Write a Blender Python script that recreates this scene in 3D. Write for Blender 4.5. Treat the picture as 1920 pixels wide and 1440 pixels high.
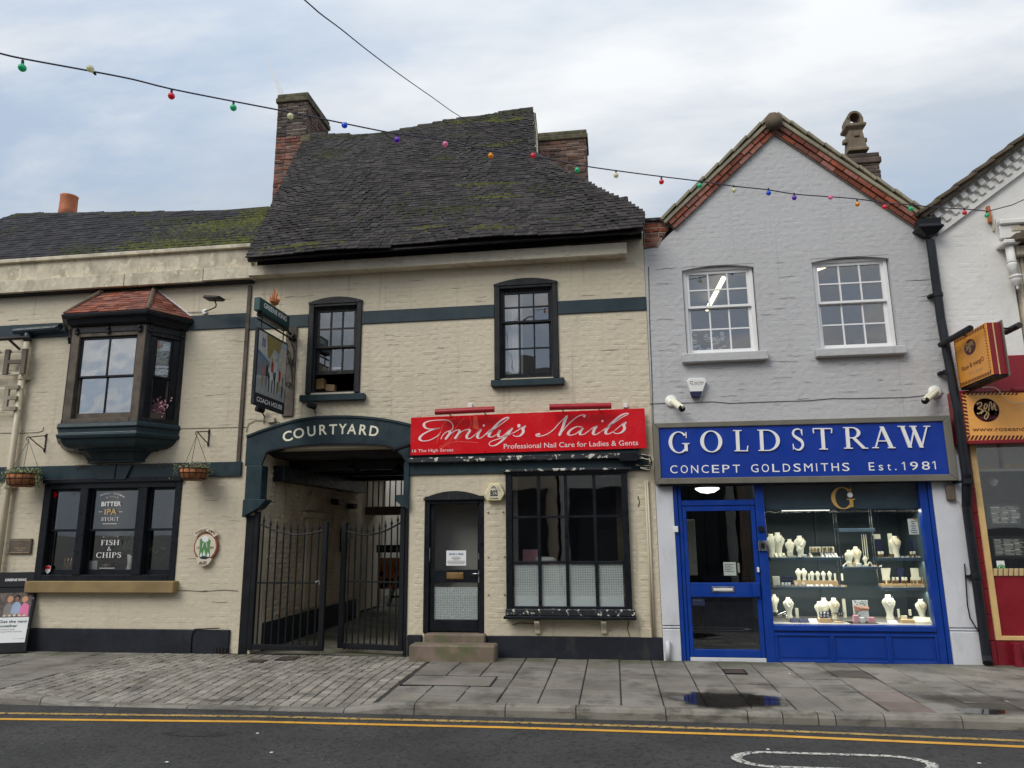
import bpy, math, random
from mathutils import Vector, Matrix, noise
random.seed(11)
RAD = math.radians
for _o in list(bpy.data.objects): bpy.data.objects.remove(_o)
SC = bpy.context.scene
COL = SC.collection

# ------------------------------------------------------------------ camera
PITCH, YAW, ROLL, FPX = RAD(11.5917), RAD(7.8077), RAD(-0.5344), 1346.09
CD, CH = 10.0, 1.648
_f = Vector((-math.sin(YAW)*math.cos(PITCH), math.cos(YAW)*math.cos(PITCH), math.sin(PITCH)))
_r = Vector((math.cos(YAW), math.sin(YAW), 0)); _u = _r.cross(_f)
CR = _r*math.cos(ROLL)+_u*math.sin(ROLL); CU = _u*math.cos(ROLL)-_r*math.sin(ROLL); CF = _f
CPOS = Vector((0, -CD, CH))
cam = bpy.data.cameras.new('camera'); camo = bpy.data.objects.new('camera', cam); COL.objects.link(camo)
camo.matrix_world = Matrix(((CR.x, CU.x, -CF.x, 0), (CR.y, CU.y, -CF.y, -CD), (CR.z, CU.z, -CF.z, CH), (0, 0, 0, 1)))
cam.sensor_width = 36; cam.sensor_fit = 'HORIZONTAL'; cam.lens = FPX/1920*36
cam.clip_start = .05; cam.clip_end = 6000
SC.camera = camo

# ------------------------------------------------------------------ light
SUN_EL, SUN_AZ = RAD(44), RAD(-38)      # azimuth: from behind the camera towards the left (-x)
W = bpy.data.worlds.new('World'); SC.world = W; W.use_nodes = True
nt = W.node_tree; nt.nodes.clear()
def N(t, **k):
    n = nt.nodes.new(t)
    for a, b in k.items(): setattr(n, a, b)
    return n
def world():
    L = nt.links.new
    out = N('ShaderNodeOutputWorld'); bg = N('ShaderNodeBackground')
    sky = N('ShaderNodeTexSky', sky_type='NISHITA', sun_disc=False, sun_elevation=SUN_EL, sun_rotation=math.pi-SUN_AZ*-1)
    sky.dust_density = 1.5
    tc = N('ShaderNodeTexCoord'); sep = N('ShaderNodeSeparateXYZ'); L(tc.outputs['Generated'], sep.inputs[0])
    zz = N('ShaderNodeMath', operation='MAXIMUM'); L(sep.outputs[2], zz.inputs[0]); zz.inputs[1].default_value = 0.06
    za = N('ShaderNodeMath', operation='ADD'); L(zz.outputs[0], za.inputs[0]); za.inputs[1].default_value = 0.12
    dx = N('ShaderNodeMath', operation='DIVIDE'); L(sep.outputs[0], dx.inputs[0]); L(za.outputs[0], dx.inputs[1])
    dy = N('ShaderNodeMath', operation='DIVIDE'); L(sep.outputs[1], dy.inputs[0]); L(za.outputs[0], dy.inputs[1])
    cx = N('ShaderNodeCombineXYZ'); L(dx.outputs[0], cx.inputs[0]); L(dy.outputs[0], cx.inputs[1])
    mp = N('ShaderNodeMapping'); L(cx.outputs[0], mp.inputs[0]); mp.inputs['Rotation'].default_value = (0, 0, RAD(38)); mp.inputs['Scale'].default_value = (.55, 1.25, 1)
    mp.inputs['Location'].default_value = (3.1, 1.7, 0)
    n1 = N('ShaderNodeTexNoise'); L(mp.outputs[0], n1.inputs['Vector']); n1.inputs['Scale'].default_value = 1.5; n1.inputs['Detail'].default_value = 8; n1.inputs['Roughness'].default_value = .58; n1.inputs['Distortion'].default_value = .2
    n2 = N('ShaderNodeTexNoise'); L(mp.outputs[0], n2.inputs['Vector']); n2.inputs['Scale'].default_value = 1.9; n2.inputs['Detail'].default_value = 8; n2.inputs['Roughness'].default_value = .55; n2.inputs['Distortion'].default_value = .1
    r1 = N('ShaderNodeMapRange'); L(n1.outputs[0], r1.inputs[0]); r1.inputs[1].default_value = .34; r1.inputs[2].default_value = .56; r1.interpolation_type = 'SMOOTHSTEP'
    cr = N('ShaderNodeMapRange'); L(n2.outputs[0], cr.inputs[0]); cr.inputs[1].default_value = .38; cr.inputs[2].default_value = .62; cr.inputs[3].default_value = 0; cr.inputs[4].default_value = 1
    # cloud colour: grey-blue bellies to white; scaled to the radiance of the sky texture
    cm = N('ShaderNodeMix', data_type='RGBA'); L(cr.outputs[0], cm.inputs[0]); cm.inputs[6].default_value = (4.2, 4.7, 5.35, 1); cm.inputs[7].default_value = (6.5, 6.65, 6.8, 1)
    tint = N('ShaderNodeMix', data_type='RGBA'); tint.inputs[0].default_value = .8; L(sky.outputs[0], tint.inputs[6]); tint.inputs[7].default_value = (4.1, 4.9, 6.0, 1)
    mx = N('ShaderNodeMix', data_type='RGBA'); L(r1.outputs[0], mx.inputs[0]); L(tint.outputs[2], mx.inputs[6]); L(cm.outputs[2], mx.inputs[7])
    # overcast skies brighten towards the zenith (CIE overcast sky)
    zn = N('ShaderNodeMath', operation='MULTIPLY_ADD'); L(zz.outputs[0], zn.inputs[0]); zn.inputs[1].default_value = .95; zn.inputs[2].default_value = .68
    sc = N('ShaderNodeVectorMath', operation='SCALE'); L(mx.outputs[2], sc.inputs[0]); L(zn.outputs[0], sc.inputs['Scale'])
    L(sc.outputs[0], bg.inputs[0]); bg.inputs[1].default_value = .085; L(bg.outputs[0], out.inputs[0])
world()
sl = bpy.data.lights.new('sun', 'SUN'); sl.energy = 1.5; sl.angle = RAD(35); sl.color = (1, .95, .87)
so = bpy.data.objects.new('sun', sl); COL.objects.link(so)
sd = Vector((math.sin(SUN_AZ)*math.cos(SUN_EL), -math.cos(SUN_AZ)*math.cos(SUN_EL), math.sin(SUN_EL)))
so.rotation_euler = sd.to_track_quat('Z', 'Y').to_euler()
SC.view_settings.view_transform = 'Standard'; SC.view_settings.look = 'None'; SC.view_settings.exposure = 0.50
SC.view_settings.gamma = 1; SC.view_settings.use_curve_mapping = False
SC.cycles.max_bounces = 7; SC.cycles.transparent_max_bounces = 16; SC.cycles.caustics_reflective = False; SC.cycles.caustics_refractive = False

# ------------------------------------------------------------------ measuring helpers (survey of the photograph)
def ray(px, py): return CF+CR*((px-960)/FPX)+CU*((720-py)/FPX)
def P(px, py, y=0.0):                    # a point of the plane y = const -> x, z
    d = ray(px, py); t = (y+CD)/d.y; return (d.x*t, CH+d.z*t)
def PXc(px, py, x):                      # a point of the plane x = const -> y, z
    d = ray(px, py); t = x/d.x; return (-CD+d.y*t, CH+d.z*t)
def G(px, py, z=0.0):
    d = ray(px, py); t = (z-CH)/d.z; return (d.x*t, -CD+d.y*t)
def PL(px, py, p0, n):
    d = ray(px, py); n = Vector(n); t = (Vector(p0)-CPOS).dot(n)/d.dot(n); return CPOS+d*t
VW = dict(Z1=(0, 500, 4), Z2=(0, 860, 3.79), Z3=(440, 520, 5.144), Z4=(440, 760, 3.0), Z5=(740, 740, 3.84), Z6=(740, 860, 3.692),
          Z7=(1200, 680, 3.097), Z8=(1220, 890, 3.2), Y1=(1700, 580, 4.5), Y2=(1780, 820, 3.27), Y3=(1560, 200, 3.6), Y4=(1180, 200, 2.88),
          Y5=(480, 150, 2.526), Y6=(0, 340, 3.43), W1=(60, 540, 5.144), W2=(0, 760, 7.2), W3=(150, 900, 7.2), W4=(460, 550, 6),
          W5=(900, 510, 6.545), W6=(1420, 960, 5.333), W7=(640, 880, 4.114), W8=(0, 1060, 8), V3=(0, 600, 7.2), V4=(340, 960, 12), V5=(1770, 580, 8), V7=(1780, 380, 8))
def pq(v, a, b): x0, y0, s = VW[v]; return (x0+a/s, y0+b/s)
def q(v, a, b, y=0.0): return P(*pq(v, a, b), y)
def rect(p, q_, y=0.0):                  # px corners top-left, bottom-right -> x0,x1,z0,z1
    a = P(*p, y); b = P(*q_, y); return a[0], b[0], b[1], a[1]

# ------------------------------------------------------------------ object helpers
def obj(name, me, mat=None, parent=None, loc=None):
    o = bpy.data.objects.new(name, me)
    if mat is not None and me is not None and len(me.materials) == 0: me.materials.append(mat)
    COL.objects.link(o)
    if parent is not None: o.parent = parent
    if loc is not None: o.location = loc
    return o
def empty(name, label, cat, group=None, loc=(0, 0, 0)):
    o = bpy.data.objects.new(name, None); COL.objects.link(o); o.empty_display_size = .1
    o['label'] = label; o['category'] = cat
    if group: o['group'] = group
    return o
def tag(o, label, cat, group=None):
    o['label'] = label; o['category'] = cat
    if group: o['group'] = group
    return o
def kind(o, k): o['kind'] = k; return o
class MB:
    def __init__(s): s.v = []; s.f = []
    def add(s, vs, fs):
        n = len(s.v); s.v += [tuple(p) for p in vs]; s.f += [tuple(i+n for i in f) for f in fs]; return s
    def box(s, x0, x1, y0, y1, z0, z1, M=None):
        vs = [Vector((x, y, z)) for z in (z0, z1) for y in (y0, y1) for x in (x0, x1)]
        if M: vs = [M@p for p in vs]
        return s.add(vs, [(0, 2, 3, 1), (4, 5, 7, 6), (0, 1, 5, 4), (2, 6, 7, 3), (0, 4, 6, 2), (1, 3, 7, 5)])
    def prism(s, pts, y0, y1, M=None):   # outline in x,z extruded from y0 (front) to y1
        n = len(pts); vs = [Vector((x, y0, z)) for x, z in pts]+[Vector((x, y1, z)) for x, z in pts]
        if M: vs = [M@p for p in vs]
        fs = [tuple(range(n)), tuple(range(2*n-1, n-1, -1))]+[(i, i+n, (i+1) % n+n, (i+1) % n) for i in range(n)]
        return s.add(vs, fs)
    def loft(s, rings, close=True, caps=True):
        n = len(rings[0]); b = len(s.v)
        for r in rings: s.v += [tuple(p) for p in r]
        for k in range(len(rings)-1):
            for i in range(n if close else n-1):
                j = (i+1) % n; s.f.append((b+k*n+i, b+k*n+j, b+(k+1)*n+j, b+(k+1)*n+i))
        if caps and close: s.f.append(tuple(b+i for i in range(n))[::-1]); s.f.append(tuple(b+(len(rings)-1)*n+i for i in range(n)))
        return s
    def tube(s, pts, r, n=8, caps=True):
        pts = [Vector(p) for p in pts]; rings = []; up = None
        for i, p in enumerate(pts):
            t = (pts[min(i+1, len(pts)-1)]-pts[max(i-1, 0)]).normalized()
            if up is None: up = Vector((0, 0, 1)) if abs(t.z) < .9 else Vector((1, 0, 0))
            a = t.cross(up)
            if a.length < 1e-4: a = t.cross(Vector((0, 1, 0)))
            a.normalize(); b = a.cross(t); up = b
            rr = r[i] if isinstance(r, (list, tuple)) else r
            rings.append([p+(a*math.cos(k*2*math.pi/n)+b*math.sin(k*2*math.pi/n))*rr for k in range(n)])
        return s.loft(rings, caps=caps)
    def lathe(s, prof, n=16, c=(0, 0, 0), sx=1, sy=1):
        return s.loft([[(c[0]+r*math.cos(k*2*math.pi/n)*sx, c[1]+r*math.sin(k*2*math.pi/n)*sy, c[2]+z) for k in range(n)] for r, z in prof])
    def ribbon(s, L, Rr, y0, y1):        # left / right edge points in x,z
        n = len(L); vs = [(x, y0, z) for x, z in L]+[(x, y0, z) for x, z in Rr]+[(x, y1, z) for x, z in L]+[(x, y1, z) for x, z in Rr]
        fs = []
        for i in range(n-1):
            fs += [(i, i+1, n+i+1, n+i), (i, 2*n+i, 2*n+i+1, i+1), (n+i, n+i+1, 3*n+i+1, 3*n+i)]
        fs += [(0, n, 3*n, 2*n), (n-1, 3*n-1, 4*n-1, 2*n-1)]
        return s.add(vs, fs)
    def mesh(s, name, smooth=False):
        me = bpy.data.meshes.new(name); me.from_pydata(s.v, [], s.f); me.update()
        if smooth: me.polygons.foreach_set('use_smooth', [True]*len(me.polygons))
        return me
    def build(s, name, mat, parent=None, bevel=0, smooth=False, M=None, seg=1):
        me = s.mesh(name, smooth)
        if M: me.transform(M)
        o = obj(name, me, mat, parent)
        if bevel:
            m = o.modifiers.new('edge', 'BEVEL'); m.width = bevel; m.segments = seg; m.limit_method = 'ANGLE'; m.angle_limit = RAD(40)
        return o
def bx(name, mat, parent, x0, x1, y0, y1, z0, z1, bevel=.003): return MB().box(x0, x1, y0, y1, z0, z1).build(name, mat, parent, bevel)
def quadbar(name, mat, parent, a, b, c, d, y0, y1, bevel=.003):
    return MB().prism([a, b, c, d], y0, y1).build(name, mat, parent, bevel)

# ------------------------------------------------------------------ materials
def mat(name, col, rough=.6, metal=0, var=.12, vs=2.0, dirt=None, dirt_amt=.4, dirt_s=(1.2, 1.2, .35), dirt_t=(.5, .75), bump=.0, bs=60, island=0, spec=.5, speck=None, coat=0, wear=None, wear_t=(.66, .72), wear_s=9, bump2=0, b2s=8, streak=None, algae=None):
    m = bpy.data.materials.new(name); m.use_nodes = True; t = m.node_tree; L = t.links.new; b = t.nodes['Principled BSDF']
    def n(k, **kw):
        x = t.nodes.new(k)
        for a_, b_ in kw.items(): setattr(x, a_, b_)
        return x
    g = n('ShaderNodeNewGeometry')
    def nz(scale, det=5, vec=None, ro=.55):
        x = n('ShaderNodeTexNoise'); x.inputs['Scale'].default_value = scale; x.inputs['Detail'].default_value = det; x.inputs['Roughness'].default_value = ro
        L(vec or g.outputs['Position'], x.inputs['Vector']); return x.outputs[0]
    def rng(o, a, c, d=0, e=1):
        x = n('ShaderNodeMapRange'); x.interpolation_type = 'SMOOTHSTEP'; L(o, x.inputs[0]); x.inputs[1].default_value = a; x.inputs[2].default_value = c; x.inputs[3].default_value = d; x.inputs[4].default_value = e; return x.outputs[0]
    def mix(f, a, c):
        x = n('ShaderNodeMix', data_type='RGBA')
        if isinstance(f, float): x.inputs[0].default_value = f
        else: L(f, x.inputs[0])
        for s, i in ((a, 6), (c, 7)):
            if isinstance(s, tuple): x.inputs[i].default_value = (*s, 1)
            else: L(s, x.inputs[i])
        return x.outputs[2]
    lo = tuple(c*(1-var) for c in col); hi = tuple(min(c*(1+var), .95) for c in col)
    c = mix(rng(nz(vs, 6), .3, .7), lo, hi)
    if island:
        oi = n('ShaderNodeObjectInfo'); ad = n('ShaderNodeMath', operation='ADD'); L(g.outputs['Random Per Island'], ad.inputs[0]); L(oi.outputs['Random'], ad.inputs[1])
        fr = n('ShaderNodeMath', operation='FRACT'); L(ad.outputs[0], fr.inputs[0])
        hs = n('ShaderNodeHueSaturation'); L(c, hs.inputs['Color']); L(rng(fr.outputs[0], 0, 1, 1-island, 1+island), hs.inputs['Value'])
        fr2 = n('ShaderNodeMath', operation='MULTIPLY'); L(fr.outputs[0], fr2.inputs[0]); fr2.inputs[1].default_value = 7.3
        fr3 = n('ShaderNodeMath', operation='FRACT'); L(fr2.outputs[0], fr3.inputs[0]); L(rng(fr3.outputs[0], 0, 1, .85, 1.12), hs.inputs['Saturation']); c = hs.outputs[0]
    if dirt:
        mp = n('ShaderNodeMapping'); L(g.outputs['Position'], mp.inputs[0]); mp.inputs['Scale'].default_value = dirt_s
        c = mix(rng(nz(2.2, 9, mp.outputs[0], .65), dirt_t[0], dirt_t[1], 0, dirt_amt), c, dirt)
    if algae:
        sp = n('ShaderNodeSeparateXYZ'); L(g.outputs['Position'], sp.inputs[0]); ml = n('ShaderNodeMath'); ml.operation = 'MULTIPLY'; L(rng(sp.outputs[1], -.75, -.02), ml.inputs[0]); L(rng(nz(2.2, 6), .38, .62, 0, algae[1]), ml.inputs[1])
        mxa = n('ShaderNodeMix', data_type='RGBA'); L(ml.outputs[0], mxa.inputs[0]); L(c, mxa.inputs[6]); mxa.inputs[7].default_value = (*algae[0], 1); c = mxa.outputs[2]
    if streak:
        mp2 = n('ShaderNodeMapping'); L(g.outputs['Position'], mp2.inputs[0]); mp2.inputs['Scale'].default_value = (7, 7, .28)
        c = mix(rng(nz(1.6, 7, mp2.outputs[0], .6), .56, .72, 0, streak[1]), c, streak[0])
    if wear: c = mix(rng(nz(wear_s, 9, None, .62), *wear_t), c, wear)
    if speck: c = mix(rng(nz(speck[1], 3, None, .6), speck[2], speck[2]+.06, 0, 1), c, speck[0])
    L(c, b.inputs['Base Color'])
    b.inputs['Metallic'].default_value = metal; b.inputs['Specular IOR Level'].default_value = spec; b.inputs['Coat Weight'].default_value = coat
    L(rng(nz(vs*3, 4), .3, .7, max(rough-.1, .02), min(rough+.1, 1)), b.inputs['Roughness'])
    if bump or bump2:
        pn = None
        for amt, s_, dist in ((bump2, b2s, .02), (bump, bs, .004)):
            if amt:
                bp = n('ShaderNodeBump'); bp.inputs['Strength'].default_value = amt; bp.inputs['Distance'].default_value = dist; L(nz(s_, 4), bp.inputs['Height'])
                if pn: L(pn, bp.inputs['Normal'])
                pn = bp.outputs[0]
        L(pn, b.inputs['Normal'])
    m['c'] = 1
    return m
def glass(name, tint=(.93, .95, .95), refl=1.7, base=.02, wav=.0, rough=0.0):
    m = bpy.data.materials.new(name); m.use_nodes = True; t = m.node_tree; t.nodes.clear(); L = t.links.new; n = t.nodes.new
    o = n('ShaderNodeOutputMaterial'); mx = n('ShaderNodeMixShader'); tr = n('ShaderNodeBsdfTransparent'); gl = n('ShaderNodeBsdfGlossy'); fr = n('ShaderNodeLayerWeight'); p5 = n('ShaderNodeMath'); p5.operation = 'POWER'; p5.inputs[1].default_value = 5; sk = n('ShaderNodeMath'); sk.operation = 'MULTIPLY_ADD'; sk.inputs[1].default_value = .96; sk.inputs[2].default_value = .04; ma = n('ShaderNodeMath'); ma.operation = 'MULTIPLY_ADD'
    tr.inputs[0].default_value = (*tint, 1); gl.inputs['Roughness'].default_value = rough; L(fr.outputs['Facing'], p5.inputs[0]); L(p5.outputs[0], sk.inputs[0])
    L(sk.outputs[0], ma.inputs[0]); ma.inputs[1].default_value = refl; ma.inputs[2].default_value = base; ma.use_clamp = True
    L(ma.outputs[0], mx.inputs[0]); L(tr.outputs[0], mx.inputs[1]); L(gl.outputs[0], mx.inputs[2]); L(mx.outputs[0], o.inputs[0])
    if wav:
        g = n('ShaderNodeNewGeometry'); nz = n('ShaderNodeTexNoise'); nz.inputs['Scale'].default_value = 3; nz.inputs['Detail'].default_value = 1; L(g.outputs['Position'], nz.inputs['Vector'])
        bp = n('ShaderNodeBump'); bp.inputs['Strength'].default_value = wav; bp.inputs['Distance'].default_value = .02; L(nz.outputs[0], bp.inputs['Height']); L(bp.outputs[0], gl.inputs['Normal']); L(bp.outputs[0], fr.inputs['Normal'])
    return m
def emit(name, col, s):
    m = bpy.data.materials.new(name); m.use_nodes = True; t = m.node_tree; b = t.nodes['Principled BSDF']
    b.inputs['Base Color'].default_value = (*col, 1); b.inputs['Emission Color'].default_value = (*col, 1); b.inputs['Emission Strength'].default_value = s; return m
BEIGE = (.60, .535, .405)
M = {}
M['beige'] = mat('beige_masonry_paint', BEIGE, .8, var=.05, vs=.9, dirt=(.33, .28, .2), dirt_amt=.34, dirt_s=(1.6, 1.6, .4), dirt_t=(.52, .78), bump=.5, bs=90, bump2=.55, b2s=14, speck=((.22, .19, .14), 38, .765), streak=((.38, .33, .24), .5))
M['beige2'] = mat('pub_masonry_paint', (.60, .535, .41), .8, var=.05, vs=.8, dirt=(.36, .30, .21), dirt_amt=.34, dirt_s=(1.4, 1.4, .35), dirt_t=(.5, .78), bump=.5, bs=80, bump2=.4, b2s=9, speck=((.24, .2, .15), 30, .765), streak=((.38, .33, .24), .5))
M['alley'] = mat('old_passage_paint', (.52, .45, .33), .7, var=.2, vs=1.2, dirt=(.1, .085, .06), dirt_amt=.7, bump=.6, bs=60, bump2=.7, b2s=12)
M['grey'] = mat('pale_grey_masonry_paint', (.485, .485, .492), .72, var=.03, vs=.9, dirt=(.4, .4, .42), dirt_amt=.25, bump=.4, bs=80, bump2=.5, b2s=13, speck=((.3, .31, .33), 40, .79), streak=((.34, .345, .35), .45))
M['lgrey'] = mat('pilaster_paint', (.62, .63, .67), .7, var=.05, vs=1.5, dirt=(.35, .36, .36), dirt_amt=.4, dirt_s=(2, 2, .6), bump=.3, bs=60, bump2=.2)
M['white'] = mat('white_stucco', (.74, .73, .70), .8, var=.04, vs=.9, dirt=(.55, .52, .48), dirt_amt=.4, dirt_s=(1, 1, .35), bump=.3, bs=60, bump2=.4, b2s=8)
M['dgreen'] = mat('dark_teal_paint', (.017, .036, .046), .42, spec=.35, var=.15, vs=3, dirt=(.045, .06, .06), dirt_amt=.5, bump=.25, bs=40)
M['navyplinth'] = mat('dark_plinth_paint', (.016, .019, .027), .65, spec=.25, var=.2, vs=2, dirt=(.06, .058, .05), dirt_amt=.5, dirt_s=(2, 2, 1), bump=.4, bs=50, bump2=.5, b2s=6)
M['black'] = mat('black_gloss_paint', (.009, .011, .015), .36, spec=.28, var=.2, vs=4, bump=.15, bs=30)
M['blackworn'] = mat('worn_black_timber', (.014, .015, .018), .5, spec=.3, var=.25, vs=5, dirt=(.12, .10, .08), dirt_amt=.5, dirt_s=(7, 7, .8), dirt_t=(.52, .74), bump=.5, bs=40)
M['bare'] = mat('weathered_timber', (.10, .08, .062), .8, var=.3, vs=5, dirt=(.03, .028, .028), dirt_amt=.8, dirt_s=(8, 8, .5), bump=.7, bs=60)
M['flake'] = mat('black_paint_flaking_to_white', (.014, .016, .02), .5, var=.2, vs=5, wear=(.6, .58, .52), wear_t=(.57, .6), wear_s=13, bump=.6, bs=40)
M['stone'] = mat('weathered_cornice_paint', (.60, .535, .41), .85, var=.12, vs=2, dirt=(.2, .175, .13), dirt_amt=.5, dirt_s=(2.5, 2.5, 1.6), dirt_t=(.42, .66), bump=.6, bs=40, bump2=.5, wear=(.66, .6, .45), wear_t=(.56, .6), wear_s=7)
M['cream'] = mat('cream_gutter_board_paint', (.66, .60, .47), .7, var=.08, vs=2, dirt=(.25, .22, .17), dirt_amt=.6, dirt_s=(1.5, 1.5, 3), dirt_t=(.52, .7), bump=.3)
M['plastic'] = mat('black_plastic_gutter', (.012, .014, .019), .35, spec=.3, var=.15)
M['slate'] = mat('dark_clay_roof_tile', (.030, .026, .026), .85, spec=.25, var=.3, vs=3, island=.4, dirt=(.13, .125, .12), dirt_amt=.6, dirt_s=(6, 6, 6), dirt_t=(.52, .72), bump=.5, bs=70, speck=((.26, .26, .25), 42, .70))
M['slate2'] = mat('dark_slate_blue_roof_tile', (.022, .021, .025), .8, spec=.25, var=.25, vs=3, island=.35, dirt=(.1, .1, .1), dirt_amt=.4, dirt_s=(5, 5, 5), dirt_t=(.58, .74), bump=.4, bs=70)
M['redtile'] = mat('orange_clay_tile', (.21, .078, .053), .9, spec=.2, var=.2, vs=6, island=.3, dirt=(.04, .035, .03), dirt_amt=.8, dirt_s=(7, 7, 7), dirt_t=(.55, .7), bump=.5)
M['mossy'] = mat('moss', (.085, .095, .02), .95, var=.4, vs=12, bump=.8, bs=80)
M['mossd'] = mat('dark_moss', (.045, .052, .018), .95, var=.4, vs=12, bump=.8, bs=80)
M['brick'] = mat('red_stock_brick', (.20, .075, .052), .85, var=.25, vs=5, island=.35, dirt=(.05, .04, .035), dirt_amt=.8, dirt_s=(2, 2, 2), dirt_t=(.5, .68), bump=.6, bs=50)
M['sooty'] = mat('sooty_brick', (.075, .055, .045), .9, var=.3, vs=5, island=.4, dirt=(.02, .02, .018), dirt_amt=.7, dirt_s=(3, 3, 3), bump=.7, bs=40)
M['brickd'] = mat('brown_and_shaded_brick', (.12, .065, .05), .9, var=.3, vs=5, island=.4, dirt=(.03, .028, .025), dirt_amt=.6, dirt_s=(3, 3, 3), bump=.7, bs=40)
M['redrub'] = mat('orange_red_verge_brick', (.25, .08, .05), .8, var=.25, vs=6, island=.35, dirt=(.08, .045, .035), dirt_amt=.7, dirt_s=(4, 4, 4), bump=.5)
M['mortar'] = mat('lime_mortar', (.28, .25, .21), .9, var=.2, vs=6, bump=.5)
M['mossstone'] = mat('lichened_chimney_cap', (.10, .09, .055), .95, var=.4, vs=9, dirt=(.10, .12, .03), dirt_amt=.6, dirt_s=(5, 5, 5), bump=.8, bs=30, bump2=.6)
M['verge'] = mat('concrete_verge_tile', (.30, .27, .19), .85, var=.2, vs=4, dirt=(.1, .09, .06), dirt_amt=.6, dirt_s=(5, 5, 5), bump=.4)
M['brown'] = mat('brown_clay_tile', (.11, .085, .055), .85, var=.3, vs=4, dirt=(.04, .035, .03), dirt_amt=.6, dirt_s=(5, 5, 5), bump=.5)
M['plaqrim'] = mat('brown_red_plaque_rim', (.26, .085, .045), .5)
M['terra'] = mat('terracotta', (.50, .16, .07), .7, var=.12, vs=6)
M['pot'] = mat('stained_clay_chimney_pot', (.17, .13, .085), .8, var=.25, vs=4, dirt=(.06, .045, .035), dirt_amt=.8, dirt_s=(5, 5, 5), bump=.4)
M['wwhite'] = mat('white_sash_paint', (.82, .82, .82), .4, var=.03)
M['whitepl'] = mat('white_plastic', (.78, .78, .76), .35, var=.02)
M['ivory'] = mat('ivory_alarm_casing', (.74, .66, .38), .4, var=.05)
M['blue'] = mat('royal_blue_frame_paint', (.004, .040, .27), .38, var=.08, vs=2, spec=.4)
M['signblue'] = mat('glossy_blue_sign_panel', (.010, .045, .32), .16, var=.04, spec=.6)
M['signfr'] = mat('grey_bronze_sign_frame', (.20, .19, .155), .4, metal=.3, var=.08)
M['signred'] = mat('glossy_red_sign_panel', (.66, .008, .016), .2, var=.03, spec=.5)
M['redtube'] = mat('dark_red_lamp_casing', (.36, .01, .02), .35, var=.08)
M['pinkish'] = mat('pale_red_print', (.78, .10, .06), .3, var=.05)
M['let'] = mat('white_letter', (.86, .86, .85), .4, var=.01)
M['letpink'] = mat('pale_pink_letter', (.88, .72, .72), .4, var=.02)
M['cream_let'] = mat('cream_letter', (.84, .80, .62), .5, var=.02)
M['gold'] = mat('gold_letter', (.62, .38, .11), .35, metal=.3, var=.05)
M['tan'] = mat('tan_letter', (.52, .38, .2), .5, var=.03)
M['dim'] = mat('faded_print', (.16, .14, .11), .6, var=.1)
M['ochre'] = mat('ochre_stone_sill', (.25, .175, .075), .65, var=.15, vs=3, dirt=(.15, .12, .05), dirt_amt=.4, dirt_s=(1, 1, 3), bump=.3)
M['pipe'] = mat('cream_pipe_paint', (.56, .49, .36), .5, var=.08)
M['letwood'] = mat('brown_letter_timber', (.135, .105, .08), .6, var=.15, vs=5)
M['letwoodg'] = mat('grey_letter_timber', (.30, .26, .2), .6, var=.25, vs=5)
M['rail'] = mat('pale_sign_rail', (.62, .56, .44), .5, var=.1)
M['iron'] = mat('black_wrought_iron', (.009, .010, .013), .5, var=.2, spec=.22)
M['ironbr'] = mat('brown_black_iron', (.035, .025, .024), .5, var=.2)
M['steel'] = mat('bright_steel', (.6, .6, .6), .3, metal=1, var=.05)
M['brass'] = mat('dull_brass', (.42, .26, .12), .35, metal=.8, var=.1)
M['copper'] = mat('copper_crown', (.55, .2, .08), .4, metal=.6, var=.2)
M['green_sign'] = mat('bottle_green_sign', (.010, .055, .055), .4, var=.1)
M['coir'] = mat('coconut_coir', (.36, .14, .055), .95, var=.35, vs=20, bump=.9, bs=70)
M['leaf'] = mat('variegated_leaf', (.15, .20, .07), .6, var=.4, vs=20, island=.4)
M['leafd'] = mat('green_leaf', (.05, .09, .025), .6, var=.4, vs=20, island=.4)
M['petal'] = mat('small_white_flower', (.62, .64, .5), .6, var=.1, island=.2)
M['dryst'] = mat('dry_stem', (.14, .10, .06), .8)
M['step'] = mat('red_sandstone_step', (.18, .135, .105), .9, var=.2, vs=4, dirt=(.10, .115, .045), dirt_amt=.7, dirt_s=(2, 2, 2), dirt_t=(.45, .62), bump=.6, bs=50)
M['slab'] = mat('concrete_paving_slab', (.20, .185, .16), .75, var=.2, vs=1.4, island=.12, dirt=(.065, .06, .05), dirt_amt=.65, dirt_s=(1.1, 1.1, 1.1), dirt_t=(.48, .68), bump=.9, bs=70, bump2=.5, b2s=16, speck=((.36, .34, .3), 42, .70), algae=((.085, .088, .045), .85))
M['slabr'] = mat('reddish_paving_slab', (.17, .13, .11), .7, var=.2, vs=2, island=.12, bump=.6, bs=120)
M['sett'] = mat('block_paver', (.24, .22, .187), .8, algae=((.10, .10, .055), .6), speck=((.38, .36, .32), 42, .70), var=.2, vs=1.6, island=.2, dirt=(.06, .057, .05), dirt_amt=.6, dirt_s=(1.2, 1.2, 1.2), dirt_t=(.5, .7), bump=.7, bs=100)
M['joint'] = mat('dark_sand_joint', (.035, .034, .028), .9, var=.3, vs=4, bump=.8, bs=50)
M['kerb'] = mat('granite_kerb', (.21, .195, .165), .7, var=.15, vs=4, island=.12, dirt=(.05, .048, .035), dirt_amt=.7, dirt_s=(1.5, 1.5, 5), dirt_t=(.48, .66), bump=.9, bs=130, speck=((.4, .38, .34), 170, .68))
M['asphalt'] = mat('worn_asphalt', (.050, .049, .049), .8, spec=.3, var=.22, vs=1.0, bump=1.0, bs=55, bump2=.8, b2s=28, speck=((.15, .148, .14), 34, .675), dirt=(.022, .022, .022), dirt_amt=.8, dirt_s=(11, 11, 11), dirt_t=(.5, .62))
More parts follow.
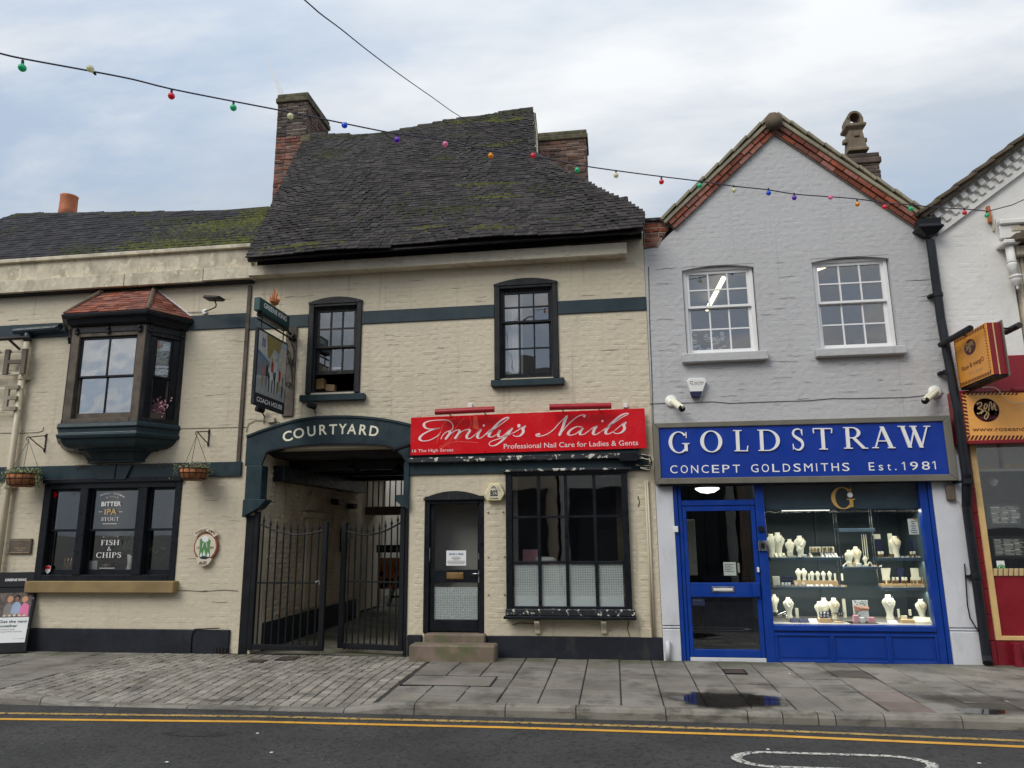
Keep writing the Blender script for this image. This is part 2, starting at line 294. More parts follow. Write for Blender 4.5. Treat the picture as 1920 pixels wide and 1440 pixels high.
M['ypaint'] = mat('worn_yellow_line_paint', (.66, .34, .04), .6, var=.15, vs=4, wear=(.09, .075, .05), wear_t=(.62, .66), wear_s=26, bump=.5)
M['ypaint2'] = mat('faded_yellow_line_paint', (.40, .26, .075), .65, var=.25, vs=4, wear=(.07, .062, .05), wear_t=(.53, .58), wear_s=22, bump=.5)
M['wpaint'] = mat('worn_white_road_paint', (.55, .54, .49), .6, var=.1, vs=5, wear=(.08, .08, .078), wear_t=(.5, .55), wear_s=38, bump=.6)
M['manhole'] = mat('rusty_cover', (.085, .06, .048), .6, var=.25, vs=6, metal=.2, bump=.5)
M['maroon'] = mat('maroon_glazed_tile', (.20, .012, .022), .22, var=.15, vs=3, spec=.5)
M['maroonp'] = mat('maroon_painted_panel', (.22, .008, .016), .35, var=.08)
M['orange'] = mat('orange_sign_panel', (.80, .34, .055), .3, var=.06)
M['orangeb'] = mat('bright_orange_sign_panel', (.90, .42, .10), .3, var=.05)
M['maroonprint'] = mat('maroon_print', (.085, .006, .012), .4, var=.05)
M['timbery'] = mat('pale_timber_trim', (.62, .42, .18), .5, var=.12, vs=6)
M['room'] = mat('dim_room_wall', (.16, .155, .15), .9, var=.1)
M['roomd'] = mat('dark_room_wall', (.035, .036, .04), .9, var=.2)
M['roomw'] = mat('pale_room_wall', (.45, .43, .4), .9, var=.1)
M['teal'] = mat('dark_teal_display_back', (.055, .085, .10), .5, var=.15, vs=1.5)
M['shelf'] = mat('slate_blue_shelf', (.05, .085, .12), .4, var=.08)
M['bust'] = mat('cream_leatherette', (.80, .78, .62), .55, var=.03)
M['beech'] = mat('pale_beech_block', (.62, .42, .22), .5, var=.1, vs=6)
M['navy'] = mat('navy_velvet', (.012, .016, .06), .8, var=.2)
M['curtain'] = mat('white_net_curtain', (.88, .88, .85), .9, var=.06)
M['pink'] = mat('pale_pink_card', (.75, .36, .42), .6, var=.05)
M['paper'] = mat('white_paper', (.76, .78, .78), .7, var=.02)
M['glass'] = glass('window_glass', tint=(.96, .97, .97), refl=1.6, base=.07, wav=.04)
M['glassup'] = glass('old_upper_window_glass', tint=(.97, .97, .98), refl=2.6, base=.09, wav=.12)
M['glassbay'] = glass('reflective_bay_glass', tint=(.97, .97, .97), refl=3.4, base=.42, wav=.3)
M['shopglass'] = glass('shop_glass', tint=(.95, .97, .96), refl=1.0, base=.04, wav=.03)
def bulbmat(name, col):
    m = bpy.data.materials.new(name); m.use_nodes = True; t = m.node_tree; t.nodes.clear(); n = t.nodes.new; L = t.links.new
    o = n('ShaderNodeOutputMaterial'); tl = n('ShaderNodeBsdfTranslucent'); df = n('ShaderNodeBsdfDiffuse'); gl = n('ShaderNodeBsdfGlossy'); a = n('ShaderNodeMixShader'); b = n('ShaderNodeMixShader')
    tl.inputs[0].default_value = (*[min(1, c*1.3+.02) for c in col], 1); df.inputs[0].default_value = (*col, 1); gl.inputs['Roughness'].default_value = .08; a.inputs[0].default_value = .5; b.inputs[0].default_value = .08
    L(df.outputs[0], a.inputs[1]); L(tl.outputs[0], a.inputs[2]); L(a.outputs[0], b.inputs[1]); L(gl.outputs[0], b.inputs[2]); L(b.outputs[0], o.inputs[0]); return m
BULB = dict(green=(.0, .62, .30), clear=(.80, .80, .55), red=(.85, .01, .05), blue=(.01, .16, .85), purple=(.22, .04, .62), pink=(.9, .3, .48), amber=(.95, .42, .02))
for k, c in BULB.items(): M['b_'+k] = bulbmat(k+'_bulb_glass', c)
def film(name):
    m = bpy.data.materials.new(name); m.use_nodes = True; t = m.node_tree; t.nodes.clear(); L = t.links.new; n = t.nodes.new
    o = n('ShaderNodeOutputMaterial'); mx = n('ShaderNodeMixShader'); tr = n('ShaderNodeBsdfTransparent'); df = n('ShaderNodeBsdfDiffuse'); tl = n('ShaderNodeBsdfTranslucent'); m2 = n('ShaderNodeMixShader'); m2.inputs[0].default_value = .12
    df.inputs[0].default_value = (.82, .88, .86, 1); tl.inputs[0].default_value = (.7, .75, .73, 1)
    g = n('ShaderNodeNewGeometry'); v = n('ShaderNodeTexVoronoi'); v.feature = 'DISTANCE_TO_EDGE'; v.inputs['Scale'].default_value = 32; v.inputs['Randomness'].default_value = .35; L(g.outputs['Position'], v.inputs['Vector'])
    r = n('ShaderNodeMapRange'); L(v.outputs['Distance'], r.inputs[0]); r.inputs[1].default_value = .06; r.inputs[2].default_value = .2; r.inputs[3].default_value = 1; r.inputs[4].default_value = .5
    L(df.outputs[0], m2.inputs[1]); L(tl.outputs[0], m2.inputs[2]); L(r.outputs[0], mx.inputs[0]); L(tr.outputs[0], mx.inputs[1]); L(m2.outputs[0], mx.inputs[2]); L(mx.outputs[0], o.inputs[0])
    return m
M['film'] = film('patterned_privacy_film')
M['filmplain'] = mat('plain_frosted_film', (.80, .88, .87), .6, var=.04)
M['lit'] = emit('lit_fluorescent_tube', (1, .86, .55), 3.0)
M['litc'] = emit('lit_ceiling_dome', (1, .96, .85), 2.2)
M['spot'] = emit('lit_display_strip', (1, .96, .88), 1.2)

# ------------------------------------------------------------------ lettering
def textmesh(s, bold=0.0):
    cu = bpy.data.curves.new('t', 'FONT'); cu.body = s; cu.offset = bold; cu.resolution_u = 3
    o = bpy.data.objects.new('t', cu); me = o.to_mesh(); vs = [v.co.copy() for v in me.vertices]; fs = [tuple(p.vertices) for p in me.polygons]
    o.to_mesh_clear(); bpy.data.objects.remove(o); bpy.data.curves.remove(cu); return vs, fs
def frame_map(O, ex, ez, nrm): return lambda x, z, d=0.0: Vector(O)+Vector(ex)*x+Vector(ez)*z+Vector(nrm)*d
_capv = textmesh('H')[0]; CAPH = max(v.y for v in _capv)
def text(name, s, fm, w, h, m, parent, bold=0.0, shear=0.0, cap=None):
    """letters laid flat: fm maps (x, z, depth) of a local frame; fits width w and cap height h"""
    vs, fs = textmesh(s, bold); x0 = min(v.x for v in vs); x1 = max(v.x for v in vs)
    kx = w/(x1-x0); kz = h/CAPH
    me = bpy.data.meshes.new(name); pts = [fm((v.x-x0)*kx+v.y*kz*shear, v.y*kz, .002) for v in vs]
    me.from_pydata(pts, [], fs); me.update(); return obj(name, me, m, parent)
def wall_frame(a, b, y):                 # baseline from a to b (x,z) in the plane y
    a = Vector((a[0], y, a[1])); b = Vector((b[0], y, b[1])); e = (b-a).normalized(); up = Vector((0, -1, 0)).cross(e)*-1
    up = Vector((-e.z, 0, e.x)); return frame_map(a, e, up, (0, -1, 0)), (b-a).length
def wtext(name, s, a, b, h, y, m, parent, bold=0.0, shear=0.0):
    fm, w = wall_frame(a, b, y); return text(name, s, fm, w, h, m, parent, bold, shear)
# serif capitals drawn as pen strokes; every stroke is a pair of edges
def _bar(x0, y0, x1, y1, w): return ([(x0-w/2, y0), (x1-w/2, y1)], [(x0+w/2, y0), (x1+w/2, y1)])
def _hb(x0, x1, y, t): return ([(x0, y-t/2), (x1, y-t/2)], [(x0, y+t/2), (x1, y+t/2)])
def _ring(cx, cy, rx, ry, tk, tn, a0=0, a1=360, n=28):
    L, R_ = [], []
    for i in range(n+1):
        a = RAD(a0+(a1-a0)*i/n); L.append((cx+rx*math.cos(a), cy+ry*math.sin(a))); R_.append((cx+(rx-tk)*math.cos(a), cy+(ry-tn)*math.sin(a)))
    return (L, R_)
def _pen(pts, wf):
    P_ = []
    for i in range(len(pts)-1):
        p0 = pts[max(i-1, 0)]; p1 = pts[i]; p2 = pts[i+1]; p3 = pts[min(i+2, len(pts)-1)]
        for k in range(6):
            t = k/6; P_.append(tuple(.5*((2*p1[j])+(-p0[j]+p2[j])*t+(2*p0[j]-5*p1[j]+4*p2[j]-p3[j])*t*t+(-p0[j]+3*p1[j]-3*p2[j]+p3[j])*t**3) for j in (0, 1)))
    P_.append(tuple(pts[-1])); L, R_ = [], []
    for i, p in enumerate(P_):
        a = P_[max(i-1, 0)]; b = P_[min(i+1, len(P_)-1)]; dx, dy = b[0]-a[0], b[1]-a[1]; l = math.hypot(dx, dy) or 1; dx /= l; dy /= l
        w = wf(dx, dy, i/(len(P_)-1)); L.append((p[0]-dy*w/2, p[1]+dx*w/2)); R_.append((p[0]+dy*w/2, p[1]-dx*w/2))
    return (L, R_)
K, T_, S_ = .15, .055, .045
def _s(cx, y, w=.36): return _hb(cx-w/2, cx+w/2, y+(S_/2 if y < .5 else -S_/2), S_)
SER = {
 'I': (.36, [_bar(.18, 0, .18, 1, K), _s(.18, 0), _s(.18, 1)]),
 'L': (.62, [_bar(.18, 0, .18, 1, K), _s(.18, 1), _hb(.02, .6, .0225, .045), _bar(.56, .02, .60, .26, .04)]),
 'O': (1.02, [_ring(.51, .5, .5, .52, .17, .045)]),
 'C': (.9, [_ring(.5, .5, .48, .52, .16, .045, 38, 325), _bar(.86, .68, .86, .98, .04)]),
 'G': (1.0, [_ring(.5, .5, .48, .52, .17, .045, 40, 318), _bar(.86, .70, .86, .99, .04), _bar(.84, .08, .84, .44, K), _hb(.66, 1.0, .44, .045)]),
 'D': (.98, [_bar(.18, 0, .18, 1, K), _ring(.42, .5, .55, .5, .16, .045, -90, 90), _hb(.02, .45, .0225, .045), _hb(.02, .45, .9775, .045)]),
 'S': (.62, [_pen([(.54, .76), (.50, .93), (.32, .985), (.12, .90), (.10, .70), (.30, .55), (.50, .42), (.56, .22), (.42, .04), (.22, .02), (.08, .12), (.05, .27)], lambda dx, dy, t: .045+.11*max(0, 1-abs(t-.5)*2.6)), _bar(.555, .68, .555, .98, .035), _bar(.05, .02, .05, .30, .035)]),
 'T': (.84, [_bar(.42, 0, .42, 1, K), _s(.42, 0), _hb(.02, .82, .975, .05), _bar(.03, .76, .01, .98, .04), _bar(.81, .76, .83, .98, .04)]),
 'R': (.98, [_bar(.18, 0, .18, 1, K), _s(.18, 0), _ring(.36, .74, .36, .26, .14, .045, -90, 90), _hb(.02, .40, .9775, .045), _hb(.18, .40, .50, .045), _bar(.42, .5, .84, 0, .17), _s(.88, 0, .22)]),
 'A': (1.0, [_bar(.14, 0, .49, 1, .055), _bar(.84, 0, .48, 1, .17), _hb(.25, .72, .33, .045), _s(.14, 0, .28), _s(.84, 0, .32)]),
 'W': (1.4, [_bar(.18, 1, .46, 0, .16), _bar(.46, 0, .74, 1, .055), _bar(.64, 1, .95, 0, .16), _bar(.95, 0, 1.26, 1, .055), _s(.16, 1, .32), _s(.66, 1, .3), _s(1.25, 1, .28)]),
 'F': (.66, [_bar(.18, 0, .18, 1, K), _s(.18, 0), _hb(.02, .62, .9775, .045), _hb(.18, .48, .52, .045), _bar(.62, .76, .62, .98, .04), _bar(.48, .4, .48, .64, .03)]),
 'H': (.96, [_bar(.18, 0, .18, 1, K), _bar(.78, 0, .78, 1, K), _s(.18, 0), _s(.18, 1), _s(.78, 0), _s(.78, 1), _hb(.18, .78, .5, .045)]),
 'P': (.76, [_bar(.18, 0, .18, 1, K), _s(.18, 0), _ring(.36, .72, .38, .28, .14, .045, -90, 90), _hb(.02, .40, .9775, .045), _hb(.18, .40, .4625, .045)]),
 'U': (.92, [_bar(.18, .3, .18, 1, K), _bar(.76, .3, .76, 1, .055), _ring(.445, .32, .345, .34, .14, .045, 180, 360), _s(.18, 1), _s(.76, 1, .3)]),
 'E': (.68, [_bar(.18, 0, .18, 1, K), _hb(.02, .64, .9775, .045), _hb(.02, .66, .0225, .045), _hb(.18, .5, .5, .045), _bar(.63, .78, .63, .98, .04), _bar(.64, .02, .66, .26, .04), _bar(.5, .4, .5, .62, .03)]),
 '&': (.95, [_pen([(.86, .0), (.62, .2), (.36, .55), (.24, .78), (.34, .96), (.50, .9), (.50, .75), (.30, .52), (.10, .34), (.10, .12), (.32, .0), (.55, .08), (.72, .28), (.80, .48)], lambda dx, dy, t: .05+.08*abs(dy-dx)/1.5)]),
}
def serif_letter(name, ch, fm, x, w, h, m, parent, depth=.004):
    adv, st = SER[ch]; mb = MB(); k = w/adv
    for i, (L, R_) in enumerate(st):
        n = len(L); dd = depth+i*.0003
        vs = [fm(x+a*k, b*h, dd) for a, b in L]+[fm(x+a*k, b*h, dd) for a, b in R_]+[fm(x+a*k, b*h, 0) for a, b in L]+[fm(x+a*k, b*h, 0) for a, b in R_]
        fs = []
        for j in range(n-1): fs += [(j, j+1, n+j+1, n+j), (j, 2*n+j, 2*n+j+1, j+1), (n+j, n+j+1, 3*n+j+1, 3*n+j)]
        fs += [(0, n, 3*n, 2*n), (n-1, 3*n-1, 4*n-1, 2*n-1)]
        mb.add(vs, fs)
    return mb.build(name, m, parent)
def serif_word(name, s, fm, w, h, m, parent, gap=.16, depth=.002):
    tot = sum(SER[c][0] if c != ' ' else .5 for c in s)+gap*(len(s)-1); k = w/tot; x = 0; mb = None
    e = []
    for c in s:
        if c != ' ': e.append(serif_letter(name, c, fm, x, SER[c][0]*k, h, m, parent, depth))
        x += ((SER[c][0] if c != ' ' else .5)+gap)*k
    return e
# ------------------------------------------------------------------ masonry
def project(p):
    v = Vector(p)-CPOS; c = v.dot(CF)
    if c <= .1: return None
    return 960+FPX*v.dot(CR)/c, 720-FPX*v.dot(CU)/c
def seen(p, m=60):
    a = project(p); return a is not None and -m < a[0] < 1920+m and -m < a[1] < 1440+m
ID = Matrix.Identity(4)
def slab(name, x0, x1, z0, z1, holes, mt, parent, y=0.0, th=.28, Mx=ID, back=True):
    xs = sorted({x0, x1, *[min(max(v, x0), x1) for h in holes for v in h[:2]]}); zs = sorted({z0, z1, *[min(max(v, z0), z1) for h in holes for v in h[2:]]})
    mb = MB()
    inside = lambda x, z: (x0 < x < x1 and z0 < z < z1) and not any(h[0] < x < h[1] and h[2] < z < h[3] for h in holes)
    for i in range(len(xs)-1):
        for j in range(len(zs)-1):
            a, b, c, d = xs[i], xs[i+1], zs[j], zs[j+1]; mx, mz = (a+b)/2, (c+d)/2
            if not inside(mx, mz): continue
            vs = [(x, yy, z) for yy in (y, y+th) for x, z in ((a, c), (b, c), (b, d), (a, d))]; fs = [(0, 1, 2, 3), (7, 6, 5, 4)]
            if not inside(a-1e-4, mz): fs.append((0, 3, 7, 4))
            if not inside(b+1e-4, mz): fs.append((1, 5, 6, 2))
            if not inside(mx, c-1e-4): fs.append((0, 4, 5, 1))
            if not inside(mx, d+1e-4): fs.append((3, 2, 6, 7))
            mb.add([Mx@Vector(v) for v in vs], fs)
    return mb.build(name, mt, parent)
_bm = {}
def brick_mesh(mt, soft=False):
    k = (mt.name, soft); inset, ch = (.75, .13) if soft else (.05, .06)
    if k not in _bm:
        mb = MB(); a = [(-.5, 0, -.5), (.5, 0, -.5), (.5, 0, .5), (-.5, 0, .5)]; i = .5-inset*.4; j = .5-ch*1.6
        b = [(-i, -1, -j), (i, -1, -j), (i, -1, j), (-i, -1, j)]
        mb.add(a+b, [(4, 5, 6, 7), (0, 1, 5, 4), (1, 2, 6, 5), (2, 3, 7, 6), (3, 0, 4, 7)]); me = mb.mesh('brick'); me.materials.append(mt); _bm[k] = me
    return _bm[k]
def bricks(wall, x0, x1, z0, z1, holes, mt, y=0.0, relief=.005, course=.0755, bl=.226, keep=300, Mx=ID, clip=None, wave=.012, tilt=.006, bond='flemish', jh=.007, name='brick'):
    """one pass over the courses: every brick is clipped to the openings; the nearest `keep` are objects, the rest one piece"""
    it = []; z = z0; k = 0
    while z < z1-.02:
        zt = min(z+course, z1); x = x0-(k % 2)*bl*.5-random.random()*.02; seq = 0
        while x < x1:
            w = bl if (bond != 'flemish' or seq % 2 == 0) else bl*.52
            seq += 1; a, b = max(x, x0), min(x+w, x1); x += w
            segs = [(a, b)]
            if clip: 
                lo, hi = clip(z, zt); segs = [(max(a, lo), min(b, hi))]
            for h in holes:
                if h[2] < zt-.005 and h[3] > z+.005:
                    ns = []
                    for s, e in segs:
                        if h[1] <= s or h[0] >= e: ns.append((s, e)); continue
                        if h[0] > s: ns.append((s, h[0]))
                        if h[1] < e: ns.append((h[1], e))
                    segs = ns
            for s, e in segs:
                if e-s < .03: continue
                cx, cz = (s+e)/2, (z+zt)/2
                dz = random.gauss(0, .003)+wave*math.sin(cx*1.1+cz*.6)+wave*.5*math.sin(cx*3.1+1)
                if cz > z1-.15 or cz < z0+.15: dz *= .3
                it.append((cx, cz+dz, e-s-(jh*.5 if jh >= .008 else .0015), zt-z-jh, relief*random.uniform(.15, 1.7), random.gauss(0, tilt)))
        z += course; k += 1
    W_ = []
    for t in it:
        p = Mx@Vector((t[0], y, t[1]))
        if seen(p): W_.append((((p-CPOS).length), t))
    W_.sort(key=lambda a: a[0])
    me = brick_mesh(mt, jh < .008)
    for d, t in W_[:keep]:
        o = bpy.data.objects.new(name, me); COL.objects.link(o); o.parent = wall
        o.matrix_local = Mx@Matrix.Translation((t[0], y+.0005, t[1]))@Matrix.Rotation(t[5], 4, 'Y')@Matrix.Diagonal((t[2], t[4], t[3], 1))
    mb = MB(); base = [v.co.copy() for v in me.vertices]; fs = [tuple(p.vertices) for p in me.polygons]
    for d, t in W_[keep:]:
        mm = Mx@Matrix.Translation((t[0], y+.0005, t[1]))@Matrix.Rotation(t[5], 4, 'Y')@Matrix.Diagonal((t[2], t[4], t[3], 1))
        mb.add([mm@v for v in base], fs)
    if mb.v: kind(mb.build(name+'_courses', mt, wall), 'stuff')
_tm = {}
def tile_mesh(mt, tw, g, th=.019):
    k = (mt.name, tw, g)
    if k not in _tm:
        l = g*1.55; w = tw/2-.0006
        # local: x across, y down the slope is -, z normal. butt end at y=0 lifted
        mb = MB(); v = [(-w, 0, .012), (w, 0, .012), (w, l, .001), (-w, l, .001), (-w, 0, .010+th), (w, 0, .010+th), (w, l, .001+th), (-w, l, .001+th)]
        mb.add(v, [(4, 5, 6, 7), (0, 1, 5, 4), (1, 2, 6, 5), (3, 0, 4, 7)]); me = mb.mesh('roof_tile'); me.materials.append(mt); _tm[k] = me
    return _tm[k]
def tiles(roof, O, eu, ev, poly, mt, gauge=.11, tw=.165, keep=300, warp=None, jit=1.0, name='roof_tile'):
    """poly: outline in plane coordinates (u along the eaves, v up the slope)"""
    O, eu, ev = Vector(O), Vector(eu).normalized(), Vector(ev).normalized(); en = eu.cross(ev).normalized()
    if en.z < 0: en = -en
    vmax = max(p[1] for p in poly); v = min(p[1] for p in poly); r = 0; it = []
    while v < vmax-.02:
        vc = v+gauge*.5; xs = []
        for i in range(len(poly)):
            a, b = poly[i], poly[(i+1) % len(poly)]
            if (a[1] <= vc) != (b[1] <= vc): xs.append(a[0]+(b[0]-a[0])*(vc-a[1])/(b[1]-a[1]))
        xs.sort()
        for s in range(0, len(xs)-1, 2):
            x = xs[s]-random.random()*tw
            while x < xs[s+1]-.01:
                a, b = max(x, xs[s]-.02), min(x+tw, xs[s+1]+.02)
                if b-a > .03: it.append(((a+b)/2, v, (b-a)/tw, r))
                x += tw
        v += gauge; r += 1
    me = tile_mesh(mt, tw, gauge); R4 = Matrix((( eu.x, ev.x, en.x, 0), (eu.y, ev.y, en.y, 0), (eu.z, ev.z, en.z, 0), (0, 0, 0, 1)))
    L_ = []
    for u, v, s, r in it:
        h = warp(u, v) if warp else 0
        p = O+eu*u+ev*v+en*h
        if not seen(p, 200): continue
        rw = .006*math.sin(u*1.1+r*.25)*jit
        mm = Matrix.Translation(p+ev*(random.gauss(0, .0016)*jit+rw))@R4@Matrix.Rotation(random.gauss(0, .004)*jit, 4, 'Z')@Matrix.Rotation(random.gauss(0, .005)*jit, 4, 'X')@Matrix.Rotation(random.gauss(0, .008)*jit, 4, 'Y')@Matrix.Diagonal((s, 1, random.uniform(.9, 1.15), 1))
        L_.append(((p-CPOS).length, mm))
    L_.sort(key=lambda a: a[0])
    for d, mm in L_[:keep]:
        o = bpy.data.objects.new(name, me); COL.objects.link(o); o.parent = roof; o.matrix_local = mm
    mb = MB(); base = [v.co.copy() for v in me.vertices]; fs = [tuple(p.vertices) for p in me.polygons]
    for d, mm in L_[keep:]: mb.add([mm@v for v in base], fs)
    if mb.v: kind(mb.build(name+'_courses', mt, roof), 'stuff')
def plane_poly(name, O, eu, ev, poly, mt, parent, warp=None, n=1):
    O, eu, ev = Vector(O), Vector(eu).normalized(), Vector(ev).normalized()
    mb = MB(); mb.add([O+eu*u+ev*v for u, v in poly], [tuple(range(len(poly)))]); return mb.build(name, mt, parent)
_blob = None
def inpoly(u, v, poly):
    c = False
    for i in range(len(poly)):
        a, b = poly[i], poly[(i+1) % len(poly)]
        if (a[1] <= v) != (b[1] <= v) and u < a[0]+(b[0]-a[0])*(v-a[1])/(b[1]-a[1]): c = not c
    return c
def moss(roof, O, eu, ev, warp, patches, poly, name='moss'):
    """each patch (u, v, ru, rv, n, dark): many small lumps caught on the tile edges"""
    O, eu, ev = Vector(O), Vector(eu).normalized(), Vector(ev).normalized(); en = eu.cross(ev).normalized()
    if en.z < 0: en = -en
    for pm, flag in ((M['mossy'], 0), (M['mossd'], 1)):
        mb = MB()
        for u, v, ru, rv, n, dk in patches:
            if dk != flag: continue
            for _ in range(n):
                a, r = random.uniform(0, 6.28), abs(random.gauss(0, .5)); uu, vv = u+ru*r*math.cos(a)*(1.2), v+rv*r*math.sin(a)
                vv = round(vv/.11)*.11+random.gauss(0, .014)
                if not inpoly(uu, vv, poly): continue
                h = (warp(uu, vv) if warp else 0)+.02; c = O+eu*uu+ev*vv+en*h; s = random.uniform(.016, .046); l = random.uniform(1, 2.2)
                pts = [c+eu*s*l, c+ev*s*.8, c-eu*s*l, c-ev*s*.9, c+en*s*.55+eu*random.gauss(0, s*.3)]
                mb.add(pts, [(0, 1, 4), (1, 2, 4), (2, 3, 4), (3, 0, 4)])
        if mb.v: kind(mb.build(name, pm, roof), 'stuff')

# ------------------------------------------------------------------ ground
gr = kind(MB().add([(-900, -900, -.115), (900, -900, -.115), (900, 900, -.115), (-900, 900, -.115)], [(0, 1, 2, 3)]).build('ground', M['asphalt']), 'structure')
def sm(a, b, x): t = max(0, min(1, (x-a)/(b-a))); return t*t*(3-2*t)
def gz(x, y):
    d = sm(-6.35, -5.5, x)*(1-sm(-2.95, -2.1, x)); return -.078*d*sm(-1.3, -2.7, y)+(-.004*sm(-.5, -1.4, y))*sm(.8, 1.3, x)*(1-sm(2, 2.6, x))
KY = -2.68
def road():
    mb = MB(); n = 90
    for i in range(n+1):
        x = -20+40*i/n; mb.v += [(x, KY+.02, -.1), (x, -9.0, -.1)]
    for i in range(n): a = 2*i; mb.f.append((a, a+1, a+3, a+2))
    kind(mb.build('road', M['asphalt']), 'structure')
    fp = bx('far_pavement', M['slab'], None, -20, 20, -12.9, -9.0, -.2, .0, 0); kind(fp, 'structure')
road()
pave = MB()
nx, ny = 140, 16
for j in range(ny+1):
    for i in range(nx+1):
        x = -12+21.5*i/nx; y = -2.56+2.62*j/ny; pave.v.append((x, y, gz(x, y)-.012))
for j in range(ny):
    for i in range(nx): a = j*(nx+1)+i; pave.f.append((a, a+1, a+nx+2, a+nx+1))
pave = kind(pave.build('pavement', M['joint']), 'structure')
def paver(name, x0, x1, y0, y1, mt, th=.03, gap=.004, tilt=.0, dz=0.0):
    cx, cy = (x0+x1)/2, (y0+y1)/2; mb = MB(); g = gap; c = .005; dd = lambda: dz+random.gauss(0, tilt)
    xs = (x0+g, x1-g); ys = (y0+g, y1-g); d0 = dd(); sx, sy = random.gauss(0, tilt), random.gauss(0, tilt)
    Z = lambda x, y: gz(x, y)+d0+sx*(x-cx)/(x1-x0)+sy*(y-cy)/(y1-y0)
    top = [(x, y, Z(x, y)) for x, y in ((xs[0]+c, ys[0]+c), (xs[1]-c, ys[0]+c), (xs[1]-c, ys[1]-c), (xs[0]+c, ys[1]-c))]
    mid = [(x, y, Z(x, y)-c) for x, y in ((xs[0], ys[0]), (xs[1], ys[0]), (xs[1], ys[1]), (xs[0], ys[1]))]
    bot = [(x, y, z-th) for x, y, z in mid]
    mb.add(top+mid+bot, [(0, 1, 2, 3)]+[(4+i, 4+(i+1) % 4, (i+1) % 4, i) for i in range(4)]+[(8+i, 8+(i+1) % 4, 4+(i+1) % 4, 4+i) for i in range(4)]); return mb
# block pavers in front of the archway
SX0, SX1 = -6.75, -2.42
sets = []; x = SX0; r = 0
while x < SX1-.05:
    w = .126; b1 = min(x+w, SX1); y = -.04+random.choice((0, -.0)); r += 1
    first = random.uniform(.06, .14)
    while y > -2.54:
        d = first if first else random.choice((.085, .1, .1, .125)); first = 0; y1 = y-d
        if y1 < -2.44: y1 = -2.55
        sets.append((x, b1, y1, y)); y = y1
    x = b1
sets.sort(key=lambda s: (Vector(((s[0]+s[1])/2, s[2], 0))-CPOS).length)
vis = [s for s in sets if seen((s[0], s[2], 0))]
for s in vis[:300]: paver('paving_block', *s, M['sett'], tilt=.0022, gap=.007).build('paving_block', M['sett'], pave)
rest = MB()
for s in vis[300:]: m_ = paver('', *s, M['sett'], tilt=.0022, gap=.007); rest.add(m_.v, m_.f)
kind(rest.build('paving_blocks', M['sett'], pave), 'stuff')
def slabs(xa, xb, w, off):
    x = xa; c = 0
    while x < xb-.02:
        x1 = min(x+w, xb); y = -.03; first = .32 if c % 2 else .62
        while y > -2.54:
            d = first if y == -.03 else random.choice((.45, .45, .3, .3)); y1 = y-d
            if y1 < -2.36: y1 = -2.55
            p = ((x+x1)/2, (y+y1)/2, 0)
            if seen(p, 700): paver('', x, x1, y1, y, None, tilt=.003, gap=.0075).build('paving_slab', M['slabr'] if (2.2 < x < 2.7 and y1 < -1.8) else M['slab'], pave)
            y = y1
        x = x1; c += 1
slabs(SX1, 8.9, .405, 0); slabs(-10.4, SX0, .62, 0)
def kerb(x0, x1):
    mb = MB(); rings = []
    for k in range(5):
        x = x0+.004+(x1-x0-.008)*k/4; t = gz(x, -2.7); t = min(t, 0)
        prof = [(-2.55, -.2), (-2.55, t), (KY+.035, t), (KY+.01, t-.012), (KY-.004, t-.04), (KY-.012, -.2)]
        rings.append([(x, y, z) for y, z in prof])
    mb.loft(rings); return mb.build('kerb_stone', M['kerb'], pave, .003)
xs = [-10.5, -9.6, -8.7, -7.8, -6.9, -6.05, -5.2, -4.4, -3.5, -2.72, -2.0, -1.1, -.42, .42, 1.16, 1.47, 1.78, 1.93, 2.35, 3.0, 3.7, 4.3, 5.2, 6.1, 7.0, 7.9, 8.8]
for a, b in zip(xs, xs[1:]): kerb(a, b)
def strip(name, pts, w, z, mt, label=None):
    mb = MB(); L, R_ = [], []
    for i, p in enumerate(pts):
        a, b = pts[max(i-1, 0)], pts[min(i+1, len(pts)-1)]; d = Vector((b[0]-a[0], b[1]-a[1])).normalized(); nn = Vector((-d.y, d.x))*w/2
        L.append((p[0]+nn.x, p[1]+nn.y, z)); R_.append((p[0]-nn.x, p[1]-nn.y, z))
    n = len(pts); mb.add(L+R_, [(i, n+i, n+i+1, i+1) for i in range(n-1)]); return mb
def yl(px): return [G(x, y, -.096) for x, y in px]
ln = yl([(0, 1338), (480, 1342), (960, 1353), (1440, 1366), (1920, 1386)]); a0 = ln[0]; ln = [(a0[0]-6, a0[1]-.02)]+ln+[(ln[-1][0]+5, ln[-1][1]-.03)]
for nm, px, m_, lab in (('yellow_line', [(0, 1337), (480, 1343), (960, 1354), (1440, 1369), (1920, 1389)], 'ypaint2', 'faded yellow line painted nearest the kerb'),
                   ('yellow_line', [(0, 1348), (480, 1353), (960, 1364), (1440, 1379), (1920, 1400)], 'ypaint', 'brighter yellow line painted farther from the kerb')):
    ln = yl(px); ln = [(ln[0][0]-6, ln[0][1])]+ln+[(ln[-1][0]+5, ln[-1][1])]
    o = strip('', ln, .066, -.096, None).build(nm, M[m_]); kind(o, 'structure'); o['label'] = lab
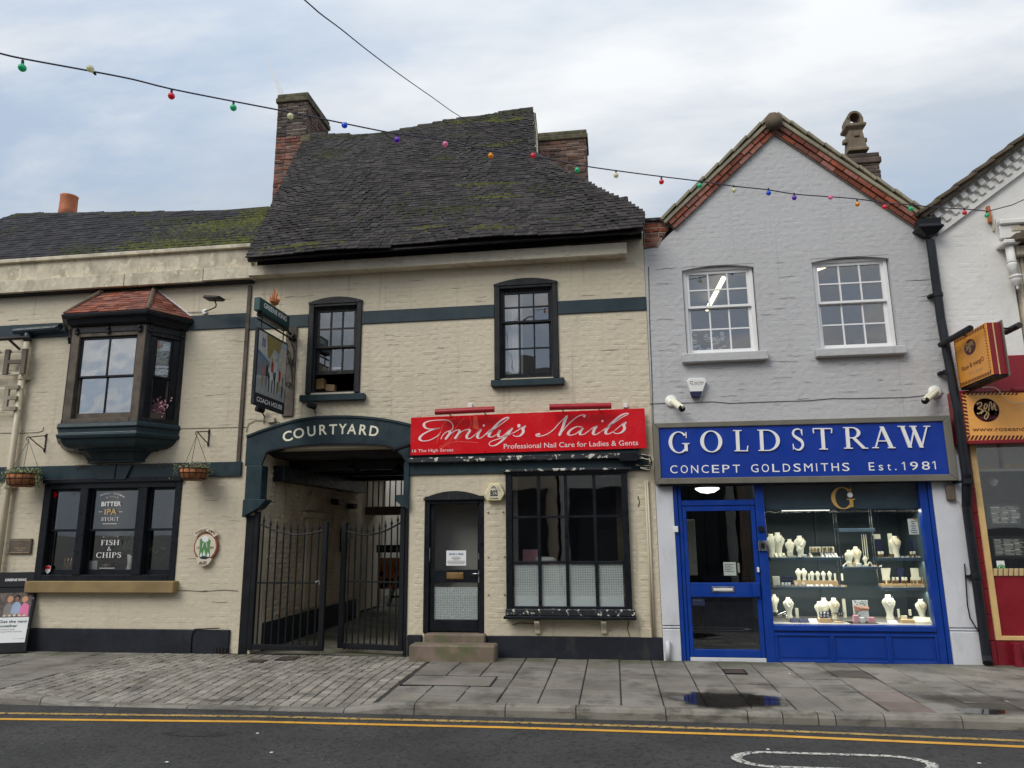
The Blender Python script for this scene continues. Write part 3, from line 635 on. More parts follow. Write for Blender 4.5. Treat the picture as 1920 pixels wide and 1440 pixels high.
# long white oval ring on the carriageway
def oval():
    cx, cy = 1.63, -3.72; a, b = G(1369, 1418, -.096), G(1765, 1438, -.096); cx = (a[0]+b[0])/2; hx = (b[0]-a[0])/2; hy = .21; n = 60; L, R_ = [], []; cy = G(1560, 1412, -.096)[1]-hy
    for k in range(n+1):
        t = 2*math.pi*k/n; c, s = math.cos(t), math.sin(t)
        ex = .34; ox = math.copysign(hx-ex, c) if abs(c) > 1e-6 else 0
        L.append((cx+ox+ex*c, cy+hy*s, -.096)); R_.append((cx+ox+(ex-.085)*c, cy+(hy-.05)*s, -.096))
    m = MB(); m.add(L+R_, [(i, n+1+i, n+2+i, i+1) for i in range(n)]); o = m.build('road_marking', M['wpaint']); kind(o, 'structure'); o['label'] = 'long white oval painted on the asphalt'
oval()
def fade_mesh(nm, vs_in, cx, cy, z, m, edge):
    n = len(vs_in); me = bpy.data.meshes.new(nm); inner = [(cx+(x-cx)*edge, cy+(y-cy)*edge, z) for x, y, _ in vs_in]
    me.from_pydata([(cx, cy, z)]+inner+[(x, y, z) for x, y, _ in vs_in], [], [(0, 1+k, 1+(k+1) % n) for k in range(n)]+[(1+k, 1+n+k, 1+n+(k+1) % n, 1+(k+1) % n) for k in range(n)]); me.update()
    at = me.attributes.new('wetness', 'FLOAT', 'POINT')
    for i in range(len(me.vertices)): at.data[i].value = 1.0 if i <= n else 0.0
    return obj(nm, me, m)
def add_fade(m):
    t = m.node_tree; n = t.nodes.new; L = t.links.new; o = [x for x in t.nodes if x.type == 'OUTPUT_MATERIAL'][0]; src = o.inputs[0].links[0].from_socket
    a = n('ShaderNodeAttribute'); a.attribute_name = 'wetness'; g = n('ShaderNodeNewGeometry'); nz = n('ShaderNodeTexNoise'); nz.inputs['Scale'].default_value = 7; nz.inputs['Detail'].default_value = 6; L(g.outputs['Position'], nz.inputs['Vector'])
    ad = n('ShaderNodeMath'); ad.operation = 'ADD'; L(a.outputs['Fac'], ad.inputs[0]); L(nz.outputs[0], ad.inputs[1]); r = n('ShaderNodeMapRange'); r.interpolation_type = 'SMOOTHSTEP'; L(ad.outputs[0], r.inputs[0]); r.inputs[1].default_value = .75; r.inputs[2].default_value = 1.35
    tr = n('ShaderNodeBsdfTransparent'); mx = n('ShaderNodeMixShader'); L(r.outputs[0], mx.inputs[0]); L(tr.outputs[0], mx.inputs[1]); L(src, mx.inputs[2]); L(mx.outputs[0], o.inputs[0])
def puddle(pts, nm, label):
    m = bpy.data.materials.get('rain_water')
    if not m:
        m = bpy.data.materials.new('rain_water'); m.use_nodes = True; t = m.node_tree; t.nodes.clear(); n = t.nodes.new; L = t.links.new
        o = n('ShaderNodeOutputMaterial'); mx = n('ShaderNodeMixShader'); tr = n('ShaderNodeBsdfTransparent'); gl = n('ShaderNodeBsdfGlossy'); fr = n('ShaderNodeFresnel'); fr.inputs[0].default_value = 1.33
        tr.inputs[0].default_value = (.6, .59, .58, 1); gl.inputs['Roughness'].default_value = .02; gl.inputs[0].default_value = (.95, .95, .95, 1)
        ma = n('ShaderNodeMath'); ma.operation = 'MULTIPLY_ADD'; L(fr.outputs[0], ma.inputs[0]); ma.inputs[1].default_value = 1.35; ma.inputs[2].default_value = .0
        L(ma.outputs[0], mx.inputs[0]); L(tr.outputs[0], mx.inputs[1]); L(gl.outputs[0], mx.inputs[2]); L(mx.outputs[0], o.inputs[0]); add_fade(m)
    n = 48; cx = sum(p[0] for p in pts)/len(pts); cy = sum(p[1] for p in pts)/len(pts); vs = [(cx, cy, .0065)]
    rx = (max(p[0] for p in pts)-min(p[0] for p in pts))/2; ry = (max(p[1] for p in pts)-min(p[1] for p in pts))/2
    for k in range(n):
        t = 2*math.pi*k/n; r = .82+.28*noise.noise((math.cos(t)*1.6+cx, math.sin(t)*1.6, 3.1))+.10*noise.noise((math.cos(t)*5+cx, math.sin(t)*5, 7))
        vs.append((cx+rx*r*math.cos(t), cy+ry*r*math.sin(t), .0065))
    o = fade_mesh(nm, vs[1:], cx, cy, .0065, m, .6); kind(o, 'structure'); o['label'] = label
puddle([G(1195, 1312), G(1515, 1312), G(1350, 1292), G(1400, 1336)], 'puddle', 'rain puddle on the slabs reflecting the blue shopfront')
puddle([G(1790, 1335), G(1930, 1335), G(1830, 1327), G(1830, 1343)], 'puddle', 'thin puddle near the kerb before the red shopfront')
def wet(px0, px1, py0, py1):
    m = bpy.data.materials.get('damp_patch')
    if not m:
        m = bpy.data.materials.new('damp_patch'); m.use_nodes = True; t = m.node_tree; t.nodes.clear(); n = t.nodes.new; L = t.links.new
        o = n('ShaderNodeOutputMaterial'); mx = n('ShaderNodeMixShader'); tr = n('ShaderNodeBsdfTransparent'); gl = n('ShaderNodeBsdfGlossy'); gl.inputs['Roughness'].default_value = .22; tr.inputs[0].default_value = (.72, .71, .70, 1); mx.inputs[0].default_value = .03
        L(tr.outputs[0], mx.inputs[1]); L(gl.outputs[0], mx.inputs[2]); L(mx.outputs[0], o.inputs[0]); add_fade(m)
    a, b = G(px0, (py0+py1)/2), G(px1, (py0+py1)/2); c, d = G((px0+px1)/2, py0), G((px0+px1)/2, py1)
    cx, cy = (a[0]+b[0])/2, (c[1]+d[1])/2; rx, ry = (b[0]-a[0])/2, (c[1]-d[1])/2; n = 64; vs = [(cx, cy, .0045)]
    for k in range(n):
        t = 2*math.pi*k/n; r = .85+.4*noise.noise((math.cos(t)*1.3+px0, math.sin(t)*1.3, 1.1))+.16*noise.noise((math.cos(t)*6+px0, math.sin(t)*6, 7))
        vs.append((cx+rx*r*math.cos(t), max(cy+ry*r*math.sin(t), -2.64), .0045))
    o = fade_mesh('damp_patch', vs[1:], cx, cy, .0045, m, .5); kind(o, 'structure')
wet(1170, 1540, 1285, 1345); wet(1520, 1680, 1252, 1278); wet(1690, 1990, 1290, 1350); wet(300, 500, 1305, 1332)
m = mat('dark_sunken_asphalt', (.022, .023, .026), .6, var=.3, vs=8, bump=1.0, bs=40, speck=((.12, .12, .12), 50, .66)); add_fade(m)
c = G(365, 1376, -.096); o = fade_mesh('sunken_patch', [(c[0]+.36*math.cos(t*.1309)*(1+.15*math.sin(t)), c[1]+.10*math.sin(t*.1309)*(1+.1*math.cos(t*1.7)), 0) for t in range(48)], c[0], c[1], -.0965, m, .55); kind(o, 'structure'); o['label'] = 'dark sunken patch in the asphalt at lower left'
# covers let into the paving
def cover(px0, px1, py0, py1, nm, label):
    a = G(px0, (py0+py1)/2); b = G(px1, (py0+py1)/2); c = G((px0+px1)/2, py0); d = G((px0+px1)/2, py1)
    o = MB().box(a[0], b[0], d[1], c[1], -.01, gz((a[0]+b[0])/2, c[1])+.0045).build(nm, M['slab'] if nm == 'manhole_cover' else M['manhole'], None, .003); tag(o, label, 'cover')
    f = MB(); x0, x1, y0, y1 = a[0], b[0], d[1], c[1]; z = gz((x0+x1)/2, y1)+.006
    for r_ in ((x0-.015, x1+.015, y0-.015, y0), (x0-.015, x1+.015, y1, y1+.015), (x0-.015, x0, y0, y1), (x1, x1+.015, y0, y1)): f.box(*r_, -.01, z)
    f.build('frame', M['iron'], o)
cover(762, 925, 1268, 1286, 'manhole_cover', 'large rusty rectangular manhole cover among the slabs below the doorstep')
cover(524, 556, 1232, 1238, 'drain_cover', 'small square drain cover at the foot of the archway')
cover(1358, 1396, 1256, 1263, 'stopcock_cover', 'small rectangular stopcock cover before the blue shop door')
cover(470, 495, 1238, 1242, 'drain_cover', 'tiny dark cover in the block paving left of the archway drain')

M['ledge'] = mat('paint_crack_shade', (.27, .235, .17), .9, var=.3)
M['ledgeg'] = mat('grey_paint_crack_shade', (.33, .33, .34), .9, var=.2)
def ledges(wall, x0, x1, z0, z1, holes, n, mt, course=.0755, seed=1, y=-.004):  # dark lines stand in for shade at ledges and cracks in the paint
    rs = random.Random(seed); mb = MB()
    for _ in range(n):
        x = rs.uniform(x0, x1-.1); z = z0+round((rs.uniform(z0, z1)-z0)/course)*course+rs.gauss(0, .006); l = rs.uniform(.05, .28); r = rs.uniform(.001, .0028)
        if any(h[0]-.03 < x+l and x < h[1]+.03 and h[2]-.03 < z < h[3]+.03 for h in holes): continue
        m_ = rs.randint(3, 5); mb.tube([(x+l*i/m_, y, z+rs.gauss(0, .004)) for i in range(m_+1)], [r*.3]+[r*rs.uniform(.6, 1.2) for _ in range(m_-1)]+[r*.3], 4)
    kind(mb.build('crack_shade_lines', mt, wall), 'stuff')
# ------------------------------------------------------------------ windows
def pane_obj(parent, x0, x1, z0, z1, y, g, Mx=ID, name='pane'):
    o = MB().box(x0, x1, y-.002, y+.002, z0, z1, Mx).build(name, g, parent); return o
def sash_window(b, x0, x1, z0, z1, cols, rows, m, g, yf=.03, fw=.07, sw=.045, bar=.022, meet=None, Mx=ID, open_=0.0, label=None, bx_t=.10, ms=None):
    """box frame with an upper sash (front) and a lower sash (set back); rows=(upper, lower)"""
    fr = MB(); fr.box(x0, x0+fw, yf, yf+bx_t, z0, z1, Mx); fr.box(x1-fw, x1, yf, yf+bx_t, z0, z1, Mx); fr.box(x0+fw, x1-fw, yf, yf+bx_t, z1-fw, z1, Mx); fr.box(x0+fw, x1-fw, yf, yf+bx_t, z0, z0+fw*.7, Mx)
    w = fr.build('window', m, b, .004)
    if label: w['label'] = label
    zm = meet if meet else (z0+z1)/2; ms = ms or m
    for k, (a, c, yy, nr) in enumerate(((zm-.01, z1-fw, yf+.022, rows[0]), (z0+fw*.7+open_, zm+.02, yf+.062, rows[1]))):
        s = MB(); xa, xb = x0+fw-.004, x1-fw+.004; rb = sw*(1.5 if k else .8)
        s.box(xa, xa+sw, yy, yy+.035, a, c, Mx); s.box(xb-sw, xb, yy, yy+.035, a, c, Mx); s.box(xa+sw, xb-sw, yy, yy+.035, c-(sw if k == 0 else sw*.8), c, Mx); s.box(xa+sw, xb-sw, yy, yy+.035, a, a+rb, Mx)
        s.build('sash', ms, w, .003)
        ia, ib, ja, jb = xa+sw, xb-sw, a+rb, c-(sw if k == 0 else sw*.8)
        for i in range(1, cols):
            x = ia+(ib-ia)*i/cols; MB().box(x-bar/2, x+bar/2, yy+.003, yy+.032, ja, jb, Mx).build('glazing_bar', ms, w)
        for j in range(1, nr):
            z = ja+(jb-ja)*j/nr; MB().box(ia, ib, yy+.006, yy+.029, z-bar/2, z+bar/2, Mx).build('glazing_bar', ms, w)
        for i in range(cols):
            for j in range(nr):
                cw, ch = (ib-ia)/cols, (jb-ja)/nr; t = Matrix.Translation((ia+cw*(i+.5), yy+.018, ja+ch*(j+.5)))@Matrix.Rotation(random.gauss(0, .006), 4, 'X')@Matrix.Rotation(random.gauss(0, .008), 4, 'Z')
                MB().box(-cw/2, cw/2, -.0015, .0015, -ch/2, ch/2, Mx@t).build('pane', g, w)
    return w
def arch_pts(x0, x1, zs, rise, n=14):
    return [(x0+(x1-x0)*i/n, zs+rise*(1-((i/n)*2-1)**2)) for i in range(n+1)]
def arch_infill(x0, x1, zs, rise, ztop, mt, parent, y0=0.0, y1=.2):
    mb = MB(); a = arch_pts(x0, x1, zs, rise)
    for p, r in zip(a, a[1:]): mb.prism([p, r, (r[0], ztop), (p[0], ztop)], y0, y1)
    return mb.build('arch_head', mt, parent)
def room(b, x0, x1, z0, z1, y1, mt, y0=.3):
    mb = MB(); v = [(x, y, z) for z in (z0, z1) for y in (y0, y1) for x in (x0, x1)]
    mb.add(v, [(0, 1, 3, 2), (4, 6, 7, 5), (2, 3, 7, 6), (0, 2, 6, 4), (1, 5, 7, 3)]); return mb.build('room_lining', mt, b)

# ================================================================== PUB
pub = empty('pub_building', 'cream painted pub with bay window and dark tiled roof at the left of the arch', 'building')
XP = -5.44
plz = P(250, 1179)[1]; zb0 = P(440, 893)[1]; zb1 = P(440, 866)[1]; zu1 = P(410, 590)[1]; zu0 = P(410, 617)[1]
zs0, zs1 = P(274, 534, -.15)[1], P(274, 513, -.1)[1]; zc = P(250, 481, -.05)[1]; zct = P(250, 474, -.05)[1]
gx0, gx1, gz0, gz1 = -8.60, -6.34, .985, 2.44
hp = [(gx0+.02, gx1-.02, gz0+.02, gz1-.02), (-8.2, -6.65, 3.3, 4.7)]
wl = slab('wall', -13, XP, 0, zct-.04, hp, M['beige2'], pub, 0, .3)
hb = hp+[(-13, XP, zb0, zb1), (-13, XP, zu0, zu1), (-8.5, -6.45, 3.0, 5.3), (-8.0, -6.9, 2.7, 3.1)]
bricks(wl, -10.3, XP, plz+.005, zs0-.02, hb, M['beige2'], 0, relief=.0019, keep=300, wave=.014)
ledges(wl, -10.3, XP, plz, zs0, hb, 110, M['ledge'], seed=4)
bx('plinth', M['navyplinth'], pub, -13, XP+.02, -.035, .02, -.15, plz, .01)
bx('string_band', M['dgreen'], pub, -13, -8.05, -.022, .02, zu0, zu1, .004); bx('string_band', M['dgreen'], pub, -6.55, XP-.02, -.022, .02, zu0, zu1, .004)
bx('string_band', M['dgreen'], pub, -13, XP+.03, -.04, .02, zb0, zb1, .006)
for ka, kb, kc, kd in ((650, 822, 808, 690), (828, 935, 885, 814)):
    k0, k1, k2, k3 = q('Z2', ka, 48, -.08), q('Z2', kb, 44, -.08), q('Z2', kc, 148, -.08), q('Z2', kd, 150, -.08)
    MB().prism([k0, k3, k2, k1], -.075, -.03).build('keystone', M['dgreen'], pub, .006)
# parapet and cornice
bx('parapet_coping', M['stone'], pub, -13, P(470, 474, -.1)[0], -.13, .34, zc, zct, .008)
bx('parapet_band', M['stone'], pub, -13, P(472, 500, -.05)[0], -.075, .0, zs1, zc, .004)
for a, b_ in ((-13, P(234, 530, -.15)[0]-.01), (P(234, 530, -.15)[0], P(382, 520, -.15)[0]-.008), (P(382, 520, -.15)[0], -5.36)):
    bx('cornice_board', M['stone'], pub, a, b_, -.17, 0, zs0+random.uniform(-.01, .01), zs1, .006)
bx('cornice_shadow_strip', M['navyplinth'], pub, -13, -5.4, -.11, 0, zs0-.024, zs0-.010, .003)  # dark strip stands in for the thin shadow under the cornice
# back of the building
bx('rear_wall', M['beige2'], pub, -13, XP, 6.8, 7.0, 0, 6.2, 0); bx('gable_wall', M['beige2'], pub, XP-.2, XP-.02, .3, 6.8, 0, 6.1, 0); bx('gable_wall', M['beige2'], pub, -13, -12.8, .3, 6.8, 0, 6.1, 0)
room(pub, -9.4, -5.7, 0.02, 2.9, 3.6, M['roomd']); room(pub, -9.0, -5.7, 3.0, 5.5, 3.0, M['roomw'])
# roof (seen above the parapet)
PO, PEU, PEV = Vector((0, .1, 6.0)), Vector((1, 0, 0)), Vector((0, 1, 1.1)).normalized()
def pl_uv(px, py, O, eu, ev):
    n = Vector(eu).cross(Vector(ev)); w = PL(px, py, O, n)-Vector(O); return (w.dot(Vector(eu)), w.dot(Vector(ev)))
pr = lambda x, y: pl_uv(x, y, PO, PEU, PEV)
a = pr(30, 404); c_ = pr(250, 401); d_ = pr(400, 400); e_ = pr(508, 391)
poly = [(-15.5, -.1), (-5.5, -.1), (-5.5, e_[1]), (e_[0], e_[1]), (d_[0], d_[1]), (c_[0], c_[1]), a, (a[0]-1.6, a[1]-1.6)]
proof = plane_poly('roof', PO-PEV.cross(PEU)*-.0, PEU, PEV, poly, M['slate2'], pub)
tiles(proof, PO, PEU, PEV, poly, M['slate2'], gauge=.10, tw=.17, keep=300, jit=.8)
moss(proof, PO, PEU, PEV, None, [(-6.6-PO.x, 1.2, .9, .35, 900, 0), (-7.2, .55, .9, .25, 1300, 0), (-6.1, .4, .6, .3, 1500, 0), (-6.0, 1.6, .35, .8, 1900, 0), (-6.0, 2.4, .5, .3, 900, 0), (-7.6, 1.6, .5, .2, 260, 1), (-7.0, .9, 1.0, .5, 500, 1), (-8.9, .55, .45, .3, 420, 1), (-8.2, 2.5, 2.6, .12, 700, 1), (-11.5, 2.5, 1.2, .15, 200, 1), (-6.3, 2.45, .9, .3, 500, 0), (-11, 1.6, .3, .2, 40, 1), (-8.7, 2.1, .5, .2, 140, 1)], poly)
rr = MB(); 
rp = [PO+PEU*u+PEV*v for u, v in (a, c_, d_, (e_[0]-.05, e_[1]))]; rr.tube([p+Vector((0, .03, .0)) for p in rp], .06, 8); rr.build('ridge_tiles', M['slate'], pub)
MB().add([rp[0]+Vector((0, 0, .0)), rp[-1], rp[-1]+Vector((0, 3, -2.6)), rp[0]+Vector((0, 3, -2.6))], [(0, 1, 2, 3)]).build('rear_roof', M['slate2'], pub)
# terracotta pot behind the ridge
ct = P(127, 369, 3.0); cb = P(124, 420, 3.0); r0 = (P(140, 390, 3.0)[0]-P(113, 390, 3.0)[0])/2
pt = MB().lathe([(r0*1.08, 0), (r0*1.0, (ct[1]-cb[1])*.5), (r0*.98, (ct[1]-cb[1])*.95), (r0*1.05, ct[1]-cb[1]), (r0*.8, ct[1]-cb[1]), (r0*.75, (ct[1]-cb[1])*.8)], 18, (cb[0], 3.0, cb[1])).build('chimney_pot', M['terra'], pub, smooth=False)
for v in pt.data.polygons: v.use_smooth = True
bx('chimney_stack', M['sooty'], pub, cb[0]-.3, cb[0]+.3, 2.7, 3.3, 6, cb[1], .01)

# ground floor window of three lights
W_ = M['black']; yv = .0
xm1, xm2 = P(148, 985), P(160, 985); xr1, xr2 = P(257.5, 985), P(270, 985)
fr = MB()
fr.box(gx0, gx0+.12, yv-.02, .16, gz0, gz1); fr.box(gx1-.1, gx1, yv-.02, .16, gz0, gz1); fr.box(gx0+.12, gx1-.1, yv-.02, .16, gz1-.1, gz1); fr.box(gx0+.12, gx1-.1, yv-.02, .16, gz0, gz0+.09)
fr.box(xm1[0]-.015, xm2[0]+.01, yv-.03, .16, gz0+.09, gz1-.1); fr.box(xr1[0]-.02, xr2[0]+.02, yv-.03, .16, gz0+.09, gz1-.1)
pw = fr.build('window', W_, pub, .006)
bx('window_head', W_, pub, gx0-.01, gx1+.02, -.06, .0, gz1-.015, gz1+.05, .008)
lights = [(gx0+.12, xm1[0]-.015), (xm2[0]+.01, xr1[0]-.02), (xr2[0]+.02, gx1-.1)]
zmt = P(200, 994)[1]
for i, (a, b_) in enumerate(lights):
    for k, (c, d) in enumerate(((zmt-.015, gz1-.1), (gz0+.09, zmt+.02))):
        yy = .05+.035*k; s = MB(); w = .035
        s.box(a, a+w, yy, yy+.03, c, d); s.box(b_-w, b_, yy, yy+.03, c, d); s.box(a+w, b_-w, yy, yy+.03, d-w, d); s.box(a+w, b_-w, yy, yy+.03, c, c+w*(1+k)); s.build('sash', W_, pw, .003)
        pane_obj(pw, a+w, b_-w, c+w*(1+k), d-w, yy+.015, M['glass'])
bx('window_sill', M['ochre'], pub, P(48, 1100, -.1)[0], P(327, 1100, -.1)[0], -.13, .02, P(190, 1112, -.13)[1], gz0+.005, .01)
# window lettering, printed on the middle light
pf = lambda u, v: P(*pq('W3', u, v), .055)
def ptxt(s, u0, v0, u1, v1, h, m, serif=False, **k):
    a, b_ = pf(u0, v0), pf(u1, v1); z = (a[1]+b_[1])/2; hh = h/7.2/135
    if serif: serif_word('lettering', s, frame_map((a[0], .0545, z), (1, 0, 0), (0, 0, 1), (0, -1, 0)), b_[0]-a[0], hh, m, pw, gap=.14, depth=.001)
    else: wtext('lettering', s, (a[0], z), (b_[0], z), hh, .0545, m, pw, **k)
ptxt('BITTER', 288, 350, 556, 350, 60, M['let'], bold=.03); ptxt('IPA', 330, 463, 496, 463, 76, M['tan'], bold=.03); ptxt('STOUT', 285, 549, 525, 549, 48, M['let'], True)
ptxt('FISH', 280, 878, 528, 878, 72, M['let'], True); ptxt('&', 366, 952, 420, 952, 52, M['let'], True); ptxt('CHIPS', 215, 1048, 550, 1048, 74, M['let'], True)
ptxt('FAMOUS', 338, 780, 492, 780, 22, M['dim']); ptxt('1801', 300, 1165, 405, 1165, 34, M['dim'])
for i, ch in enumerate('PROUDLY POURING'):
    if ch == ' ': continue
    t = (i-7)/7; u = 438+t*150; v = 188+(t*t)*38; a, b_ = pf(u-8, v+t*5), pf(u+8, v+t*5+t*9); wtext('lettering', ch, a, b_, .022, .0545, M['let'], pw, bold=.02)
fl = MB()
for sgn in (1, -1):
    pts = [pf(438+sgn*x, y) for x, y in ((0, 232), (20, 225), (45, 232), (70, 248), (85, 240), (78, 226), (66, 232))]; fl.tube([(p[0], .053, p[1]) for p in pts], .0025, 5)
for u0, u1, v in ((305, 495, 592), (262, 470, 1190), (255, 300, 430), (528, 575, 430), (310, 328, 768), (503, 520, 768)):
    a, b_ = pf(u0, v), pf(u1, v); fl.box(a[0], b_[0], .0525, .0545, a[1]-.003, a[1]+.003)
fl.build('printed_flourish', M['let'], pw)
# objects behind the pub window
vase = empty('house_plant', 'leafy potted plant standing behind the fish and chips lettering', 'plant')
vx, vz = pf(440, 1240); mb = MB().lathe([(.05, 0), (.06, .02), (.045, .12), (.06, .26), (.055, .26), (.04, .1)], 12, (vx, .45, vz-.02)); mb.build('vase', M['whitepl'], vase, smooth=True)
mb = MB()
for _ in range(340):
    u, v = random.gauss(455, 125), random.gauss(910, 80); x, z = pf(u, v); y = random.uniform(.38, .65); a = random.uniform(0, 6.28); l = random.uniform(.02, .05); d = Vector((math.cos(a), random.uniform(-.4, .4), math.sin(a)))*l; n_ = Vector((-d.z, 0, d.x))*.28
    c = Vector((x, y, z)); mb.add([c-d, c+n_, c+d, c-n_], [(0, 1, 2, 3)])
kind(mb.build('foliage', M['leafd'], vase), 'stuff')
cd = bx('menu_card', M['paper'], None, pf(45, 1100)[0], pf(150, 1100)[0], .19, .195, pf(60, 1268)[1], pf(60, 1095)[1], 0); tag(cd, 'blank white card standing in the lower middle light of the pub window', 'card')
bt = empty('bottle_rack', 'dark bottles grouped behind the lower left light of the pub window', 'bottles')
for k in range(6):
    x, z = q('Z2', 435+k*11, 820, .2); MB().lathe([(.018, 0), (.018, .14), (.008, .18), (.008, .24+.02*(k % 2))], 8, (x, .25+.03*(k % 2), z)).build('bottle', M['iron'] if k % 2 else M['brass'], bt, smooth=True)
sh = q('Z2', 335, 790, .04); st = MB().prism([(sh[0]-.045, sh[1]+.05), (sh[0]-.045, sh[1]-.02), (sh[0], sh[1]-.06), (sh[0]+.045, sh[1]-.02), (sh[0]+.045, sh[1]+.05), (sh[0], sh[1]+.065)], .052, .055).build('window_sticker', M['paper'], None); tag(st, 'small red and white shield sticker low in the left pub window light', 'sticker')
MB().prism([(sh[0]-.04, sh[1]+.046), (sh[0]-.04, sh[1]+.012), (sh[0]+.04, sh[1]+.012), (sh[0]+.04, sh[1]+.046), (sh[0], sh[1]+.06)], .0505, .052).build('red_field', M['signred'], st)
sh = q('Z2', 383, 255, .04); st = MB().lathe([(.0, 0), (.045, 0), (.045, .002), (0, .002)], 20, (0, 0, 0)).build('window_sticker', M['signred'], None, M=Matrix.Translation((sh[0], .05, sh[1]))@Matrix.Rotation(RAD(90), 4, 'X')); tag(st, 'round faded red sticker at the top left of the pub window', 'sticker')

# bay window
bay = MB(); PB = [(-8.45, 0), (-8.02, -.5), (-6.81, -.5), (-6.49, 0)]; bz0, bz1 = 3.25, 4.74
def ringp(off, z, k=1.0, dk=1.0, bz=None):
    cx = -7.45; pts = [(-8.45-off, .02), (-8.02-off*.6, -.5*dk-off), (-6.81+off*.6, -.5*dk-off), (-6.49+off, .02)]
    return [Vector((cx+(x-cx)*k, y, z)) for x, y in pts]
base = MB().loft([ringp(.03, bz0+.02), ringp(.05, bz0), ringp(.06, bz0-.05), ringp(.035, bz0-.07), ringp(.03, bz0-.13), ringp(.06, bz0-.16), ringp(.04, bz0-.21)][::-1])
bayo = base.build('bay_window', M['dgreen'], pub, .006); bayo['label'] = 'first-floor canted bay window with dark weathered timber frame and red tiled roof'
zl = P(200, 866, -.05)[1]
rings = [];
for t in range(13):
    f = t/12; z = bz0-.21-(bz0-.21-zl)*f
    if f < .5: g = f/.5; k, dk = 1-.30*(1-math.sqrt(max(0, 1-g*g))) , 1-.42*(1-math.sqrt(max(0, 1-g*g*.9)))
    else: g = (f-.5)/.5; k, dk = .68-.17*math.sqrt(g), .55-.4*math.sqrt(g)
    rings.append(ringp(.0, z, k, dk))
MB().loft(rings[::-1]).build('corbel', M['dgreen'], bayo, .003)
MB().loft([ringp(.005, zl-.012, .53, .17), ringp(.005, zl+.012, .53, .17)]).build('corbel_foot', M['dgreen'], bayo, .003)
z5 = bz0-.21-(bz0-.21-zl)*.5; MB().loft([ringp(.012, z5-.012, .71, .6), ringp(.012, z5+.012, .71, .6)]).build('corbel_bead', M['dgreen'], bayo, .003)
def face(p, q_):
    p, q_ = Vector((p[0], p[1], 0)), Vector((q_[0], q_[1], 0)); e = (q_-p); l = e.length; e.normalize(); n = Vector((-e.y, e.x, 0))
    return Matrix(((e.x, n.x, 0, p.x), (e.y, n.y, 0, p.y), (0, 0, 1, 0), (0, 0, 0, 1))), l
for i, (p, q_) in enumerate(zip(PB, PB[1:])):
    F, l = face(p, q_); e = .13 if i == 1 else .07
    mb = MB(); mb.box(0, e, -.01, .09, bz0, bz1, F); mb.box(l-e, l, -.01, .09, bz0, bz1, F); mb.box(e, l-e, -.004, .09, bz1-.16, bz1, F); mb.box(e, l-e, -.02, .09, bz0, bz0+.08, F)
    mb.build('frame', M['blackworn'] if i != 1 else M['bare'], bayo, .005)
    mb = MB(); mb.box(e*.3, l-e*.3, -.018, -.004, bz1-.10, bz1-.03, F)
    mb.build('head_board', M['blackworn'], bayo, .004)
    for x in ((.09, l/2, l-.09) if i == 1 else (.06, l-.06)):
        mb = MB(); mb.box(x-.03, x+.03, -.045, -.01, bz1-.12, bz1-.07, F); mb.box(x-.02, x+.02, -.055, -.01, bz1-.07, bz1-.02, F); mb.build('bracket', M['black'], bayo, .006)
    xa, xb, za, zb_ = e+.01, l-e-.01, bz0+.08, bz1-.17; zm = P(235, 703, -.5)[1]; c = 2 if i == 1 else 1
    if i != 1: xa, xb = l*.5-.13-(0 if i == 2 else 0), l*.5+.13; mb = MB(); mb.box(e, xa, .01, .09, za, zb_, F); mb.box(xb, l-e, .01, .09, za, zb_, F); mb.build('side_board', M['black'], bayo, .004)
    for k, (c0, c1, yy) in enumerate(((zm-.012, zb_, .03), (za, zm+.018, .062))):
        s = MB(); w = .028+.0*k; s.box(xa, xa+w, yy, yy+.03, c0, c1, F); s.box(xb-w, xb, yy, yy+.03, c0, c1, F); s.box(xa+w, xb-w, yy, yy+.03, c1-w, c1, F); s.box(xa+w, xb-w, yy, yy+.03, c0, c0+w*(1+2.2*k), F); s.build('sash', M['black'] if k == 0 else M['bare'], bayo, .003)
        if c == 2: s = MB(); s.box((xa+xb)/2-.011, (xa+xb)/2+.011, yy+.002, yy+.028, c0+w, c1-w, F); s.build('glazing_bar', M['black'], bayo)
        for j in range(c):
            wx = (xb-xa-2*w)/c; pane_obj(bayo, xa+w+wx*j, xa+w+wx*(j+1), c0+w, c1-w, yy+.015, M['glassbay'] if i == 1 else M['glass'], F)
MB().loft([ringp(.03, bz1), ringp(.07, bz1+.03), ringp(.09, bz1+.09), ringp(.09, bz1+.12)]).build('cornice', M['black'], bayo, .005)
MB().loft([ringp(.11, bz1+.10), ringp(.15, bz1+.12), ringp(.16, bz1+.17), ringp(.10, bz1+.17)]).build('gutter', M['plastic'], bayo, .006)
ev = [Vector((p.x, p.y, bz1+.17)) for p in ringp(.12, 0)]; tl, tr = P(200, 546, 0), P(291, 543, 0); T0, T1 = Vector((tl[0], -.0, tl[1])), Vector((tr[0], -.0, tr[1]))
for pts in ((ev[0], ev[1], T0), (ev[1], ev[2], T1, T0), (ev[2], ev[3], T1)):
    eu = (pts[1]-pts[0]).normalized(); nn = (pts[1]-pts[0]).cross(pts[2]-pts[0]).normalized(); evv = nn.cross(eu).normalized()
    if evv.z < 0: evv = -evv
    pl = [((p-pts[0]).dot(eu), (p-pts[0]).dot(evv)) for p in pts]
    plane_poly('roof_slope', pts[0], eu, evv, pl, M['redtile'], bayo)
    # tiles are sub-parts of the bay
    tiles(bayo, pts[0], eu, evv, pl, M['redtile'], gauge=.082, tw=.15, keep=400)
for a, b_ in ((ev[1], T0), (ev[2], T1)): MB().tube([a+Vector((0, -.0, .02)), b_+Vector((0, -.02, .03))], [.03, .035], 8).build('hip_tile', M['brown'], bayo)
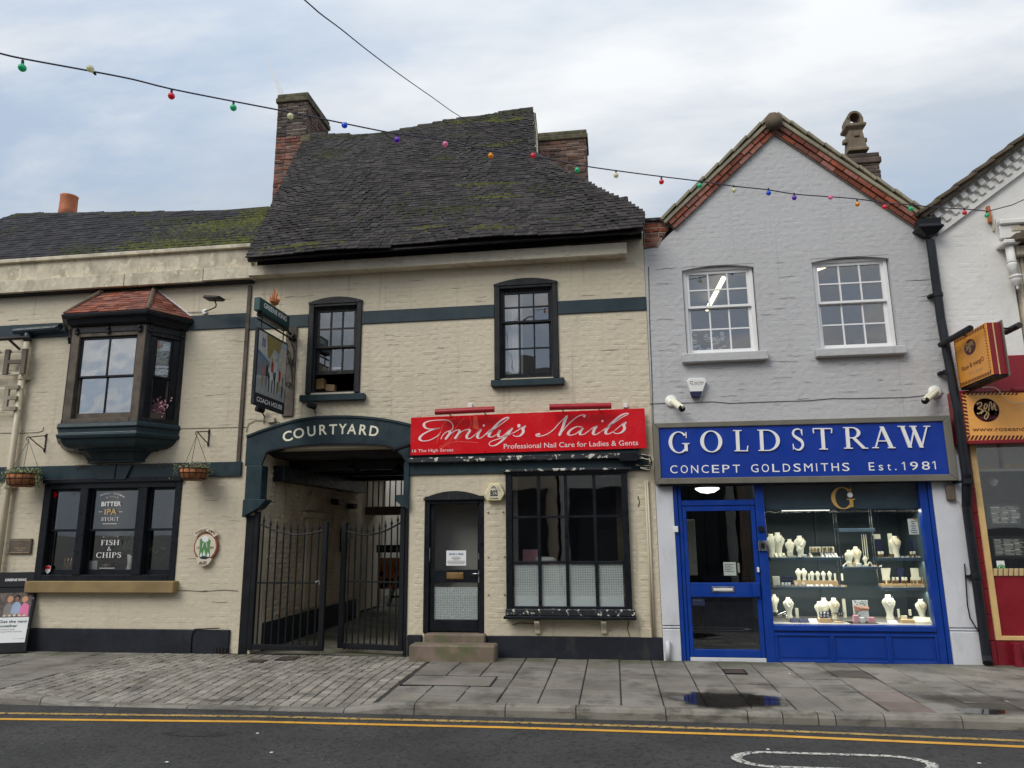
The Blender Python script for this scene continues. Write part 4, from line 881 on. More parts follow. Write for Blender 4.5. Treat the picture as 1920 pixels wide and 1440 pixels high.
MB().tube([T0+Vector((0, -.03, .02)), T1+Vector((0, -.03, .02))], .03, 8).build('top_flashing', M['verge'], bayo); MB().tube([T1+Vector((0.02, -.02, .01)), ev[3]+Vector((.02, -.02, .02))], .016, 6).build('lead_flashing', M['lgrey'], bayo)
for x0, x1, sg in ((-7.95, -7.45, 1), (-7.4, -6.9, -1)):
    mb = MB(); n = 26; rows = []
    for k in range(n+1): x = x0+(x1-x0)*k/n; rows.append([(x, -.40+.015*math.sin(k*1.9), bz0+.1), (x, -.40+.015*math.sin(k*1.9+.4), bz1-.1)])
    mb.loft(rows, close=False, caps=False); mb.build('curtain', M['curtain'], bayo)
# crinkled white sheet taped inside the upper right side pane
F, l = face(PB[2], PB[3]); mb = MB(); rs = random.Random(9); g = [[F@Vector((l*.5-.12+.24*i/9, .085+rs.uniform(-.012, .012), P(235, 703, -.5)[1]+(bz1-.2-P(235, 703, -.5)[1])*j/22)) for i in range(10)] for j in range(23)]
mb.loft(g, close=False, caps=False); mb.build('plastic_sheet', M['whitepl'], bayo)
fp_ = q('Z1', 1175, 1060, -.2); mb = MB()
for _ in range(160):
    c = Vector((fp_[0]+random.gauss(0, .07), -.15+random.gauss(0, .04), fp_[1]+random.gauss(0, .08))); s = .016; mb.add([c+Vector((s, 0, 0)), c+Vector((0, 0, s)), c-Vector((s, 0, 0)), c-Vector((0, 0, s))], [(0, 1, 2, 3)])
fo = mb.build('flower_bunch', M['pink'], None); tag(fo, 'bunch of pink flowers behind the right side pane of the bay window', 'flowers')

# pipes, gutter box and letters left of the bay
pi = empty('downpipe', 'cream painted round downpipe at the far left of the pub wall', 'downpipe')
tp, bt_ = P(53, 636, -.08), P(2, 1075, -.08); x_ = P(30, 800, -.08)[0]
MB().tube([(x_, -.08, tp[1]), (x_, -.08, -.02)], .045, 14).build('pipe', M['pipe'], pi, smooth=True)
for py in (709, 912): z = P(40, py, -.08)[1]; MB().tube([(x_, -.08, z-.03), (x_, -.08, z+.03)], .058, 14).build('collar', M['pipe'], pi, .004); MB().box(x_-.09, x_+.09, -.06, -.0, z-.02, z+.02).build('clip', M['pipe'], pi, .003)
gb = empty('side_gutter', 'dark half-round gutter linking the bay roof to the cream downpipe', 'gutter')
g0, g1 = P(28, 616, -.1), P(108, 612, -.1); MB().tube([(g0[0], -.1, g0[1]-.05), (g1[0], -.1, g1[1]-.03)], .05, 10).build('channel', M['dgreen'], gb); MB().tube([(g1[0], -.1, g1[1]-.03), (-8.5, -.2, bz1+.13)], .045, 8).build('elbow', M['plastic'], gb)
MB().tube([(x_, -.08, g0[1]-.22), (x_, -.08, g0[1]-.07)], .055, 12).build('outlet', M['dgreen'], gb, smooth=True)
sg = empty('vertical_letter_sign', 'brown timber capital letters on pale rails at the far left wall', 'sign')
def lbox(nm, m, u0, v0, u1, v1, y0, y1): a, b_ = q('V3', u0, v0, y0), q('V3', u1, v1, y0); return bx(nm, m, sg, min(a[0], b_[0]), max(a[0], b_[0]), y0, y1, min(a[1], b_[1]), max(a[1], b_[1]), .003)
hz0, hz1 = q('V3', 60, 740, -.14)[1], q('V3', 60, 402, -.14)[1]; hx = [q('V3', u, 570, -.14)[0] for u in (60, 120, 290, 352)]
def hl(nm, m, parts):
    mb = MB()
    for p in parts: mb.box(p[0], p[1], -.16, -.12, p[2], p[3])
    return mb.build(nm, m, sg, .003)
hm = (hz0+hz1)/2; hl('letter', M['letwood'], [(hx[0], hx[1], hz0, hz1), (hx[2], hx[3], hz0, hz1), (hx[1], hx[2], hm-.03, hm+.03)])
ez0, ez1 = q('V3', 60, 1225, -.14)[1], q('V3', 60, 890, -.14)[1]; ex = [q('V3', u, 1060, -.14)[0] for u in (58, 115, 240)]; em = (ez0+ez1)/2
hl('letter', M['letwoodg'], [(ex[0], ex[1], ez0, ez1), (ex[1], ex[2], ez0, ez0+.06), (ex[1], ex[2], ez1-.06, ez1), (ex[1], ex[2]-.01, em-.03, em+.03)])
hl('letter', M['letwood'], [(hx[0]-.42, hx[0]-.34, hz0, hz1), (hx[0]-.34, hx[0]-.12, hz0, hz0+.06), (hx[0]-.34, hx[0]-.12, hz1-.06, hz1)])
for z in (hz0+.01, hz1-.05, ez0+.01, ez1-.05): bx('rail', M['rail'], sg, -11, hx[3]-.02, -.115, -.1, z, z+.035, .002)
for x in (hx[2]-.05,): bx('rail', M['rail'], sg, x-.012, x+.012, -.1, -.085, ez0-.05, hz1+.02, .002)
tr_ = empty('trough_light', 'dark bar lamp above the timber letters at the left edge', 'lamp'); z = P(30, 634, -.3)[1]
MB().tube([(-11, -.3, z), (P(55, 633, -.3)[0], -.3, z)], .028, 10).build('lamp_body', M['ironbr'], tr_, smooth=True); MB().tube([(P(15, 634, -.3)[0], -.3, z), (P(30, 645, -.1)[0], -.02, z-.1)], .02, 8).build('arm', M['ironbr'], tr_)
# join strip, cracks, cables
bx('corner_strip', M['bare'], pub, XP-.06, XP+.0, -.03, .01, zb1, zs0-.06, .004)
def crack(pts, r=.004, name='wall_crack', m=None, parent=pub, y=-.006):
    o = MB().tube([(*P(*p, y)[:1], y, P(*p, y)[1]) for p in pts], r, 4).build(name, m or M['dim'], parent); return o
M['crackm'] = mat('dark_crack', (.05, .04, .03), .9)
crack([(275, 807), (300, 805), (330, 804), (372, 803), (420, 802), (462, 801)], .0035, m=M['crackm']); crack([(0, 812), (40, 812), (70, 811), (80, 808), (82, 800)], .004, m=M['crackm'])
crack([(50, 1113), (40, 1110), (36, 1109)], .003, m=M['crackm']); crack([(328, 1108), (350, 1107), (380, 1109), (420, 1106), (446, 1108)], .0035, m=M['crackm'])
cable = MB().tube([(*P(358, 1225, -.04)[:1], -.045, P(358, 1225)[1]), (P(360, 1190, -.04)[0], -.045, P(360, 1190)[1]), (P(368, 1180)[0], -.045, P(368, 1179)[1]), (P(415, 1178)[0], -.045, P(415, 1177)[1])], .008, 6).build('cable', M['iron'], None, smooth=True); tag(cable, 'black cable curving over the dark plinth left of the arch', 'cable')
vg = bx('air_vent', M['iron'], None, P(401, 1217, -.04)[0], P(428, 1217, -.04)[0], -.045, -.03, P(401, 1224, -.04)[1], P(401, 1213, -.04)[1]); tag(vg, 'black grated air vent low in the plinth by the arch', 'vent')
for k in range(4): x = P(404+k*6, 1217, -.04)[0]; bx('bar', M['ironbr'], vg, x, x+.012, -.05, -.045, .0, P(401, 1214, -.04)[1], 0)
# ================================================================== COACH HOUSE BUILDING (arch + nail shop)
ch = empty('coach_house_building', 'cream painted brick building over the courtyard arch with a steep mossy tiled roof', 'building')
XC0, XC1 = -5.44, .575
AX0, AX1, AZ = -5.12, -2.87, 2.86
zcb, zct2 = P(826, 499, -.16)[1], P(826, 478, -.16)[1]
bz0c, bz1c = P(840, 600)[1], P(840, 576)[1]       # first-floor band
w1 = rect((577, 566), (677, 738)); w1 = (P(577, 650)[0], P(677.5, 650)[0], P(627, 738)[1], P(627, 566)[1])
w2 = (P(927, 620)[0], P(1047, 620)[0], P(987, 711)[1], P(987, 531)[1])
dr = (-2.63, -1.78, .30, 2.16); sw_ = (P(950, 1000)[0], P(1180, 1000)[0], P(1060, 1142)[1], P(1060, 884)[1])
ins = lambda h, d=.02: (h[0]+d, h[1]-d, h[2]+d, h[3]-d)
holes = [(AX0, AX1, 0, AZ), ins(w1), ins(w2), (dr[0]+.02, dr[1]-.02, 0, dr[3]-.03), ins(sw_)]
wl = slab('wall', XC0, XC1, 0, 5.9, holes, M['beige'], ch, 0, .3)
lb0, lb1 = P(860, 889, -.03)[1], P(860, 856, -.03)[1]
hb = [(AX0-.32, AX1+.1, 0, AZ+.38), w1, w2, (dr[0], dr[1], 0, dr[3]+.12), (w1[0], w1[1], w1[3]-.1, w1[3]+.08), (w2[0], w2[1], w2[3]-.1, w2[3]+.08), sw_, (XC0, XC1, bz0c, bz1c), (-2.9, XC1, lb0, lb1), (-2.9, .36, lb1, 3.08)]
plz2 = P(1000, 1193, -.03)[1]
bricks(wl, XC0+.02, XC1, plz2+.005, 5.85, hb, M['beige'], 0, relief=.0026, keep=300, wave=.02, tilt=.012)
ledges(wl, XC0+.05, XC1-.05, plz2+.1, 5.5, hb, 230, M['ledge'], seed=8)
for a, b_ in ((-2.84, dr[0]-.005), (dr[1]+.005, XC1)): bx('plinth', M['navyplinth'], ch, a, b_, -.035, .02, -.1, plz2, .01)
for a, b_ in ((XC0+.0, w1[0]), (w1[1], w2[0]), (w2[1], XC1)): bx('string_band', M['dgreen'], ch, a, b_, -.02, .0, bz0c, bz1c, .004)
def gboard(px0, px1, y):
    a, b_ = P(*px0, -.2), P(*px1, -.2); return a, b_
# cornice boards: a cream box gutter in three lengths
xs_ = [-5.42, P(642, 500, -.2)[0], P(850, 490, -.2)[0], P(1063, 480, -.2)[0], P(1176, 470, -.2)[0]]
zl0, zl1 = P(480, 516, -.2)[1], P(480, 498, -.2)[1]; zr0, zr1 = P(1176, 475, -.2)[1], P(1176, 453.5, -.2)[1]
lz = lambda x, a, b_: a+(b_-a)*(x-xs_[0])/(xs_[-1]-xs_[0])
for a, b_ in zip(xs_, xs_[1:]):
    mb = MB(); f = [(a, lz(a, zl0, zr0)), (b_-.004, lz(b_, zl0, zr0)), (b_-.004, lz(b_, zl1, zr1)), (a, lz(a, zl1, zr1))]; mb.prism(f, -.2, .0); mb.build('cornice_board', M['cream'], ch, .005)
    if b_ < xs_[-1]: MB().box(b_-.03, b_+.03, -.207, -.19, lz(b_, zl0, zr0)-.006, lz(b_, zl1, zr1)+.004).build('joint_strap', M['cream'], ch, .003)
# fascia and eaves gutter
ex0, ex1 = P(463, 482, -.3)[0], P(1204, 432, -.3)[0]
ga, gb_ = P(463, 482, -.3)[1], P(1204, 427, -.3)[1]
egz = lambda x: ga+(gb_-ga)*(x-ex0)/(ex1-ex0)
mb = MB(); mb.prism([(ex0+.1, egz(ex0)-.10), (ex1, egz(ex1)-.10), (ex1, egz(ex1)), (ex0+.1, egz(ex0))], -.17, -.14); mb.build('fascia_board', M['plastic'], ch, .003)
mb = MB(); n = 10; prof = [(math.cos(t)*.06, math.sin(t)*.06) for t in [math.pi+math.pi*i/n for i in range(n+1)]]; prof2 = [(a*.88, b_*.88) for a, b_ in prof[::-1]]
mb.loft([[(x, -.235+a, egz(x)+b_) for a, b_ in prof+prof2] for x in (ex0, (ex0+ex1)/2, ex1)]); mb.build('gutter', M['plastic'], ch, smooth=False)
for k in range(7): x = ex0+.25+k*(ex1-ex0-.4)/6; mb = MB(); mb.loft([[(x+d, -.235+a*1.12, egz(x)+b_*1.12) for a, b_ in prof+prof2] for d in (-.02, .02)]); mb.build('gutter_clip', M['plastic'], ch)
# main roof: one steep plane, sagging; outline measured on the plane
RO = Vector((0, -.25, 5.93)); REU = Vector((1, 0, 0)); REV = Vector((0, 3.2, 4.0)).normalized()
ru = lambda x, y: pl_uv(x, y, RO, REU, REV)
arc3_ = lambda p: p
out = [(464, 488), (1207, 434), (1207, 410), (1170, 387), (1140, 374), (1105, 353), (1060, 328), (1030, 308), (1003, 292), (998, 214), (940, 219), (880, 226), (850, 230), (800, 241), (740, 251), (690, 256), (640, 258), (585, 259), (573, 270), (556, 300), (538, 338), (523, 368), (500, 418)]
rp = [ru(*p) for p in out]
warp = lambda u, v: .035*math.sin(u*1.2+.5)*math.sin(v*.8)+.02*math.sin(u*2.7+v)
roof = plane_poly('roof', RO-REV.cross(REU)*0, REU, REV, rp, M['slate'], ch)
tiles(roof, RO+REV.cross(REU)*0, REU, REV, rp, M['slate'], gauge=.082, tw=.165, keep=300, warp=lambda u, v: max(0, warp(u, v)+.05), jit=1.0)
def rpt(px, py, r=1): u, v = ru(px, py); return (u, v)
MP = []
for px, py, a, b_, n, d in ((915, 350, .4, .08, 150, 0), (930, 375, .45, .09, 230, 0), (880, 398, .45, .1, 300, 1), (935, 275, .3, .06, 120, 0), (860, 236, .4, .08, 140, 0), (920, 232, .25, .08, 120, 0), (965, 232, .25, .08, 120, 0), (860, 262, .4, .1, 80, 1), (925, 436, .4, .05, 110, 0), (805, 433, .25, .05, 70, 0), (620, 300, .5, .5, 160, 1), (640, 262, 1.2, .12, 300, 1), (830, 305, .3, .15, 70, 1), (560, 470, .6, .05, 150, 0), (1010, 356, .4, .1, 50, 1), (720, 252, 1.3, .06, 260, 1), (940, 222, .9, .05, 200, 1), (1040, 415, .3, .1, 50, 1), (790, 400, 2.5, 1.5, 260, 1)): u, v = rpt(px, py); MP.append((u, v, a, b_, n, d))
moss(roof, RO, REU, REV, lambda u, v: max(0, warp(u, v)+.05), MP, rp)
bx('eaves_filling', M['plastic'], ch, ex0+.1, ex1, -.13, .3, 5.80, 5.98, 0)
# ridge, rear slope, gablet, hip and rear gable
wp = lambda px, py: RO+REU*ru(px, py)[0]+REV*ru(px, py)[1]
rid = [wp(*p) for p in ((998, 214), (940, 219), (850, 230), (740, 251), (640, 258), (585, 259))]
MB().tube([p+Vector((0, .05, .0)) for p in rid], .07, 8).build('ridge_tiles', M['slate'], ch)
rb = [Vector((p.x, 6.0, 5.9)) for p in rid]; mb = MB(); 
for i in range(len(rid)-1): mb.add([rid[i], rid[i+1], rb[i+1], rb[i]], [(0, 1, 2, 3)])
mb.build('rear_roof', M['slate'], ch)
A, B = rid[0], wp(1002, 291); bk = Vector((A.x+.05, 2*A.y-B.y, B.z))
MB().add([B+Vector((.03, 0, 0)), bk, A+Vector((0.02, 0, 0))], [(0, 1, 2)]).build('gablet', M['cream'], ch)
MB().tube([A+Vector((.03, 0, .02)), (A+B)/2+Vector((.06, 0, 0)), B+Vector((.05, 0, 0))], .022, 6).build('gablet_verge', M['verge'], ch); MB().tube([A+Vector((.04, 0, .02)), bk+Vector((.06, 0, 0))], .03, 6).build('gablet_verge', M['slate'], ch)
hp_ = [wp(*p) for p in ((1003, 292), (1060, 328), (1105, 353), (1170, 387), (1204, 412))]
mb = MB()
for i in range(len(hp_)-1):
    a, b_ = hp_[i], hp_[i+1]; mb.add([a, b_, Vector((b_.x, 5.0, b_.z)), Vector((a.x, 5.0, a.z))], [(0, 1, 2, 3)])
mb.build('hip_slope', M['slate'], ch)
MB().tube(arc3_([p+Vector((.0, -.02, .02)) for p in hp_]), .045, 7).build('hip_edge', M['slate'], ch)
# small lead-capped dormer end at the foot of the hip
dp = [P(x, y, 1.0) for x, y in ((1128, 376), (1177, 367), (1183, 392), (1204, 408), (1120, 395))]
MB().prism([(P(1125, 376, .9)[0], P(1125, 376, .9)[1]), (P(1177, 366, .9)[0], P(1177, 366, .9)[1]), (P(1182, 405, .9)[0], P(1182, 405, .9)[1]), (P(1120, 405, .9)[0], P(1120, 405, .9)[1])], .9, 2.2).build('rear_roof', M['slate'], ch, .02)
bx('gable_wall', M['beige'], ch, XC1-.2, XC1, .3, 7, 0, 5.9, 0); bx('gable_wall', M['beige'], ch, XC0, XC0+.1, .3, 7, 2.9, 5.9, 0); bx('rear_wall', M['beige'], ch, XC0, XC1, 6.9, 7, 2.9, 5.9, 0)
# chimneys
def stack(p, name, pxl, pxr, pyt, y0, depth, zb, mt, cap, keep, label, red=None):
    x0, zt = P(pxl, pyt, y0); x1 = P(pxr, pyt, y0)[0]
    st = bx(name, M['mortar'], p, x0+.012, x1-.012, y0+.012, y0+depth-.012, zb, zt-.14, 0); st['label'] = label
    zm_ = zt-.95 if mt is M['brick'] else zt-.17
    bricks(st, x0+.012, x1-.012, max(zb, zt-3.2), zm_, [], mt, y0+.012, relief=.012, keep=keep, wave=0, tilt=.004, jh=.012)
    if mt is M['brick']: bricks(st, x0+.012, x1-.012, zm_, zt-.17, [], M['sooty'], y0+.012, relief=.012, keep=80, wave=0, tilt=.004, jh=.012)
    Fm = Matrix(((0, -1, 0, x1-.012), (1, 0, 0, 0), (0, 0, 1, 0), (0, 0, 0, 1)))
    bricks(st, y0+.012, y0+depth-.012, max(zb, zt-3.2), zt-.17, [], M['brickd'] if mt is M['brick'] else mt, 0, relief=.012, keep=60, wave=0, Mx=Fm, jh=.012)  # red stack's side: its shade is put into the colour by browner brick
    mb = MB().box(x0-.03, x1+.03, y0-.03, y0+depth+.03, zt-.17, zt-.06); mb.box(x0-.01, x1+.01, y0-.01, y0+depth+.01, zt-.06, zt+.03); mb.build('cap', cap, st, .02, seg=2)
    return st
s1 = stack(ch, 'chimney_stack', 521, 577, 180, 2.62, 1.15, 5.5, M['brick'], M['mossstone'], 150, 'tall red brick chimney with a sooty top left of the steep roof')
s2 = stack(ch, 'chimney_stack', 1009, 1099, 252, 3.3, .7, 5.5, M['brickd'], M['mossstone'], 130, 'broad brown brick chimney behind the right hip of the roof')
bx('flashing', M['mossstone'], ch, P(572, 270, 2.5)[0]-.02, P(590, 262, 2.5)[0], 2.3, 2.62, P(575, 300, 2.5)[1], P(575, 262, 2.5)[1], .03)
# first-floor windows: heavy timber surround + sash
def timber_window(w, cols, rows, meet_py, open_, sillpx, label, ms):
    xm = (w[0]+w[1])/2; fr = MB(); t = .085
    fr.box(w[0], w[0]+t, -.03, .05, w[2], w[3]); fr.box(w[1]-t, w[1], -.03, .05, w[2], w[3]); fr.box(w[0]+t, w[1]-t, -.025, .05, w[3]-t*.9, w[3])
    s = fr.build('window_surround', M['blackworn'], ch, .01)
    a = arch_pts(w[0]-.005, w[1]+.005, w[3]-.005, .075); hd = MB()
    for p, r in zip(a, a[1:]): hd.prism([(p[0], w[3]-.03), (r[0], w[3]-.03), r, p], -.04, .02)
    hd.build('window_head', M['blackworn'], ch)
    win = sash_window(ch, w[0]+t-.01, w[1]-t+.01, w[2]+.02, w[3]-t*.9+.01, cols, rows, M['blackworn'], M['glassup'], yf=.03, fw=.035, sw=.04, bar=.022, meet=P(627, meet_py, .06)[1], open_=open_, label=label, ms=ms)
    (x0, z1), (x1, _), (_, z0) = P(*sillpx[0], -.08), P(*sillpx[1], -.08), P(*sillpx[2], -.08)
    bx('window_sill', M['dgreen'], ch, x0, x1, -.1, .03, z0, z1, .008)
    return win
timber_window(w1, 3, (2, 1), 651, .27, ((562, 741), (683, 738), (600, 752)), 'black sash window over the arch with its bottom sash pushed up', M['blackworn'])
timber_window(w2, 3, (2, 2), 621, .0, ((920.5, 713), (1058, 709), (990, 723)), 'black twelve-pane sash window with a white curtain', M['black'])
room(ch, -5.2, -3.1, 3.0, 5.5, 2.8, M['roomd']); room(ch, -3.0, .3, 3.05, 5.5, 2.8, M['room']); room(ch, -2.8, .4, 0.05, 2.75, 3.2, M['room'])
cx0, cx1 = q('W5', 268, 600, .2)[0], q('W5', 525, 600, .2)[0]
for a, b_ in ((cx0-.03, cx0+(cx1-cx0)*.78), (cx0+(cx1-cx0)*.8, cx1)):
    mb = MB(); n = 22; mb.loft([[(a+(b_-a)*k/n, .2+.018*math.sin(k*1.7), w2[2]+.05), (a+(b_-a)*k/n, .2+.018*math.sin(k*1.7+.5), w2[3]-.1)] for k in range(n+1)], close=False, caps=False); c = mb.build('curtain', M['curtain'], None); tag(c, 'broad white net curtain behind the left panes of the curtained upper window' if a < cx0 else 'narrow white curtain edge hanging beside the broad curtain', 'curtain')
# clutter in the open lower sash of the first window
cb = empty('cardboard_box', 'torn brown cardboard box just inside the open sash over the arch', 'box'); a = q('Z3', 800, 1085, .35)
for k, (dx, dz, w_, h_) in enumerate(((0, 0, .12, .16), (.13, -.0, .14, .10))): MB().box(a[0]+dx, a[0]+dx+w_, .3+.03*k, .42, a[1]+dz, a[1]+dz+h_).build('panel', M['beech'], cb, .003, M=Matrix.Translation(Vector((a[0], 0, a[1])))@Matrix.Rotation(.12*(k*2-1), 4, 'Y')@Matrix.Translation(Vector((-a[0], 0, -a[1]))))
pp = q('Z3', 975, 870, .11); c = bx('paper_strip', M['paper'], None, pp[0]-.075, pp[0]+.075, .15, .153, pp[1]-.012, pp[1]+.012, 0); tag(c, 'white paper strip in the middle lower pane of the window over the arch', 'paper')

# ---- arch: timber fascia with COURTYARD
AY = -.045
def arc_edge(pts, n=6):
    o = []
    for i in range(len(pts)-1):
        p0, p1, p2, p3 = pts[max(i-1, 0)], pts[i], pts[i+1], pts[min(i+2, len(pts)-1)]
        for k in range(n):
            t = k/n; o.append(tuple(.5*((2*p1[j])+(-p0[j]+p2[j])*t+(2*p0[j]-5*p1[j]+4*p2[j]-p3[j])*t*t+(-p0[j]+3*p1[j]-3*p2[j]+p3[j])*t**3) for j in (0, 1)))
    o.append(pts[-1]); return o
top = arc_edge([P(*pq('Z4', u, v), AY) for u, v in ((72, 175), (180, 135), (330, 90), (480, 68), (640, 65), (780, 74), (900, 92), (990, 112))])
bot = arc_edge([P(*pq('Z4', u, v), AY) for u, v in ((150, 330), (163, 285), (200, 256), (330, 232), (480, 220), (640, 218), (780, 222), (870, 232), (925, 262), (950, 300))])
arch = empty('courtyard_arch', 'dark teal timber arch fascia lettered COURTYARD over the gated passage', 'archway')
n = 40
def samp(l, t):
    xs = l[0][0]+(l[-1][0]-l[0][0])*t
    for a, b_ in zip(l, l[1:]):
        if a[0] <= xs <= b_[0]+1e-6: f = (xs-a[0])/max(b_[0]-a[0], 1e-6); return (xs, a[1]+(b_[1]-a[1])*f)
    return l[-1]
xl, xr = q('Z4', 60, 300, AY)[0], AX1+.03; zbk = q('Z4', 100, 340, AY)[1]
T, Bm = [], []
for k in range(n+1):
    x = xl+(xr-xl)*k/n; t = (x-top[0][0])/(top[-1][0]-top[0][0]); T.append(samp(top, max(0, min(1, t))))
    T[-1] = (x, T[-1][1]); tb = (x-bot[0][0])/(bot[-1][0]-bot[0][0]); zb_ = zbk if (tb < 0 or tb > 1) else samp(bot, tb)[1]; Bm.append((x, zb_))
mb = MB(); mb.ribbon(T, Bm, AY, .0); mb.add([(x, .0, z) for x, z in T]+[(x, .0, z) for x, z in Bm], [(i, n+1+i, n+2+i, i+1) for i in range(n)]); mb.build('fascia', M['dgreen'], arch)
mb = MB(); mb.ribbon([(x, z+.02) for x, z in T], [(x, z-.012) for x, z in T], AY-.02, AY+.03); mb.build('top_moulding', M['dgreen'], arch)
mb = MB(); mb.ribbon([(x, z+.012) for x, z in Bm if z > zbk+.02], [(x, z-.012) for x, z in Bm if z > zbk+.02], AY-.015, .12); mb.build('bottom_moulding', M['black'], arch)
xg0, xg1 = q('Z4', 55, 500, -.06)[0], q('Z4', 145, 500, -.06)[0]; zk1, zk0 = zbk, q('Z4', 60, 580, -.06)[1]
bx('post', M['dgreen'], arch, xg0, xg1, -.06, .14, zk0, zk1, .008); xk = q('Z4', 170, 540, -.1)[0]; zk2 = q('Z4', 170, 528, -.1)[1]
MB().prism([(xg0, zk0-.13), (xg1+.0, zk0+.0), (xk, zk0+.1), (xk, zk2), (xg0, zk2)], -.10, .12).build('bracket', M['dgreen'], arch, .008)
xq0 = q('Z4', 950, 500, -.03)[0]; bx('post', M['dgreen'], arch, xq0, AX1+.02, -.05, .14, q('Z4', 960, 505, -.05)[1], zbk, .008)
MB().prism([(q('Z4', 915, 505)[0], q('Z4', 915, 505)[1]), (q('Z4', 915, 540)[0], q('Z4', 915, 540)[1]), (AX1+.02, q('Z4', 915, 590)[1]), (AX1+.02, q('Z4', 915, 505)[1])], -.08, .12).build('bracket', M['dgreen'], arch, .008)
zl_ = P(472, 960)[1]; bx('post', M['iron'], arch, q('Z4', 48, 900, -.02)[0], q('Z4', 95, 900, -.02)[0], -.02, .12, -.08, zk0-.1, .006); bx('post', M['iron'], arch, q('Z4', 955, 900, -.02)[0], AX1+.015, -.02, .14, -.05, q('Z4', 960, 575, 0)[1], .006)
# lettering along the arc
cl = [(302, 200), (364, 183), (434, 172), (498, 164), (553, 162), (606, 160), (657, 161), (720, 165), (780, 172)]; wd = [54, 62, 46, 44, 44, 46, 52, 44, 50]
for c, (u, v), w_ in zip('COURTYARD', cl, wd):
    i = cl.index((u, v)); a_ = cl[max(i-1, 0)]; b2 = cl[min(i+1, len(cl)-1)]; sl_ = (b2[1]-a_[1])/(b2[0]-a_[0])
    wtext('lettering', c, q('Z4', u-w_/2, v-sl_*w_/2, AY), q('Z4', u+w_/2, v+sl_*w_/2, AY), .142, AY-.001, M['cream_let'], arch, bold=.018)
# ---- passage
psg = empty('covered_passage', 'dim covered passage with old cream brick side wall behind the gates', 'passage')
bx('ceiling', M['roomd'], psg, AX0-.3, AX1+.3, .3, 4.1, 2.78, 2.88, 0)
for y in (.9, 2.1, 3.3): bx('beam', M['black'], psg, AX0-.05, AX1+.1, y, y+.18, 2.62, 2.78, .01)
bx('beam', M['black'], psg, AX0, AX0+.2, .35, 4.0, 2.42, 2.66, .01)
PW = Matrix(((0, -1, 0, AX0+.02), (1, 0, 0, 0), (0, 0, 1, 0), (0, 0, 0, 1)))   # local x -> world y, outward -> +x
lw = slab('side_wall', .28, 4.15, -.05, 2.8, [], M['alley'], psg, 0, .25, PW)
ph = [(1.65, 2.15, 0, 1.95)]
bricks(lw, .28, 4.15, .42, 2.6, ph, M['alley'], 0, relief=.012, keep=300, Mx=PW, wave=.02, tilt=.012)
MB().box(.28, 4.15, -.03, 0, -.05, .38, PW).build('plinth', M['navyplinth'], psg, .01)
MB().box(1.6, 2.22, -.05, .0, .42, 1.9, PW).build('boarded_panel', M['alley'], psg, .01); MB().box(1.45, 2.5, -.09, 0, 1.9, 2.0, PW).build('lintel', M['alley'], psg, .01); MB().prism([(1.55, 2.02), (1.95, 2.02), (1.75, 2.35)], -.05, 0, PW).build('gusset', M['alley'], psg, .005)
bx('side_wall', M['alley'], psg, AX1-.02, AX1+.2, .3, 4.15, 0, 2.8, 0)
bx('floor', M['slab'], psg, AX0-.15, AX1+.05, .06, 4.2, -.08, gz(-4, 0)-.006, 0)
mb = MB()
for k in range(9): mb.box(-3.95+k*.07, -3.92+k*.07, .5, .9, -.01, .004)
dg = mb.build('drain_grating', M['iron'], None); tag(dg, 'slatted drain grating in the ground behind the right gate', 'grating')
def wall_lamp(y, z, lab):
    e = empty('wall_light', lab, 'lamp'); MB().prism([(y-.13, z+.05), (y+.13, z+.05), (y+.10, z-.05), (y-.10, z-.05)], -.16, -.03, PW).build('lamp_body', M['iron'], e, .01); MB().box(y-.05, y+.05, -.03, 0, z-.03, z+.05, PW).build('back_plate', M['iron'], e, .004)
wall_lamp(2.75, 2.2, 'black bulkhead lamp on the passage wall, nearer the street'); wall_lamp(3.55, 2.15, 'black bulkhead lamp on the passage wall, deeper inside')
MB().tube([PW@Vector(p) for p in ((2.6, -.03, 2.42), (3.0, -.03, 2.38), (3.6, -.03, 2.33), (4.0, -.03, 2.3))], .012, 6).build('conduit', M['rail'], psg); MB().box(3.2, 3.4, -.08, 0, 1.3, 1.75, PW).build('meter_box', M['iron'], psg, .008)
def pendant(x, y, lab):
    e = empty('pendant_lamp', lab, 'lamp'); MB().tube([(x, y, 2.78), (x, y, 2.68)], .008, 6).build('rod', M['iron'], e); MB().lathe([(.03, .12), (.05, .09), (.16, .0), (.15, .0), (.04, .07)], 16, (x, y, 2.56)).build('shade', M['iron'], e, smooth=True)
pendant(-3.95, .62, 'black pendant lamp under the passage ceiling, left of the pair'); pendant(-3.3, .9, 'black pendant lamp under the passage ceiling, right of the pair')
